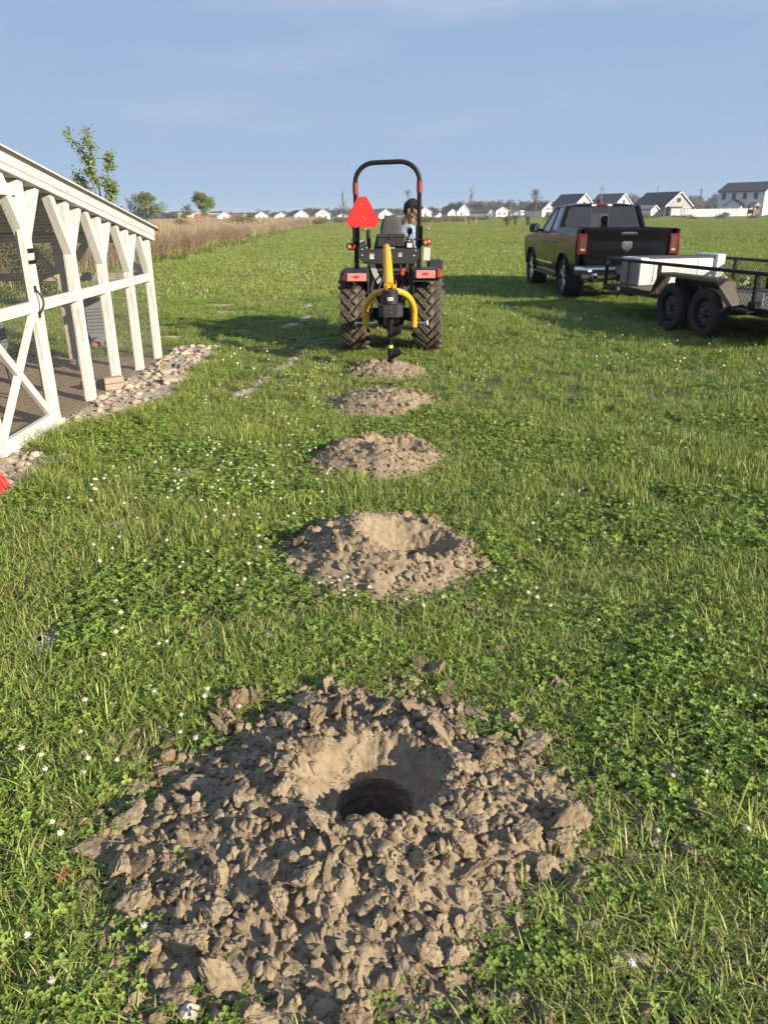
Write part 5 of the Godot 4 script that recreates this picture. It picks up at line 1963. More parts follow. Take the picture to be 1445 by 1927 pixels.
func make_trailer() -> void:
	var t := thing("utility_trailer", "black tandem axle utility trailer with mesh sides hitched to the pickup", "trailer", V(5.577, 0.01, -11.52), 0.217)
	var K: Material = M.black_metal
	var hw := 1.0
	var zf := -2.87
	var zr := 2.1
	var deck := 0.50
	var top := 0.925
	for s in [-1.0, 1.0]:
		for z in [-0.42, 0.42]:
			make_road_wheel(t, "wheel", V(s * 1.14, 0.345, z), 0.345, 0.20, s, false)
	var b := MB.new()
	for z in [-0.42, 0.42]:
		b.bar(V(-1.1, 0.345, z), V(1.1, 0.345, z), 0.07, 0.07)
	put(b, "axles", K, t)
	# frame
	for s in [-1.0, 1.0]:
		bar_part("side_channel", K, t, V(s * hw, deck - 0.05, zf), V(s * hw, deck - 0.05, zr), 0.06, 0.10, Vector3.UP, 0.006)
		bar_part("top_rail", K, t, V(s * hw, top, zf), V(s * hw, top, zr), 0.055, 0.05, Vector3.UP, 0.008)
		for z in [zf + 0.03, -2.05, -1.15, 1.15, zr - 0.03]:
			bar_part("upright", K, t, V(s * hw, deck, z), V(s * hw, top - 0.025, z), 0.055, 0.045, V(0, 0, 1), 0.005)
		b = MB.new()
		diamond_panel(b, V(s * (hw - 0.012), deck, zf), V(0, 0, 1), zr - zf, top - deck - 0.02)
		put(b, "mesh_side", K, t)
		# fender over both wheels
		b = MB.new()
		var x0: float = s * (hw + 0.03)
		var x1: float = s * (hw + 0.27)
		var prof := [[-0.92, 0.50], [-0.74, 0.80], [-0.68, 0.83], [0.68, 0.83], [0.74, 0.80], [0.92, 0.50]]
		for i in prof.size() - 1:
			var pa: Array = prof[i]
			var pb: Array = prof[i + 1]
			var mid := V((x0 + x1) * 0.5, 0.3, 0)
			b.oquad(V(x0, pa[1], pa[0]), V(x1, pa[1], pa[0]), V(x1, pb[1], pb[0]), V(x0, pb[1], pb[0]), mid)
			b.oquad(V(x0, pa[1] - 0.006, pa[0]), V(x1, pa[1] - 0.006, pa[0]), V(x1, pb[1] - 0.006, pb[0]), V(x0, pb[1] - 0.006, pb[0]), mid + V(0, 2, 0))
			b.oquad(V(x1, pa[1], pa[0]), V(x1, pb[1], pb[0]), V(x1, pb[1] - 0.045, pb[0]), V(x1, pa[1] - 0.045, pa[0]), mid)
		put(b, "fender", M.fender, t)
		b = MB.new()
		b.box(V(s * (hw + 0.02), 0.64, 0), V(0.012, 0.36, 1.3))
		put(b, "fender_back", K, t)
		box_part("marker_lamp", M.red_lens, t, V(s * (hw + 0.035), 0.66, 0.02), V(0.02, 0.03, 0.05), 0.006)
		box_part("marker_lamp", M.red_lens, t, V(s * (hw + 0.038), deck - 0.045, 1.62), V(0.02, 0.05, 0.11), 0.006)
		box_part("step_bracket", K, t, V(s * (hw + 0.1), 0.46, 1.12), V(0.2, 0.04, 0.34), 0.006)
	bar_part("top_rail", K, t, V(-hw + 0.03, top, zf + 0.002), V(hw - 0.03, top, zf + 0.002), 0.05, 0.046, Vector3.UP, 0.008)
	for x in [-0.5, 0.0, 0.5]:
		bar_part("upright", K, t, V(x, deck, zf), V(x, top - 0.024, zf), 0.05, 0.045, V(0, 0, 1), 0.005)
	b = MB.new()
	diamond_panel(b, V(-hw, deck, zf + 0.03), V(1, 0, 0), 2.0, top - deck - 0.02)
	put(b, "mesh_front", K, t)
	for z in [zf, -1.6, 0.0, 1.4, zr]:
		bar_part("cross_member", K, t, V(-hw + 0.031, deck - 0.07, z), V(hw - 0.031, deck - 0.07, z), 0.05, 0.06, Vector3.UP)
	for i in 10:
		var x := -0.87 + i * 0.193
		bar_part("deck_plank", M.deck, t, V(x, deck - 0.018, zf + 0.06), V(x, deck - 0.018, zr - 0.04), 0.185, 0.036, Vector3.UP, 0.004)
	# tongue, coupler, jack
	for s in [-1.0, 1.0]:
		bar_part("tongue_beam", K, t, V(s * 0.6, 0.44, zf + 0.02), V(s * 0.05, 0.44, zf - 1.12), 0.05, 0.08, Vector3.UP, 0.005)
	b = MB.new()
	b.box(V(0, 0.47, zf - 1.2), V(0.11, 0.1, 0.26), Basis.IDENTITY, 0.02)
	b.ball(V(0, 0.48, zf - 1.32), V(0.06, 0.05, 0.06))
	put(b, "coupler", K, t)
	tube_part("jack", K, t, [V(0.12, 0.2, zf - 0.75), V(0.12, 0.82, zf - 0.75)], 0.03, 10)
	tube_part("safety_chain", M.steel, t, [V(-0.1, 0.42, zf - 0.9), V(-0.12, 0.24, zf - 1.15), V(-0.08, 0.42, zf - 1.4)], 0.012, 6)
	tube_part("safety_chain", M.steel, t, [V(0.1, 0.42, zf - 0.9), V(0.12, 0.26, zf - 1.15), V(0.08, 0.42, zf - 1.4)], 0.012, 6)
	box_part("placard", M.white, t, V(-hw - 0.032, deck - 0.045, -2.3), V(0.004, 0.06, 0.10))
	box_part("placard", plain(lin(0.35, 0.35, 0.33), 0.5), t, V(-hw - 0.035, 0.62, 1.3), V(0.006, 0.15, 0.13))
	b = MB.new()
	b.box(V(-hw - 0.09, 0.54, 1.28), V(0.12, 0.1, 0.14), Basis.IDENTITY, 0.02)
	b.tube([V(-hw - 0.13, 0.53, 1.14), V(-hw - 0.17, 0.50, 1.02)], 0.012, 8)
	put(b, "ramp_latch", K, t)
	for q in [[-0.3], [0.35]]:
		b = MB.new()
		var z: float = 0.9 + q[0]
		b.bar(V(hw - 0.03, 0.72, z - 0.07), V(hw - 0.03, 0.72, z + 0.07), 0.012, 0.012)
		b.bar(V(hw - 0.03, 0.72, z - 0.07), V(hw - 0.03, 0.56, z - 0.07), 0.012, 0.012, V(0, 0, 1))
		b.bar(V(hw - 0.03, 0.72, z + 0.07), V(hw - 0.03, 0.56, z + 0.07), 0.012, 0.012, V(0, 0, 1))
		put(b, "tie_down_loop", K, t)
	# white chest across the front of the deck
	var c := thing("storage_chest", "long white storage chest with a dark lid edge inside the trailer", "chest", Vector3.ZERO, 0.0)
	c.transform = t.transform * Transform3D(Basis.IDENTITY, V(0.0, deck + 0.012, -2.44))
	var cw := plain(lin(0.72, 0.71, 0.68), 0.28)
	var dirt := noise_tex(256, 0.01, [[0.0, Color(0.5, 0.48, 0.43)], [0.3, Color(0.7, 0.69, 0.66)], [1.0, Color(0.74, 0.73, 0.71)]], 91)
	cw.albedo_color = Color(1, 1, 1)
	cw.albedo_texture = dirt
	triplanar(cw, 0.8, false)
	box_part("body", cw, c, V(-0.03, 0.215, 0), V(1.5, 0.43, 0.6), 0.012)
	for q in [[-0.5, 0.02], [0.34, 0.02]]:
		box_part("seam_strip", M.wire, c, V(q[0], 0.23, 0.302), V(0.012, 0.42, 0.006))
	box_part("end_cap", cw, c, V(-0.70, 0.225, 0.02), V(0.16, 0.45, 0.62), 0.012)
	box_part("end_cap", cw, c, V(0.74, 0.245, 0.04), V(0.16, 0.49, 0.64), 0.012)
	box_part("lid_edge", M.dark_grey, c, V(0.0, 0.442, 0.0), V(1.31, 0.024, 0.615), 0.006)
	# greenery lying on the deck
	var h := thing("cut_leaves", "pile of pale yellow-green leafy pieces on the trailer deck", "leaves", Vector3.ZERO, 0.0)
	h.transform = t.transform * Transform3D(Basis.IDENTITY, V(0.50, deck + 0.004, -1.38))
	for i in 16:
		b = MB.new()
		var a := rr(0, TAU)
		var p := V(rr(-0.28, 0.28), rr(0.03, 0.16), rr(-0.12, 0.12))
		var dir := V(cos(a), rr(0.0, 0.9), sin(a) * 0.6).normalized()
		b.tube([p - dir * 0.10, p - dir * 0.05, p + dir * 0.03, p + dir * 0.12], [0.008, 0.032, 0.03, 0.003], 8)
		put(b, "leaf_piece", plain(lin(0.38, 0.42, 0.16).lerp(lin(0.5, 0.44, 0.25), rng.randf()), 0.6), h)

# ---------------------------------------------------------------- person
func nets(bones: Array, cell: float, k: float) -> ArrayMesh:
	# surface nets over smoothly joined tapered capsules; bones: [p, q, rp, rq]
	var lo := V(1e9, 1e9, 1e9)
	var hi := -lo
	for q in bones:
		var r := maxf(q[2], q[3]) + cell * 3.0
		for e in 2:
			lo = lo.min(q[e] - V(r, r, r))
			hi = hi.max(q[e] + V(r, r, r))
	var nx := int((hi.x - lo.x) / cell) + 2
	var ny := int((hi.y - lo.y) / cell) + 2
	var nz := int((hi.z - lo.z) / cell) + 2
	var acc := PackedFloat32Array()
	acc.resize(nx * ny * nz)
	for q in bones:
		var pa: Vector3 = q[0]
		var pb: Vector3 = q[1]
		var ra: float = q[2]
		var rb: float = q[3]
		var r := maxf(ra, rb) + cell * 3.0
		var bl := ((pa.min(pb) - V(r, r, r)) - lo) / cell
		var bh := ((pa.max(pb) + V(r, r, r)) - lo) / cell
		var ab := pb - pa
		var l2 := maxf(ab.length_squared(), 1e-8)
		for z in range(maxi(0, int(bl.z)), mini(nz, int(bh.z) + 1)):
			for y in range(maxi(0, int(bl.y)), mini(ny, int(bh.y) + 1)):
				for x in range(maxi(0, int(bl.x)), mini(nx, int(bh.x) + 1)):
					var p := lo + V(x, y, z) * cell
					var u := clampf((p - pa).dot(ab) / l2, 0.0, 1.0)
					var d := p.distance_to(pa + ab * u) - lerpf(ra, rb, u)
					acc[(z * ny + y) * nx + x] += exp(-k * d)
	# inside where the sum is above 1
	var field := func(i: int) -> float: return 1.0 - acc[i] if acc[i] < 1.0 else -log(acc[i])
	var ids := {}
	var b := MB.new()
	var cells: Array = []
	var verts: Array = []
	var grads: Array = []
	for z in nz - 1:
		for y in ny - 1:
			for x in nx - 1:
				var i0 := (z * ny + y) * nx + x
				var ins := 0
				var cor := [i0, i0 + 1, i0 + nx, i0 + nx + 1, i0 + nx * ny, i0 + nx * ny + 1, i0 + nx * ny + nx, i0 + nx * ny + nx + 1]
				for c in cor:
					if acc[c] > 1.0:
						ins += 1
				if ins == 0 or ins == 8:
					continue
				var f := []
				for c in cor:
					f.append(-log(maxf(acc[c], 1e-6)) / k)
				var s := Vector3.ZERO
				var n := 0
				for e in [[0, 1], [2, 3], [4, 5], [6, 7], [0, 2], [1, 3], [4, 6], [5, 7], [0, 4], [1, 5], [2, 6], [3, 7]]:
					var fa: float = f[e[0]]
					var fb: float = f[e[1]]
					if (fa < 0.0) != (fb < 0.0):
						var u := fa / (fa - fb)
						var ca := V(e[0] & 1, (e[0] >> 1) & 1, e[0] >> 2)
						var cb := V(e[1] & 1, (e[1] >> 1) & 1, e[1] >> 2)
						s += ca.lerp(cb, u)
						n += 1
				var g := V(f[1] - f[0] + f[3] - f[2] + f[5] - f[4] + f[7] - f[6], f[2] - f[0] + f[3] - f[1] + f[6] - f[4] + f[7] - f[5], f[4] - f[0] + f[5] - f[1] + f[6] - f[2] + f[7] - f[3])
				ids[i0] = b.vt(lo + (V(x, y, z) + s / n) * cell, g)
	for i0 in ids:
		var x: int = i0 % nx
		var y: int = (i0 / nx) % ny
		var z: int = i0 / (nx * ny)
		var a := acc[i0] > 1.0
		var steps := [1, nx, nx * ny]
		for ax in 3:
			var u1: int = steps[(ax + 1) % 3]
			var u2: int = steps[(ax + 2) % 3]
			if (acc[i0 + steps[ax]] > 1.0) == a:
				continue
			if not (ids.has(i0 - u1) and ids.has(i0 - u2) and ids.has(i0 - u1 - u2)):
				continue
			var q := [ids[i0], ids[i0 - u1], ids[i0 - u1 - u2], ids[i0 - u2]]
			if a:
				b.face(q[0], q[1], q[2])
				b.face(q[0], q[2], q[3])
			else:
				b.face(q[0], q[2], q[1])
				b.face(q[0], q[3], q[2])
	return b.mesh()

func make_person() -> void:
	# seated on the tractor, leaning to his right side of the picture and looking down
	var t := thing("person", "person in a light blue striped shirt on the tractor, leaning over and looking down", "person", V(0.105, 0, -10.42), 0.0)
	var skin := plain(lin(0.36, 0.2, 0.13), 0.55)
	skin.subsurf_scatter_enabled = true
	skin.subsurf_scatter_strength = 0.15
	var sh_l := V(0.02, 1.47, -0.16)
	var sh_r := V(0.30, 1.45, -0.02)
	var neck := V(0.20, 1.53, -0.10)
	var hd := V(0.285, 1.715, -0.03)
	# the head looks down and to the right
	var fwd := V(0.62, -0.50, 0.30).normalized()
	var up := (Vector3.UP - fwd * fwd.y).normalized()
	var sd := fwd.cross(up).normalized()
	var H := func(s: float, u: float, f: float) -> Vector3: return hd + sd * s + up * u + fwd * f
	var el_r := V(0.345, 1.20, 0.03)
	var wr_r := V(0.31, 1.02, -0.16)
	var el_l := V(-0.10, 1.24, -0.26)
	var wr_l := V(0.02, 1.22, -0.47)
	var body: Array = [
		[H.call(0, 0.03, -0.02), H.call(0, 0.05, 0.015), 0.085, 0.082],
		[H.call(0, -0.04, 0.03), H.call(0, -0.085, 0.055), 0.062, 0.042],
		[H.call(0, 0.005, 0.085), H.call(0, -0.035, 0.108), 0.014, 0.018],
		[H.call(0, -0.075, 0.075), H.call(0, -0.08, 0.082), 0.022, 0.02],
		[H.call(0.03, 0.02, 0.07), H.call(-0.03, 0.02, 0.07), 0.02, 0.02],
		[H.call(0.082, 0.0, -0.01), H.call(0.086, -0.03, -0.005), 0.016, 0.012],
		[H.call(-0.082, 0.0, -0.01), H.call(-0.086, -0.03, -0.005), 0.016, 0.012],
		[neck, H.call(0, -0.05, -0.02), 0.056, 0.05],
		[neck, neck.lerp(sh_l, 0.4) - V(0, 0.02, 0), 0.055, 0.05],
		[neck, neck.lerp(sh_r, 0.4) - V(0, 0.02, 0), 0.055, 0.05],
		[sh_r - V(0, 0.1, 0), el_r, 0.045, 0.038], [el_r, wr_r, 0.04, 0.027],
		[sh_l - V(0, 0.1, 0), el_l, 0.045, 0.038], [el_l, wr_l, 0.04, 0.027],
	]
	for q in [[wr_r, V(-0.3, -0.5, -0.8), V(0.9, 0, -0.3)], [wr_l, V(0.3, -0.1, -0.95), V(0.95, 0, 0.3)]]:
		var w: Vector3 = q[0]
		var f: Vector3 = q[1].normalized()
		var s: Vector3 = (q[2] - f * f.dot(q[2])).normalized()
		var palm := w + f * 0.05
		body.append([w, palm, 0.026, 0.03])
		body.append([palm + s * 0.015, palm + f * 0.03 - s * 0.015, 0.025, 0.022])
		var dn := f.cross(s)
		if dn.y > 0.0:
			dn = -dn
		var lens := [0.062, 0.072, 0.066, 0.052]
		for i in 4:
			var r0 := palm + f * 0.04 + s * (0.03 - 0.02 * i)
			var k1: Vector3 = r0 + (f * 0.9 + dn * 0.3).normalized() * lens[i] * 0.55
			var k2: Vector3 = k1 + (f * 0.4 + dn * 0.9).normalized() * lens[i] * 0.5
			body.append([r0, k1, 0.0095, 0.009])
			body.append([k1, k2, 0.009, 0.008])
		var th := palm - f * 0.01 + s * 0.028
		body.append([th, th + (f * 0.6 + s * 0.7).normalized() * 0.035, 0.012, 0.010])
		body.append([th + (f * 0.6 + s * 0.7).normalized() * 0.035, th + (f * 0.6 + s * 0.7).normalized() * 0.035 + (f * 0.8 + dn * 0.6).normalized() * 0.028, 0.010, 0.009])
	show_mesh(nets(body, 0.0085, 150.0), "body", skin, t)
	# shirt with short sleeves
	var hip := V(-0.02, 1.06, -0.14)
	var shirt: Array = [
		[hip + V(-0.06, 0, 0), hip + V(0.08, 0, 0), 0.125, 0.125],
		[hip, V(0.07, 1.25, -0.13), 0.14, 0.135],
		[V(0.05, 1.28, -0.15), V(0.14, 1.38, -0.11), 0.14, 0.13],
		[V(0.06, 1.42, -0.15), V(0.22, 1.40, -0.06), 0.115, 0.11],
		[sh_l.lerp(neck, 0.35), sh_l, 0.075, 0.07], [sh_r.lerp(neck, 0.35), sh_r, 0.075, 0.07],
		[sh_l, sh_l.lerp(el_l, 0.72), 0.068, 0.062], [sh_r, sh_r.lerp(el_r, 0.72), 0.07, 0.062],
		[neck - V(0.02, 0.05, 0.02), neck - V(0, 0.02, 0), 0.075, 0.066],
	]
	var cloth := plain(Color(1, 1, 1), 0.85)
	var im := Image.create(8, 128, false, Image.FORMAT_RGB8)
	for y in 128:
		for x in 8:
			var c := lin(0.22, 0.31, 0.47)
			if y % 16 < 4:
				c = lin(0.50, 0.55, 0.62)
			elif y % 16 == 10:
				c = lin(0.14, 0.2, 0.34)
			im.set_pixel(x, y, c)
	cloth.albedo_texture = ImageTexture.create_from_image(im)
	triplanar(cloth, 5.0, false)
	show_mesh(nets(shirt, 0.016, 60.0), "shirt", cloth, t)
	var legs: Array = [
		[hip + V(-0.08, -0.02, 0), hip + V(0.09, -0.02, 0), 0.12, 0.12],
		[V(-0.08, 1.06, -0.16), V(-0.14, 1.1, -0.56), 0.095, 0.07], [V(-0.14, 1.1, -0.56), V(-0.16, 0.72, -0.66), 0.068, 0.05],
		[V(0.07, 1.06, -0.16), V(0.17, 1.1, -0.54), 0.095, 0.07], [V(0.17, 1.1, -0.54), V(0.2, 0.72, -0.62), 0.068, 0.05],
	]
	show_mesh(nets(legs, 0.018, 60.0), "trousers", plain(lin(0.05, 0.055, 0.075), 0.85), t)
	var shoes: Array = [[V(-0.16, 0.69, -0.65), V(-0.17, 0.675, -0.80), 0.045, 0.036], [V(0.2, 0.69, -0.61), V(0.22, 0.675, -0.76), 0.045, 0.036]]
	show_mesh(nets(shoes, 0.014, 90.0), "shoes", plain(lin(0.06, 0.045, 0.03), 0.8), t)
	var hair: Array = [
		[H.call(0, 0.055, -0.035), H.call(0, 0.07, 0.0), 0.089, 0.080], [H.call(0, 0.01, -0.06), H.call(0, -0.03, -0.055), 0.078, 0.062],
		[H.call(0.05, 0.085, 0.045), H.call(-0.05, 0.085, 0.045), 0.03, 0.03], [H.call(0, 0.10, 0.03), H.call(0.02, 0.085, 0.07), 0.042, 0.018],
		[H.call(0.072, 0.04, 0.01), H.call(0.074, 0.01, 0.015), 0.022, 0.014], [H.call(-0.072, 0.04, 0.01), H.call(-0.074, 0.01, 0.015), 0.022, 0.014],
	]
	show_mesh(nets(hair, 0.009, 140.0), "hair", plain(lin(0.012, 0.009, 0.007), 0.6), t)
	# eyes, brows, mouth, spectacles
	var b := MB.new()
	for s in [-1.0, 1.0]:
		b.ball(H.call(s * 0.032, 0.012, 0.083), V(0.011, 0.008, 0.011), 6, 8)
	put(b, "eyes", plain(lin(0.3, 0.28, 0.26), 0.2), t)
	b = MB.new()
	b.tube([H.call(-0.022, -0.06, 0.092), H.call(0, -0.062, 0.102), H.call(0.022, -0.06, 0.092)], 0.004, 6)
	put(b, "mouth", plain(lin(0.25, 0.09, 0.07), 0.5), t)
	b = MB.new()
	for s in [-1.0, 1.0]:
		var ring: Array = []
		for i in 16:
			var a := TAU * i / 16
			ring.append(H.call(s * 0.034 + cos(a) * 0.027, 0.008 + sin(a) * 0.02, 0.105 - absf(s * 0.034 + cos(a) * 0.027) * 0.12))
		b.tube(ring, 0.0035, 6, false, true)
		b.tube([H.call(s * 0.06, 0.014, 0.098), H.call(s * 0.088, 0.012, 0.05), H.call(s * 0.09, 0.004, -0.01)], 0.0035, 6)
	b.tube([H.call(-0.008, 0.012, 0.107), H.call(0.008, 0.012, 0.107)], 0.0035, 6)
	put(b, "glasses", plain(lin(0.01, 0.01, 0.012), 0.3), t)

# ---------------------------------------------------------------- far houses
func make_house(label: String, x: float, d: float, w: float, length: float, wall: float, rise: float, yaw: float, wc: Color, rc: Color, windows: Array, called := "house") -> Node3D:
	# gable end towards the local +z; windows: [side (0 gable, 1 left wall, 2 right wall), along, height, width, tall]
	var t := thing(called, label, "house", V(x, ground_y(x, d) - 0.05, -d), yaw, "houses beyond the field")
	var b := MB.new()
	b.prism(PackedVector2Array([Vector2(-w / 2, 0), Vector2(w / 2, 0), Vector2(w / 2, wall), Vector2(0, wall + rise), Vector2(-w / 2, wall)]), length, Transform3D(Basis.IDENTITY, V(0, 0, -length)))
	put(b, "wall", plain(wc, 0.8), t)
	var o := 0.35
	for s in [-1.0, 1.0]:
		b = MB.new()
		var k := rise / (w / 2)
		var a := V(s * (w / 2 + o), wall - o * k + 0.02, 0)
		var c := V(0, wall + rise + 0.02, 0)
		var th := V(0, 0.16, 0)
		var mid := (a + c) * 0.5 + V(0, 0.08, -length * 0.5)
		var z0 := V(0, 0, o)
		var z1 := V(0, 0, -length - o)
		b.oquad(a + th + z0, c + th + z0, c + th + z1, a + th + z1, mid)
		b.oquad(a + z0, c + z0, c + z1, a + z1, mid)
		b.oquad(a + z0, a + th + z0, a + th + z1, a + z1, mid)
		b.oquad(a + z1, a + th + z1, c + th + z1, c + z1, mid)
		var roof := put(b, "roof", plain(rc, 0.9), t)
		b = MB.new()
		b.bar(a + z0 + V(0, 0.05, 0.04), c + z0 + V(0, 0.05, 0.04), 0.06, 0.24, V(0, 1, 0))
		put(b, "barge_board", M.white, roof)
	for q in windows:
		var p: Vector3
		var turn := Basis.IDENTITY
		if q[0] == 0:
			p = V(q[1], q[2], 0.03)
		elif q[0] == 1:
			p = V(-w / 2 - 0.03, q[2], q[1])
			turn = Basis(V(0, 1, 0), -PI / 2)
		else:
			p = V(w / 2 + 0.03, q[2], q[1])
			turn = Basis(V(0, 1, 0), PI / 2)
		b = MB.new()
		b.box(p, V(q[3] + 0.24, q[4] + 0.24, 0.06), turn)
		var f := put(b, "window", M.white, t)
		b = MB.new()
		b.box(p + turn * V(0, 0, 0.03), V(q[3], q[4], 0.04), turn)
		put(b, "pane", M.far_glass, f)
	return t

func make_village() -> void:
	M.far_glass = plain(lin(0.04, 0.05, 0.065), 0.15)
	var white := lin(0.72, 0.70, 0.66)
	var cream := lin(0.62, 0.57, 0.48)
	var grey := lin(0.30, 0.30, 0.29)
	var pale := lin(0.5, 0.52, 0.54)
	var blue := lin(0.36, 0.42, 0.5)
	var dark := lin(0.045, 0.045, 0.048)
	var slate := lin(0.12, 0.12, 0.125)
	make_house("white gabled house, first to the right of the timber frame", -73.9, 380, 6.0, 9, 2.0, 1.7, 0.5, white, slate, [[0, 0.0, 1.2, 1.0, 1.2]])
	make_house("low pale house with a long grey roof left of three white gables", -67.7, 400, 6.5, 11, 1.7, 1.2, 1.25, pale, slate, [[0, 0.0, 1.0, 1.0, 1.0]])
	make_house("small white gabled house, leftmost of three alike", -59.3, 400, 6.3, 9, 2.0, 1.9, 0.35, white, slate, [[0, -1.2, 1.2, 0.9, 1.2], [0, 1.2, 1.2, 0.9, 1.2]])
	make_house("small cream gabled house, middle of three alike", -49.7, 400, 6.6, 9, 1.8, 1.6, 0.5, cream, dark, [[0, 0.0, 1.1, 1.0, 1.2]])
	make_house("bright white steep gabled house with a dark roof, right of three alike", -38.7, 390, 7.0, 10, 2.1, 2.2, 0.45, white, dark, [[0, -1.4, 1.2, 0.9, 1.2]])
	make_house("pale grey gabled house just left of the red triangle sign", -29.1, 400, 7.6, 11, 2.5, 2.2, 0.4, pale, dark, [[0, -1.5, 1.3, 0.8, 1.2], [0, 1.5, 1.3, 0.8, 1.2], [0, 0.0, 3.0, 0.7, 0.8]])
	make_house("small blue-grey house beside the red triangle sign", -20.5, 420, 5.0, 6, 1.5, 1.2, 0.2, blue, slate, [])
	var t := make_house("white gabled house behind the tractor seat", 1.5, 360, 6.4, 10, 2.0, 1.8, 0.5, white, slate, [[0, 0.0, 1.2, 1.2, 1.2]])
	make_house("cream house with a grey roof right of the roll bar", 20.2, 380, 6.5, 9, 2.6, 2.0, 0.4, cream, slate, [[0, 0.0, 1.4, 1.0, 1.2]])
	make_house("low white shed right of the roll bar house", 28.6, 400, 7.0, 8, 1.5, 0.7, 1.1, white, dark, [])
	t = make_house("white house with two steep gables left of the garage row", 30.0, 300, 5.6, 9, 2.2, 2.3, 0.55, white, dark, [[0, -0.8, 1.4, 0.8, 1.2]])
	var b := MB.new()
	b.prism(PackedVector2Array([Vector2(-2.2, 0), Vector2(2.2, 0), Vector2(2.2, 1.7), Vector2(0, 3.2), Vector2(-2.2, 1.7)]), 4.0, Transform3D(Basis.IDENTITY, V(-4.4, 0, -4.6)))
	put(b, "wing", plain(pale, 0.8), t)
	b = MB.new()
	b.bar(V(-6.9, 1.65, -2.6), V(-4.4, 3.3, -2.6), 4.4, 0.14, V(0, 1, 0))
	put(b, "wing_roof", plain(dark, 0.9), t)
	make_house("grey garage with a flat dark roof behind the field's middle", 44.0, 330, 6.0, 7, 1.9, 0.9, 1.2, grey, dark, [[0, 0.0, 1.0, 2.4, 1.4]])
	make_house("cream house with a dark roof behind the grey garage", 52.0, 352, 7.0, 9, 2.4, 1.5, 0.6, cream, dark, [[0, -1.5, 1.4, 1.0, 1.0], [0, 1.5, 1.4, 1.0, 1.0]])
	make_house("white house with a dark left roof slope just left of the pickup", 59.5, 290, 6.0, 10, 2.4, 2.3, 0.5, white, dark, [[0, -0.6, 2.6, 0.6, 0.8], [0, 0.4, 2.6, 0.6, 0.8], [0, 0.0, 1.0, 2.6, 1.2]])
	make_house("beige gabled house with a dark roof above the pickup cab", 59.5, 240, 7.0, 10, 3.3, 2.9, 0.5, cream, dark, [[0, 0.0, 3.6, 1.0, 1.2]])
	make_house("white two-gabled house right of the pickup cab", 77.0, 260, 7.4, 10, 3.7, 2.9, 0.6, white, dark, [[0, 0.0, 4.2, 1.0, 1.2]])
	# grey barn-like house
	t = make_house("grey sided barn-like house with a big dark roof and white trim", 76.5, 210, 8.8, 12, 2.5, 3.2, 0.42, grey, dark, [[0, -0.2, 3.8, 1.4, 1.2], [0, 2.0, 1.7, 0.5, 0.5], [0, 3.1, 1.7, 0.5, 0.5]])
	b = MB.new()
	b.box(V(-1.9, 1.0, 0.6), V(3.6, 2.0, 1.2))
	put(b, "lean_to", plain(lin(0.16, 0.16, 0.16), 0.8), t)
	b = MB.new()
	b.box(V(-1.9, 0.9, 1.22), V(2.9, 1.6, 0.06))
	put(b, "garage_door", plain(pale, 0.7), t)
	b = MB.new()
	b.bar(V(-3.9, 2.1, 0.6), V(0.1, 2.1, 0.6), 1.5, 0.25, V(0, 1, 0))
	put(b, "lean_to_roof", plain(dark, 0.9), t)
	make_house("low white outbuilding in front of the grey barn-like house", 68.0, 203, 4.6, 5, 1.7, 0.8, 0.9, white, slate, [[0, -0.8, 1.0, 0.5, 0.9], [0, 0.9, 1.0, 0.5, 0.9]])
	# two-storey white house at the right edge
	var yaw := PI / 4 - 0.1
	t = make_house("tall white two-storey house with porch at the right picture edge", 89.6, 187, 8.6, 11.0, 5.3, 1.9, yaw, white, dark, [[1, -2.0, 4.3, 0.9, 1.3], [1, -4.6, 4.3, 0.9, 1.3], [1, -7.2, 4.3, 0.9, 1.3], [1, -9.6, 4.3, 0.9, 1.3], [1, -1.6, 1.4, 0.9, 1.6], [1, -3.4, 1.4, 0.9, 1.6], [1, -6.0, 1.4, 0.9, 1.8], [1, -7.0, 1.4, 0.9, 1.8]])
	b = MB.new()
	b.prism(PackedVector2Array([Vector2(-2.0, 0), Vector2(2.0, 0), Vector2(2.0, 2.3), Vector2(0, 3.5), Vector2(-2.0, 2.3)]), 1.6, Transform3D(Basis(V(0, 1, 0), -PI / 2), V(-4.3, 0, -6.4)))
	put(b, "porch", plain(white, 0.8), t)
	for s in [-1.0, 1.0]:
		b = MB.new()
		b.bar(V(-5.1, 2.2, -6.4 + s * 2.2), V(-5.1, 3.55, -6.4), 1.8, 0.14, V(0, 1, 0))
		put(b, "porch_roof", plain(dark, 0.9), t)
	# timber frame of a house being built
	var fr := thing("unfinished_house", "unfinished pale timber house frame behind the dry grass", "building site", V(-58.5, ground_y(-58, 260), -260), 0.2)
	var pine := plain(lin(0.55, 0.38, 0.2), 0.8)
	for i in 17:
		for z in [0.0, -7.0]:
			bar_part("stud", pine, fr, V(-6.4 + i * 0.8, 0, z), V(-6.4 + i * 0.8, 2.5 if i < 6 or i > 11 else 3.0, z), 0.14, 0.2, V(0, 0, 1))
	for z in [0.0, -7.0]:
		for y in [0.1, 2.55]:
			bar_part("plate", pine, fr, V(-6.5, y, z), V(6.5, y, z), 0.2, 0.2)
	for i in 5:
		bar_part("joist", pine, fr, V(-6 + i * 3, 2.75, 0.2), V(-6 + i * 3, 2.75, -7.2), 0.2, 0.25)
	box_part("wall_sheet", plain(lin(0.6, 0.6, 0.57), 0.8), fr, V(-3.0, 1.2, 0.12), V(2.6, 2.2, 0.05))
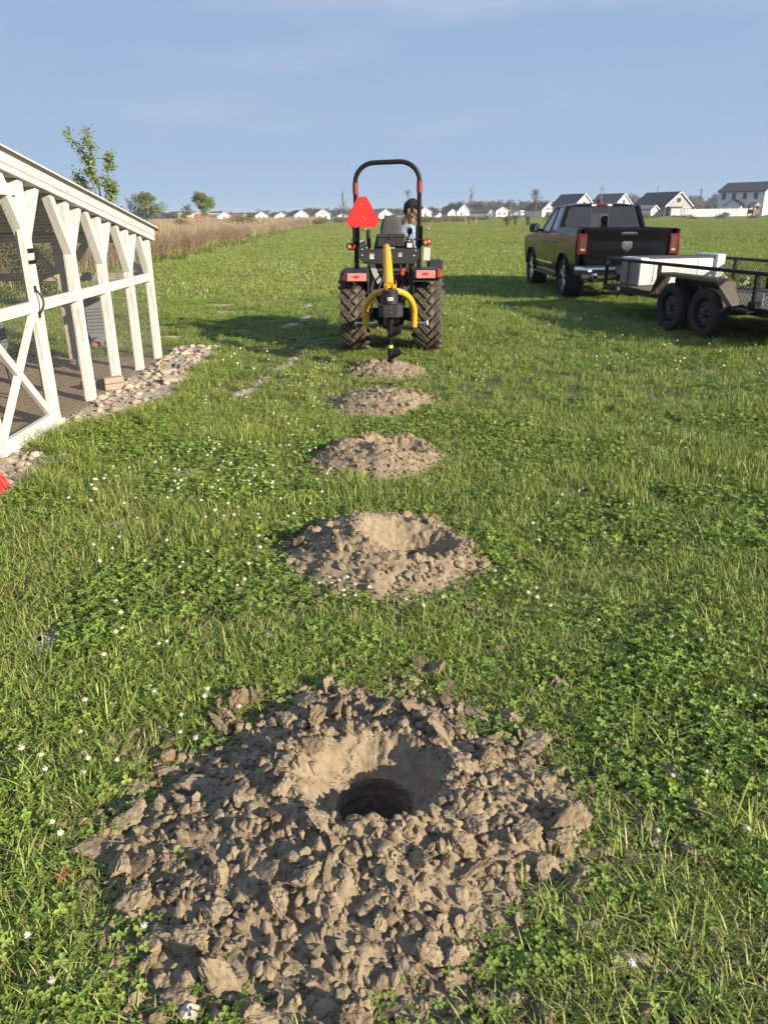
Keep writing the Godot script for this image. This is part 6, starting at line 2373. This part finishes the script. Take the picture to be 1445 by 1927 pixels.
	for q in [[-47.5, 205.0, 5.6, "orange-red safety fence left of the timber house frame"], [-36.5, 205.0, 5.0, "orange-red safety fence right of the timber house frame"]]:
		var sf := thing("safety_fence", q[3], "fence", V(q[0], ground_y(q[0], q[1]), -q[1]), 0.0)
		for y in [0.95, 1.2, 1.45]:
			bar_part("slat", M.signal_red, sf, V(-q[2] / 2, y, 0), V(q[2] / 2, y, 0), 0.04, 0.16)
		for i in 4:
			bar_part("stake", M.signal_red, sf, V(-q[2] / 2 + i * q[2] / 3, 0, -0.05), V(-q[2] / 2 + i * q[2] / 3, 1.55, -0.05), 0.06, 0.06, V(0, 0, 1))
	# white board fence
	var fe := thing("vinyl_fence", "long white solid panel fence left of the two-storey house", "fence", V(66.5, 0, -178))
	for i in 9:
		var xa := 66.5 + i * 1.9
		var ya := ground_y(xa, 178.0)
		box_part("post", M.white, fe, V(i * 1.9, ya + 0.9, 0), V(0.14, 1.9, 0.14), 0.02)
		if i < 8:
			box_part("panel", M.white, fe, V(i * 1.9 + 0.95, ya + 0.85, 0), V(1.74, 1.55, 0.05))
	var pt := thing("play_tower", "small brown wooden play tower at the white fence", "play tower", V(79.5, ground_y(79, 176), -174), 0.4)
	var br := plain(lin(0.16, 0.11, 0.07), 0.9)
	for s in [[-1, -1], [1, -1], [-1, 1], [1, 1]]:
		bar_part("post", br, pt, V(s[0] * 0.7, 0, s[1] * 0.7), V(s[0] * 0.7, 2.2, s[1] * 0.7), 0.14, 0.14, V(0, 0, 1))
	box_part("platform", br, pt, V(0, 1.0, 0), V(1.6, 0.9, 1.6))
	b = MB.new()
	b.prism(PackedVector2Array([Vector2(-1.0, 2.1), Vector2(1.0, 2.1), Vector2(0, 2.9)]), 1.9, Transform3D(Basis.IDENTITY, V(0, 0, -0.95)))
	put(b, "roof", plain(lin(0.3, 0.24, 0.17), 0.9), pt)
	# camper trailer
	var rv := thing("camper_trailer", "white camper trailer left of the pickup's mirror", "camper", V(58.5, ground_y(58, 330) + 0.2, -330), 0.1)
	b = MB.new()
	b.box(V(0, 1.2, 0), V(5.6, 1.9, 2.2), Basis.IDENTITY, 0.35)
	put(b, "body", plain(white, 0.5), rv)
	for x in [-1.5, 1.2]:
		box_part("window", M.far_glass, rv, V(x, 1.5, 1.11), V(0.9, 0.5, 0.04))
	for x in [-0.6, 0.4]:
		b = MB.new()
		b.lathe([Vector2(0, 0), Vector2(0.34, 0.0), Vector2(0.34, 0.2), Vector2(0, 0.21)], 16, Transform3D(Basis(V(1, 0, 0), PI / 2), V(x, 0.14, 0.95)))
		put(b, "wheel", M.rubber, rv)
	# poles
	for q in [[89.7, 230.0, 7.0, "tall wooden utility pole right of the grey barn-like house"], [134.5, 400.0, 13.0, "distant utility pole above the grey barn-like house"]]:
		var up := thing("utility_pole", q[3], "utility pole", V(q[0], ground_y(q[0], q[1]), -q[1]))
		tube_part("pole", br, up, [V(0, 0, 0), V(0, q[2], 0)], 0.16, 8)
		bar_part("cross_arm", br, up, V(-0.9, q[2] - 0.5, 0), V(0.9, q[2] - 0.5, 0), 0.12, 0.12)
	var sl := thing("street_lamp", "thin street lamp among the cream houses", "street lamp", V(39.5, ground_y(39, 250), -250))
	tube_part("pole", M.wire, sl, [V(0, 0, 0), V(0, 3.8, 0)], 0.1, 8)
	box_part("lamp_head", M.wire, sl, V(0, 3.85, 0), V(1.2, 0.12, 0.3), 0.03)

# ---------------------------------------------------------------- trees
func leaf_cloud(b: MB, c: Vector3, r: Vector3, n: int, size: float, col0: Color, col1: Color, g: RandomNumberGenerator) -> void:
	for i in n:
		var dir := V(g.randfn(), g.randfn(), g.randfn()).normalized() * pow(g.randf(), 0.4)
		var p := c + dir * r
		var bs := Basis(V(g.randfn(), g.randfn(), g.randfn()).normalized(), g.randf() * TAU)
		var s := size * g.randf_range(0.6, 1.3)
		b.color = col0.lerp(col1, g.randf())
		var q0 := p + bs * V(-s, 0, 0)
		var q1 := p + bs * V(0, 0.1 * s, -s * 0.5)
		var q2 := p + bs * V(s, 0, 0)
		var q3 := p + bs * V(0, 0.1 * s, s * 0.5)
		b.tri(q0, q1, q2)
		b.tri(q0, q2, q3)

func tree_parts(seed_: int, h: float, w: float, leaves: int, size: float, col0: Color, col1: Color, sparse := false) -> Array:
	# [wood mesh, crown mesh]
	var g := RandomNumberGenerator.new()
	g.seed = seed_
	var wood := MB.new()
	var crown := MB.new()
	crown.colored = true
	var trunk_r := h * 0.018 + 0.02
	wood.tube([V(0, -0.1, 0), V(0.02 * h * g.randfn() * 0.3, h * 0.5, 0), V(0, h * 0.9, 0)], [trunk_r, trunk_r * 0.7, trunk_r * 0.15], 8)
	var limbs := 16 if sparse else 11
	for i in limbs:
		var y := h * g.randf_range(0.22, 0.85)
		var a := g.randf() * TAU
		var reach := w * 0.5 * (g.randf_range(0.55, 1.0)) * (1.15 - 0.55 * (y / h))
		var dir := V(cos(a), g.randf_range(0.4, 0.9) if not sparse else g.randf_range(1.2, 2.2), sin(a))
		var e := V(0, y, 0) + dir * reach
		e.y = minf(e.y, h)
		wood.tube([V(0, y, 0), V(0, y, 0).lerp(e, 0.5) + V(0, 0.04 * reach, 0), e], [trunk_r * 0.4, trunk_r * 0.25, trunk_r * 0.06], 6)
		for k in 3:
			var e2 := V(0, y, 0).lerp(e, 0.5 + 0.25 * k)
			var t2 := e2 + V(g.randfn(), g.randf_range(0.3, 1.4), g.randfn()) * reach * 0.35
			wood.tube([e2, t2], [trunk_r * 0.18, trunk_r * 0.04], 5)
			if leaves > 0:
				var rr2 := reach * 0.42 + 0.06 * w
				leaf_cloud(crown, t2, V(rr2, rr2 * 0.75, rr2), int(leaves / float(limbs * 3)), size, col0, col1, g)
	if leaves > 0:
		leaf_cloud(crown, V(0, h * 0.92, 0), V(w * 0.16, h * 0.09, w * 0.16), int(leaves * 0.05), size, col0, col1, g)
	return [wood.mesh(), crown.mesh() if leaves > 0 else null]

func make_tree(called: String, label: String, x: float, d: float, h: float, w: float, leaves: int, size: float, col0: Color, col1: Color, sparse := false, group := "") -> void:
	var t := thing(called, label, "tree", V(x, ground_y(x, d), -d), rr(0, TAU), group)
	var p := tree_parts(int(absf(x) * 37 + d * 11), h, w, leaves, size, col0, col1, sparse)
	show_mesh(p[0], "trunk", M.bark, t)
	if p[1]:
		show_mesh(p[1], "crown", M.leaf, t)

func make_young_tree() -> void:
	# slim leafy sapling behind the run, leaning limbs with bunched leaves
	var t := thing("young_tree", "slim young leafy tree rising behind the chicken run roof", "tree", V(-4.78, 0, -13.6))
	t.scale = V(0.95, 0.95, 0.95)
	var g := RandomNumberGenerator.new()
	g.seed = 71
	var wood := MB.new()
	var crown := MB.new()
	crown.colored = true
	var limbs := [
		[V(0, 0, 0), V(0.05, 1.2, 0), V(0.12, 2.2, 0), V(-0.05, 2.75, 0.02), V(-0.32, 3.12, 0.05)],
		[V(0.09, 1.7, 0), V(0.22, 2.2, -0.05), V(0.3, 2.6, -0.1), V(0.34, 2.75, -0.1)],
		[V(0.1, 1.9, 0), V(0.02, 2.4, 0.08), V(0.10, 2.8, 0.1), V(0.05, 3.12, 0.1)],
		[V(0.08, 1.5, 0), V(-0.18, 1.9, 0.1), V(-0.36, 2.18, 0.12)],
		[V(0.1, 1.8, 0), V(-0.15, 2.2, -0.1), V(-0.34, 2.5, -0.12)],
		[V(0.1, 1.6, 0), V(0.3, 1.95, 0.1), V(0.40, 2.3, 0.12)],
		[V(0.06, 1.3, 0), V(0.25, 1.6, -0.12), V(0.36, 1.9, -0.15)],
	]
	for i in limbs.size():
		var l: Array = limbs[i]
		var rad: Array = []
		for k in l.size():
			rad.append(lerpf(0.026 if i == 0 else 0.011, 0.003, float(k) / (l.size() - 1)))
		wood.tube(l, rad, 7)
		for s in 40:
			var u := g.randf_range(0.35 if i > 0 else 0.5, 1.0) * (l.size() - 1)
			var k := mini(int(u), l.size() - 2)
			var p: Vector3 = l[k].lerp(l[k + 1], u - k)
			leaf_cloud(crown, p + V(g.randfn(), g.randfn(), g.randfn()) * 0.03, V(0.095, 0.085, 0.095), 13, 0.028, Color(0.15, 0.21, 0.04), Color(0.26, 0.30, 0.09), g)
	put(wood, "trunk", M.bark, t)
	put(crown, "crown", M.leaf, t)

func make_plants() -> void:
	M.bark = plain(lin(0.16, 0.12, 0.09), 0.9)
	make_young_tree()
	var green0 := Color(0.13, 0.17, 0.05)
	var green1 := Color(0.23, 0.27, 0.10)
	make_tree("broad_tree", "rounded green tree above the chicken run's roof end", -43.5, 150, 4.9, 5.4, 5200, 0.17, green0, green1)
	make_tree("bare_tree", "thin nearly bare tree left of the rounded green tree", -46.6, 151, 4.8, 2.6, 260, 0.10, Color(0.11, 0.1, 0.06), Color(0.15, 0.13, 0.08), true)
	make_tree("leaning_tree", "dense green tree in front of the timber house frame", -36.9, 170, 5.2, 4.6, 5200, 0.17, Color(0.12, 0.17, 0.04), Color(0.21, 0.27, 0.08))
	make_tree("small_tree", "small round green tree left of the dense green tree", -41.2, 171, 3.5, 2.8, 1200, 0.12, green0, green1)
	var bare := "young bare trees planted across the field"
	make_tree("bare_sapling", "bare sapling behind the red triangle sign", -5.2, 110, 4.9, 1.7, 120, 0.05, Color(0.13, 0.13, 0.06), Color(0.17, 0.16, 0.08), true, bare)
	make_tree("bare_sapling", "bare sapling behind the tractor driver's head", 3.5, 110, 5.2, 1.3, 160, 0.05, Color(0.12, 0.13, 0.06), Color(0.17, 0.16, 0.08), true, bare)
	make_tree("bare_sapling", "tall bare sapling between tractor and pickup, standing alone", 14.1, 130, 5.8, 1.5, 140, 0.05, Color(0.13, 0.14, 0.07), Color(0.17, 0.17, 0.09), true, bare)
	make_tree("bare_sapling", "bare sapling rising over the pickup's roof", 34.9, 130, 5.9, 1.4, 140, 0.05, Color(0.13, 0.14, 0.07), Color(0.17, 0.17, 0.09), true, bare)
	make_tree("green_sapling", "sapling with a green lower crown left of the pickup", 26.4, 140, 5.5, 2.4, 900, 0.09, Color(0.08, 0.12, 0.03), Color(0.13, 0.17, 0.05), true)
	for q in [[13.3, 129.0, "wooden stake left of the lone bare sapling"], [15.0, 129.0, "wooden stake right of the lone bare sapling"]]:
		var o := MB.new()
		o.tube([V(0, 0, 0), V(0, 1.5, 0)], 0.05, 6)
		o.tube([V(0, 1.35, 0), V((14.1 - q[0]) * 0.8, 1.3, -0.8)], 0.012, 4)
		var s := put(o, "tree_stake", M.grey_wood)
		s.position = V(q[0], ground_y(q[0], q[1]), -q[1])
		tag(s, q[2], "stake")
	# shrubs: behind the run and far out on the field
	var shrubs := [
		[-8.9, 19.5, 1.7, 2.4, 1700, 0.05, "leafy green shrub seen through the run's middle bays"], [-11.2, 19.0, 1.5, 2.0, 1200, 0.05, "green shrub seen through the run's door bay"],
		[-6.9, 15.6, 1.2, 1.5, 1200, 0.04, "low green shrub at the dry grass behind the run's third post"],
		[-15.0, 62.0, 1.5, 2.2, 700, 0.08, "round green shrub in the dry grass left of the far field"], [-14.6, 84.0, 1.9, 3.0, 700, 0.09, "dark shrub at the far end of the dry grass"],
		[-11.2, 41.0, 0.9, 1.3, 500, 0.05, "small bright shrub at the dry grass border"],
		[17.3, 112.0, 1.5, 1.0, 300, 0.08, "upright dark shrub left of the pickup's mirror"], [20.2, 112.0, 1.4, 0.9, 300, 0.08, "upright dark shrub nearest the pickup's mirror"],
		[18.8, 114.0, 1.3, 0.7, 240, 0.08, "thin dark shrub between two upright ones"],
	]
	for q in shrubs:
		var t := thing("shrub", q[6], "shrub", V(q[0], ground_y(q[0], q[1]), -q[1]), rr(0, TAU))
		var g := RandomNumberGenerator.new()
		g.seed = int(q[1] * 7)
		var wood := MB.new()
		var cr := MB.new()
		cr.colored = true
		for i in 9:
			var a := g.randf() * TAU
			var e := V(cos(a) * q[3] * 0.4 * g.randf(), q[2] * g.randf_range(0.5, 0.95), sin(a) * q[3] * 0.4 * g.randf())
			wood.tube([V(e.x * 0.2, 0, e.z * 0.2), e], [0.02, 0.005], 5)
			leaf_cloud(cr, e, V(q[3] * 0.24, q[2] * 0.22, q[3] * 0.24), int(q[4] / 9.0), q[5], Color(0.06, 0.09, 0.022), Color(0.13, 0.16, 0.05), g)
			leaf_cloud(cr, e * V(0.8, 0.5, 0.8), V(q[3] * 0.24, q[2] * 0.22, q[3] * 0.24), int(q[4] / 18.0), q[5], Color(0.06, 0.09, 0.022), Color(0.13, 0.16, 0.05), g)
		put(wood, "stem", M.bark, t)
		put(cr, "foliage", M.leaf, t)
	# the wood along the horizon, a mass of crowns
	var wt := Node3D.new()
	wt.name = "distant_woodland"
	add_child(wt)
	tag(wt, "band of hazy olive-brown woodland along the horizon behind the houses", "woodland", "", "stuff")
	var kinds: Array = []
	for q in [[900, 8.0, 6.5, Color(0.10, 0.10, 0.055), Color(0.16, 0.145, 0.09)], [901, 8.0, 7.0, Color(0.085, 0.11, 0.04), Color(0.14, 0.16, 0.065)], [902, 8.0, 5.5, Color(0.12, 0.105, 0.075), Color(0.185, 0.16, 0.12)]]:
		var p := tree_parts(q[0], q[1], q[2], 700, 0.42, q[3], q[4])
		kinds.append([p, [], []])
	for i in 900:
		var x := rr(-330.0, 380.0)
		var d := rr(470.0, 620.0)
		var k := x / d
		var tall := 0.75 + 0.25 * noise.get_noise_2d(x * 3.0, 5.0)
		if k < -0.10:
			tall *= 0.62
		elif k < 0.02:
			tall *= 0.80
		elif k < 0.08:
			tall *= 0.70
		elif k > 0.3:
			tall *= 1.5
		else:
			tall *= 1.12
		var c: Array = kinds[rng.randi() % 3]
		var s := tall * rr(0.75, 1.2)
		c[1].append(Transform3D(Basis(Vector3.UP, rr(0, TAU)).scaled(V(1.25, s, 1.25)), V(x, ground_y(x, d), -d)))
		var v := rr(0.85, 1.15)
		c[2].append(Color(v, v, v))
	for c in kinds:
		scatter("wood_crowns", c[0][1], M.leaf, wt, c[1], c[2])
		scatter("wood_trunks", c[0][0], M.bark, wt, c[1], [])
	# brush before the houses
	var bt := Node3D.new()
	bt.name = "roadside_brush"
	add_child(bt)
	tag(bt, "low brown and green brush along the far edge of the field", "brush", "", "stuff")
	var bm := MB.new()
	bm.colored = true
	var g2 := RandomNumberGenerator.new()
	g2.seed = 55
	leaf_cloud(bm, V(0, 0.7, 0), V(1.1, 0.7, 0.9), 260, 0.13, Color(0.15, 0.12, 0.07), Color(0.22, 0.17, 0.10), g2)
	leaf_cloud(bm, V(0.3, 0.5, 0), V(0.9, 0.5, 0.8), 90, 0.13, Color(0.07, 0.09, 0.03), Color(0.11, 0.12, 0.045), g2)
	var pl: Array = []
	var cl: Array = []
	for i in 320:
		var x := rr(-28.0, 105.0)
		var d := rr(150.0, 210.0)
		if x > 22.0 and rng.randf() < 0.75:
			continue
		var s := rr(0.5, 1.1)
		pl.append(Transform3D(Basis(Vector3.UP, rr(0, TAU)).scaled(V(s * 1.3, s * 0.8, s)), V(x, ground_y(x, d) - 0.1, -d)))
		var v := rr(0.8, 1.2)
		cl.append(Color(v, v * rr(0.9, 1.1), v))
	scatter("brush_clumps", bm.mesh(), M.leaf, bt, pl, cl)

func make_meadow() -> void:
	var t := Node3D.new()
	t.name = "dry_meadow_grass"
	add_child(t)
	tag(t, "tall tan dry grass along the field's left side behind the run", "grass", "", "stuff")
	var kinds: Array = []
	for i in 3:
		var g := RandomNumberGenerator.new()
		g.seed = 700 + i
		var b := MB.new()
		b.colored = true
		for k in 110:
			var a := g.randf() * TAU
			var p := V(cos(a), 0, sin(a)) * 0.42 * sqrt(g.randf())
			b.color = Color(0.299, 0.224, 0.154).lerp(Color(0.528, 0.414, 0.295), g.randf())
			if g.randf() < 0.12:
				b.color = Color(0.20, 0.18, 0.07)
			blade(b, p, g.randf() * TAU, g.randf_range(0.55, 1.42), g.randf_range(0.05, 0.4), 0.014, g.randf_range(0.1, 0.75), 3)
		kinds.append([b.mesh(), [], []])
	for i in 15000:
		var d := sqrt(rr(12.0 * 12.0, 190.0 * 190.0)) if i % 2 == 0 else rr(11.0, 60.0)
		var reach := 7.0 + d * 0.16
		var x := meadow_edge(d) - reach * pow(rng.randf(), 1.8)
		if i % 6 == 0:
			x = meadow_edge(d) - rr(0.0, 40.0)
		var c: Array = kinds[rng.randi() % 3]
		var s := rr(0.85, 1.15)
		c[1].append(Transform3D(Basis(Vector3.UP, rr(0, TAU)).scaled(V(s * 1.2, s * rr(0.75, 1.05), s * 1.2)), V(x, ground_y(x, d), -d)))
		var v := rr(0.8, 1.15)
		c[2].append(Color(v, v * rr(0.94, 1.02), v * rr(0.85, 1.0)))
	# green weeds growing along its border
	var wl: Array = []
	var wc: Array = []
	for i in 1500:
		var d := rr(12.0, 95.0)
		var x := meadow_edge(d) + rng.randfn() * 0.5 + 0.3
		var s := rr(1.6, 4.0)
		wl.append(Transform3D(Basis(Vector3.UP, rr(0, TAU)).scaled(V(s * 1.2, s, s * 1.2)), V(x, ground_y(x, d), -d)))
		var v := rr(0.6, 1.0)
		wc.append(Color(v, v, v))
	scatter("border_weeds", grass_tuft(777, 46, 0.09, 0.05, 0.14, 0.006, 0.7, 3), M.leaf, t, wl, wc)
	for c in kinds:
		scatter("dry_blades", c[0], M.dry, t, c[1], c[2])

# ---------------------------------------------------------------- clover flowers, bare spots
func make_bare() -> void:
	for q in bare:
		var b := MB.new()
		var n := 28
		var rows: Array = []
		for j in 5:
			var row: Array = []
			for k in n + 1:
				var a := TAU * (k % n) / n
				var r: float = (j / 4.0) * (1.0 + 0.6 * noise.get_noise_2d(cos(a) * 190 + q[0] * 99, sin(a) * 120 + q[1] * 99))
				var p := Vector2(cos(a) * r * q[2], sin(a) * r * q[3]).rotated(q[4])
				row.append(V(q[0] + p.x, 0.014 - 0.026 * pow(j / 4.0, 2.0) + 0.012 * fine.get_noise_2d((q[0] + p.x) * 900, p.y * 900), -(q[1] + p.y)))
			rows.append(row)
		b.skin(rows)
		tag(put(b, "bare_soil", M.sand if q.size() < 6 else M.soil), "bare pale soil patch in the lawn", "", "", "structure")

func make_flowers() -> void:
	var bloom := MB.new()
	var g := RandomNumberGenerator.new()
	g.seed = 31
	bloom.ball(V(0, 0, 0), V(0.0058, 0.0055, 0.0058), 5, 8)
	for i in 46:
		var y := g.randf_range(-0.55, 1.0)
		var a := i * 2.4
		var dir := V(cos(a) * sqrt(1 - y * y), y, sin(a) * sqrt(1 - y * y))
		var sd := dir.cross(V(0, 1, 0.01)).normalized() * 0.0014
		var tip := dir * g.randf_range(0.0088, 0.0112) + V(0, 0.001, 0)
		bloom.tri(dir * 0.004 - sd, dir * 0.004 + sd, tip)
		bloom.tri(dir * 0.004 + V(0, 0.0014, 0), dir * 0.004 - V(0, 0.0014, 0), tip)
	var bm := bloom.mesh()
	var stem := MB.new()
	stem.tube([V(0, -0.09, 0), V(0.004, -0.04, 0), V(0, 0, 0)], 0.0011, 5)
	var sm := stem.mesh()
	var w0 := plain(lin(0.72, 0.69, 0.58), 0.7)
	var w1 := plain(lin(0.66, 0.57, 0.47), 0.7)
	var gm := plain(lin(0.12, 0.19, 0.05), 0.6)
	# x, d ranges, how many, label
	var lots := [
		[-1.9, -0.35, 3.9, 5.6, 96, "white clover flower in the thick patch left of the third heap"],
		[-1.5, -0.3, 2.1, 3.8, 34, "white clover flower in the lawn left of the second heap"],
		[-1.3, -0.5, 1.15, 2.1, 14, "white clover flower at the left edge of the near heap"],
		[-0.5, 0.35, 2.9, 3.2, 16, "white clover flower right in front of the second heap"],
		[0.5, 1.9, 1.15, 3.2, 16, "white clover flower in the lawn right of the near heap"],
		[0.5, 2.6, 3.2, 6.2, 30, "white clover flower in the lawn right of the second and third heaps"],
		[-1.7, -0.5, 5.7, 8.2, 46, "white clover flower in the lawn left of the fourth heap"],
		[0.4, 1.3, 7.6, 9.0, 24, "white clover flower beside the soil under the auger"],
		[-0.8, -0.35, 8.0, 9.0, 12, "white clover flower left of the soil under the auger"],
	]
	for q in lots:
		var made := 0
		var tries := 0
		while made < q[4] and tries < 900:
			tries += 1
			var x := rr(q[0], q[1])
			var d := rr(q[2], q[3])
			if absf(x) > 0.49 * (0.931 * d + 0.6) or lawn_open(x, d) < 0.5:
				continue
			if noise.get_noise_2d(x * 130.0, d * 130.0) < rr(-0.3, 0.25):
				continue
			var y := rr(0.055, 0.095)
			var s := rr(0.8, 1.2)
			var t := thing("clover_flower", q[5], "flower", V(x, y, -d), rr(0, TAU), "white clover flowers in the lawn")
			t.scale = Vector3.ONE * s
			show_mesh(bm, "bloom", w0 if rng.randf() < 0.65 else w1, t)
			show_mesh(sm, "stem", gm, t)
			made += 1
	# the many more farther off
	var far := Node3D.new()
	far.name = "distant_clover_flowers"
	add_child(far)
	tag(far, "scattered white clover flowers too far off to count", "flowers", "", "stuff")
	var pl: Array = []
	var fm := MB.new()
	fm.ball(V(0, 0, 0), V(0.011, 0.010, 0.011), 4, 6)
	for i in 6000:
		var d := sqrt(rr(64.0, 45.0 * 45.0))
		var x := rr(-1.0, 1.0) * (0.55 * d + 1.0)
		var c := noise.get_noise_2d(x * 20.0 + 33.0, d * 9.0)
		if c < rr(-0.05, 0.4) or x < meadow_edge(d) + 0.5 or lawn_open(x, d) < 0.6:
			continue
		pl.append(Transform3D(Basis.IDENTITY.scaled(Vector3.ONE * rr(0.8, 1.2)), V(x, rr(0.07, 0.11), -d)))
	scatter("far_blooms", fm.mesh(), w0, far, pl, [])

func build() -> void:
	make_ground()
	make_clods()
	make_mound(mounds[0], "large spread heap of dry soil round the open hole in the foreground", 300, 13000, 0.054)
	make_mound(mounds[1], "cratered soil heap, second from the camera, wide with a dark pit", 150, 3600, 0.042)
	make_mound(mounds[2], "soil heap with a smooth sunlit pocket, third from the camera", 110, 2600, 0.036)
	make_mound(mounds[3], "broad low soil heap, fourth from the camera", 90, 2200, 0.036)
	make_mound(mounds[4], "small soil heap right under the auger bit", 70, 1600, 0.036)
	make_run()
	make_run_things()
	make_tractor()
	make_auger()
	make_person()
	make_pickup()
	make_trailer()
	make_village()
	make_bare()
	make_plants()
	make_meadow()
	make_flowers()
	make_lawn()

func _ready() -> void:
	rng.seed = 20240
	noise.seed = 3
	noise.frequency = 0.01
	noise.fractal_octaves = 3
	fine.seed = 9
	fine.frequency = 0.01
	fine.fractal_octaves = 4
	# camera
	var cam := Camera3D.new()
	cam.name = "camera"
	cam.fov = 68.3
	cam.near = 0.05
	cam.far = 6000.0
	add_child(cam)
	cam.position = V(0, CAM_H, 0)
	cam.rotation_degrees = V(-21.37, 0, -0.4)
	cam.current = true
	# sky, exposure
	var env := Environment.new()
	env.background_mode = Environment.BG_SKY
	env.sky = make_sky()
	env.tonemap_mode = Environment.TONE_MAPPER_LINEAR
	env.tonemap_exposure = 1.9
	env.fog_enabled = true
	env.fog_density = 0.00035
	env.fog_light_color = Color(0.86, 0.9, 0.97)
	env.ambient_light_source = Environment.AMBIENT_SOURCE_SKY
	env.sdfgi_enabled = true
	env.ssao_enabled = true
	env.ssil_enabled = true
	var we := WorldEnvironment.new()
	we.name = "daylight"
	we.environment = env
	add_child(we)
	# low evening sun from behind the camera's right shoulder
	var sun := DirectionalLight3D.new()
	sun.name = "sun"
	var e := deg_to_rad(SUN_ELEVATION)
	var dir := V(-SUN_SIDE * cos(e), -sin(e), -SUN_AWAY * cos(e))
	sun.light_color = Color(1.0, 0.94, 0.84)
	sun.light_energy = 1.6
	sun.light_angular_distance = 0.5
	sun.shadow_enabled = true
	add_child(sun)
	sun.look_at_from_position(V(0, 10, 0), V(0, 10, 0) + dir, Vector3.UP)
	make_materials()
	build()
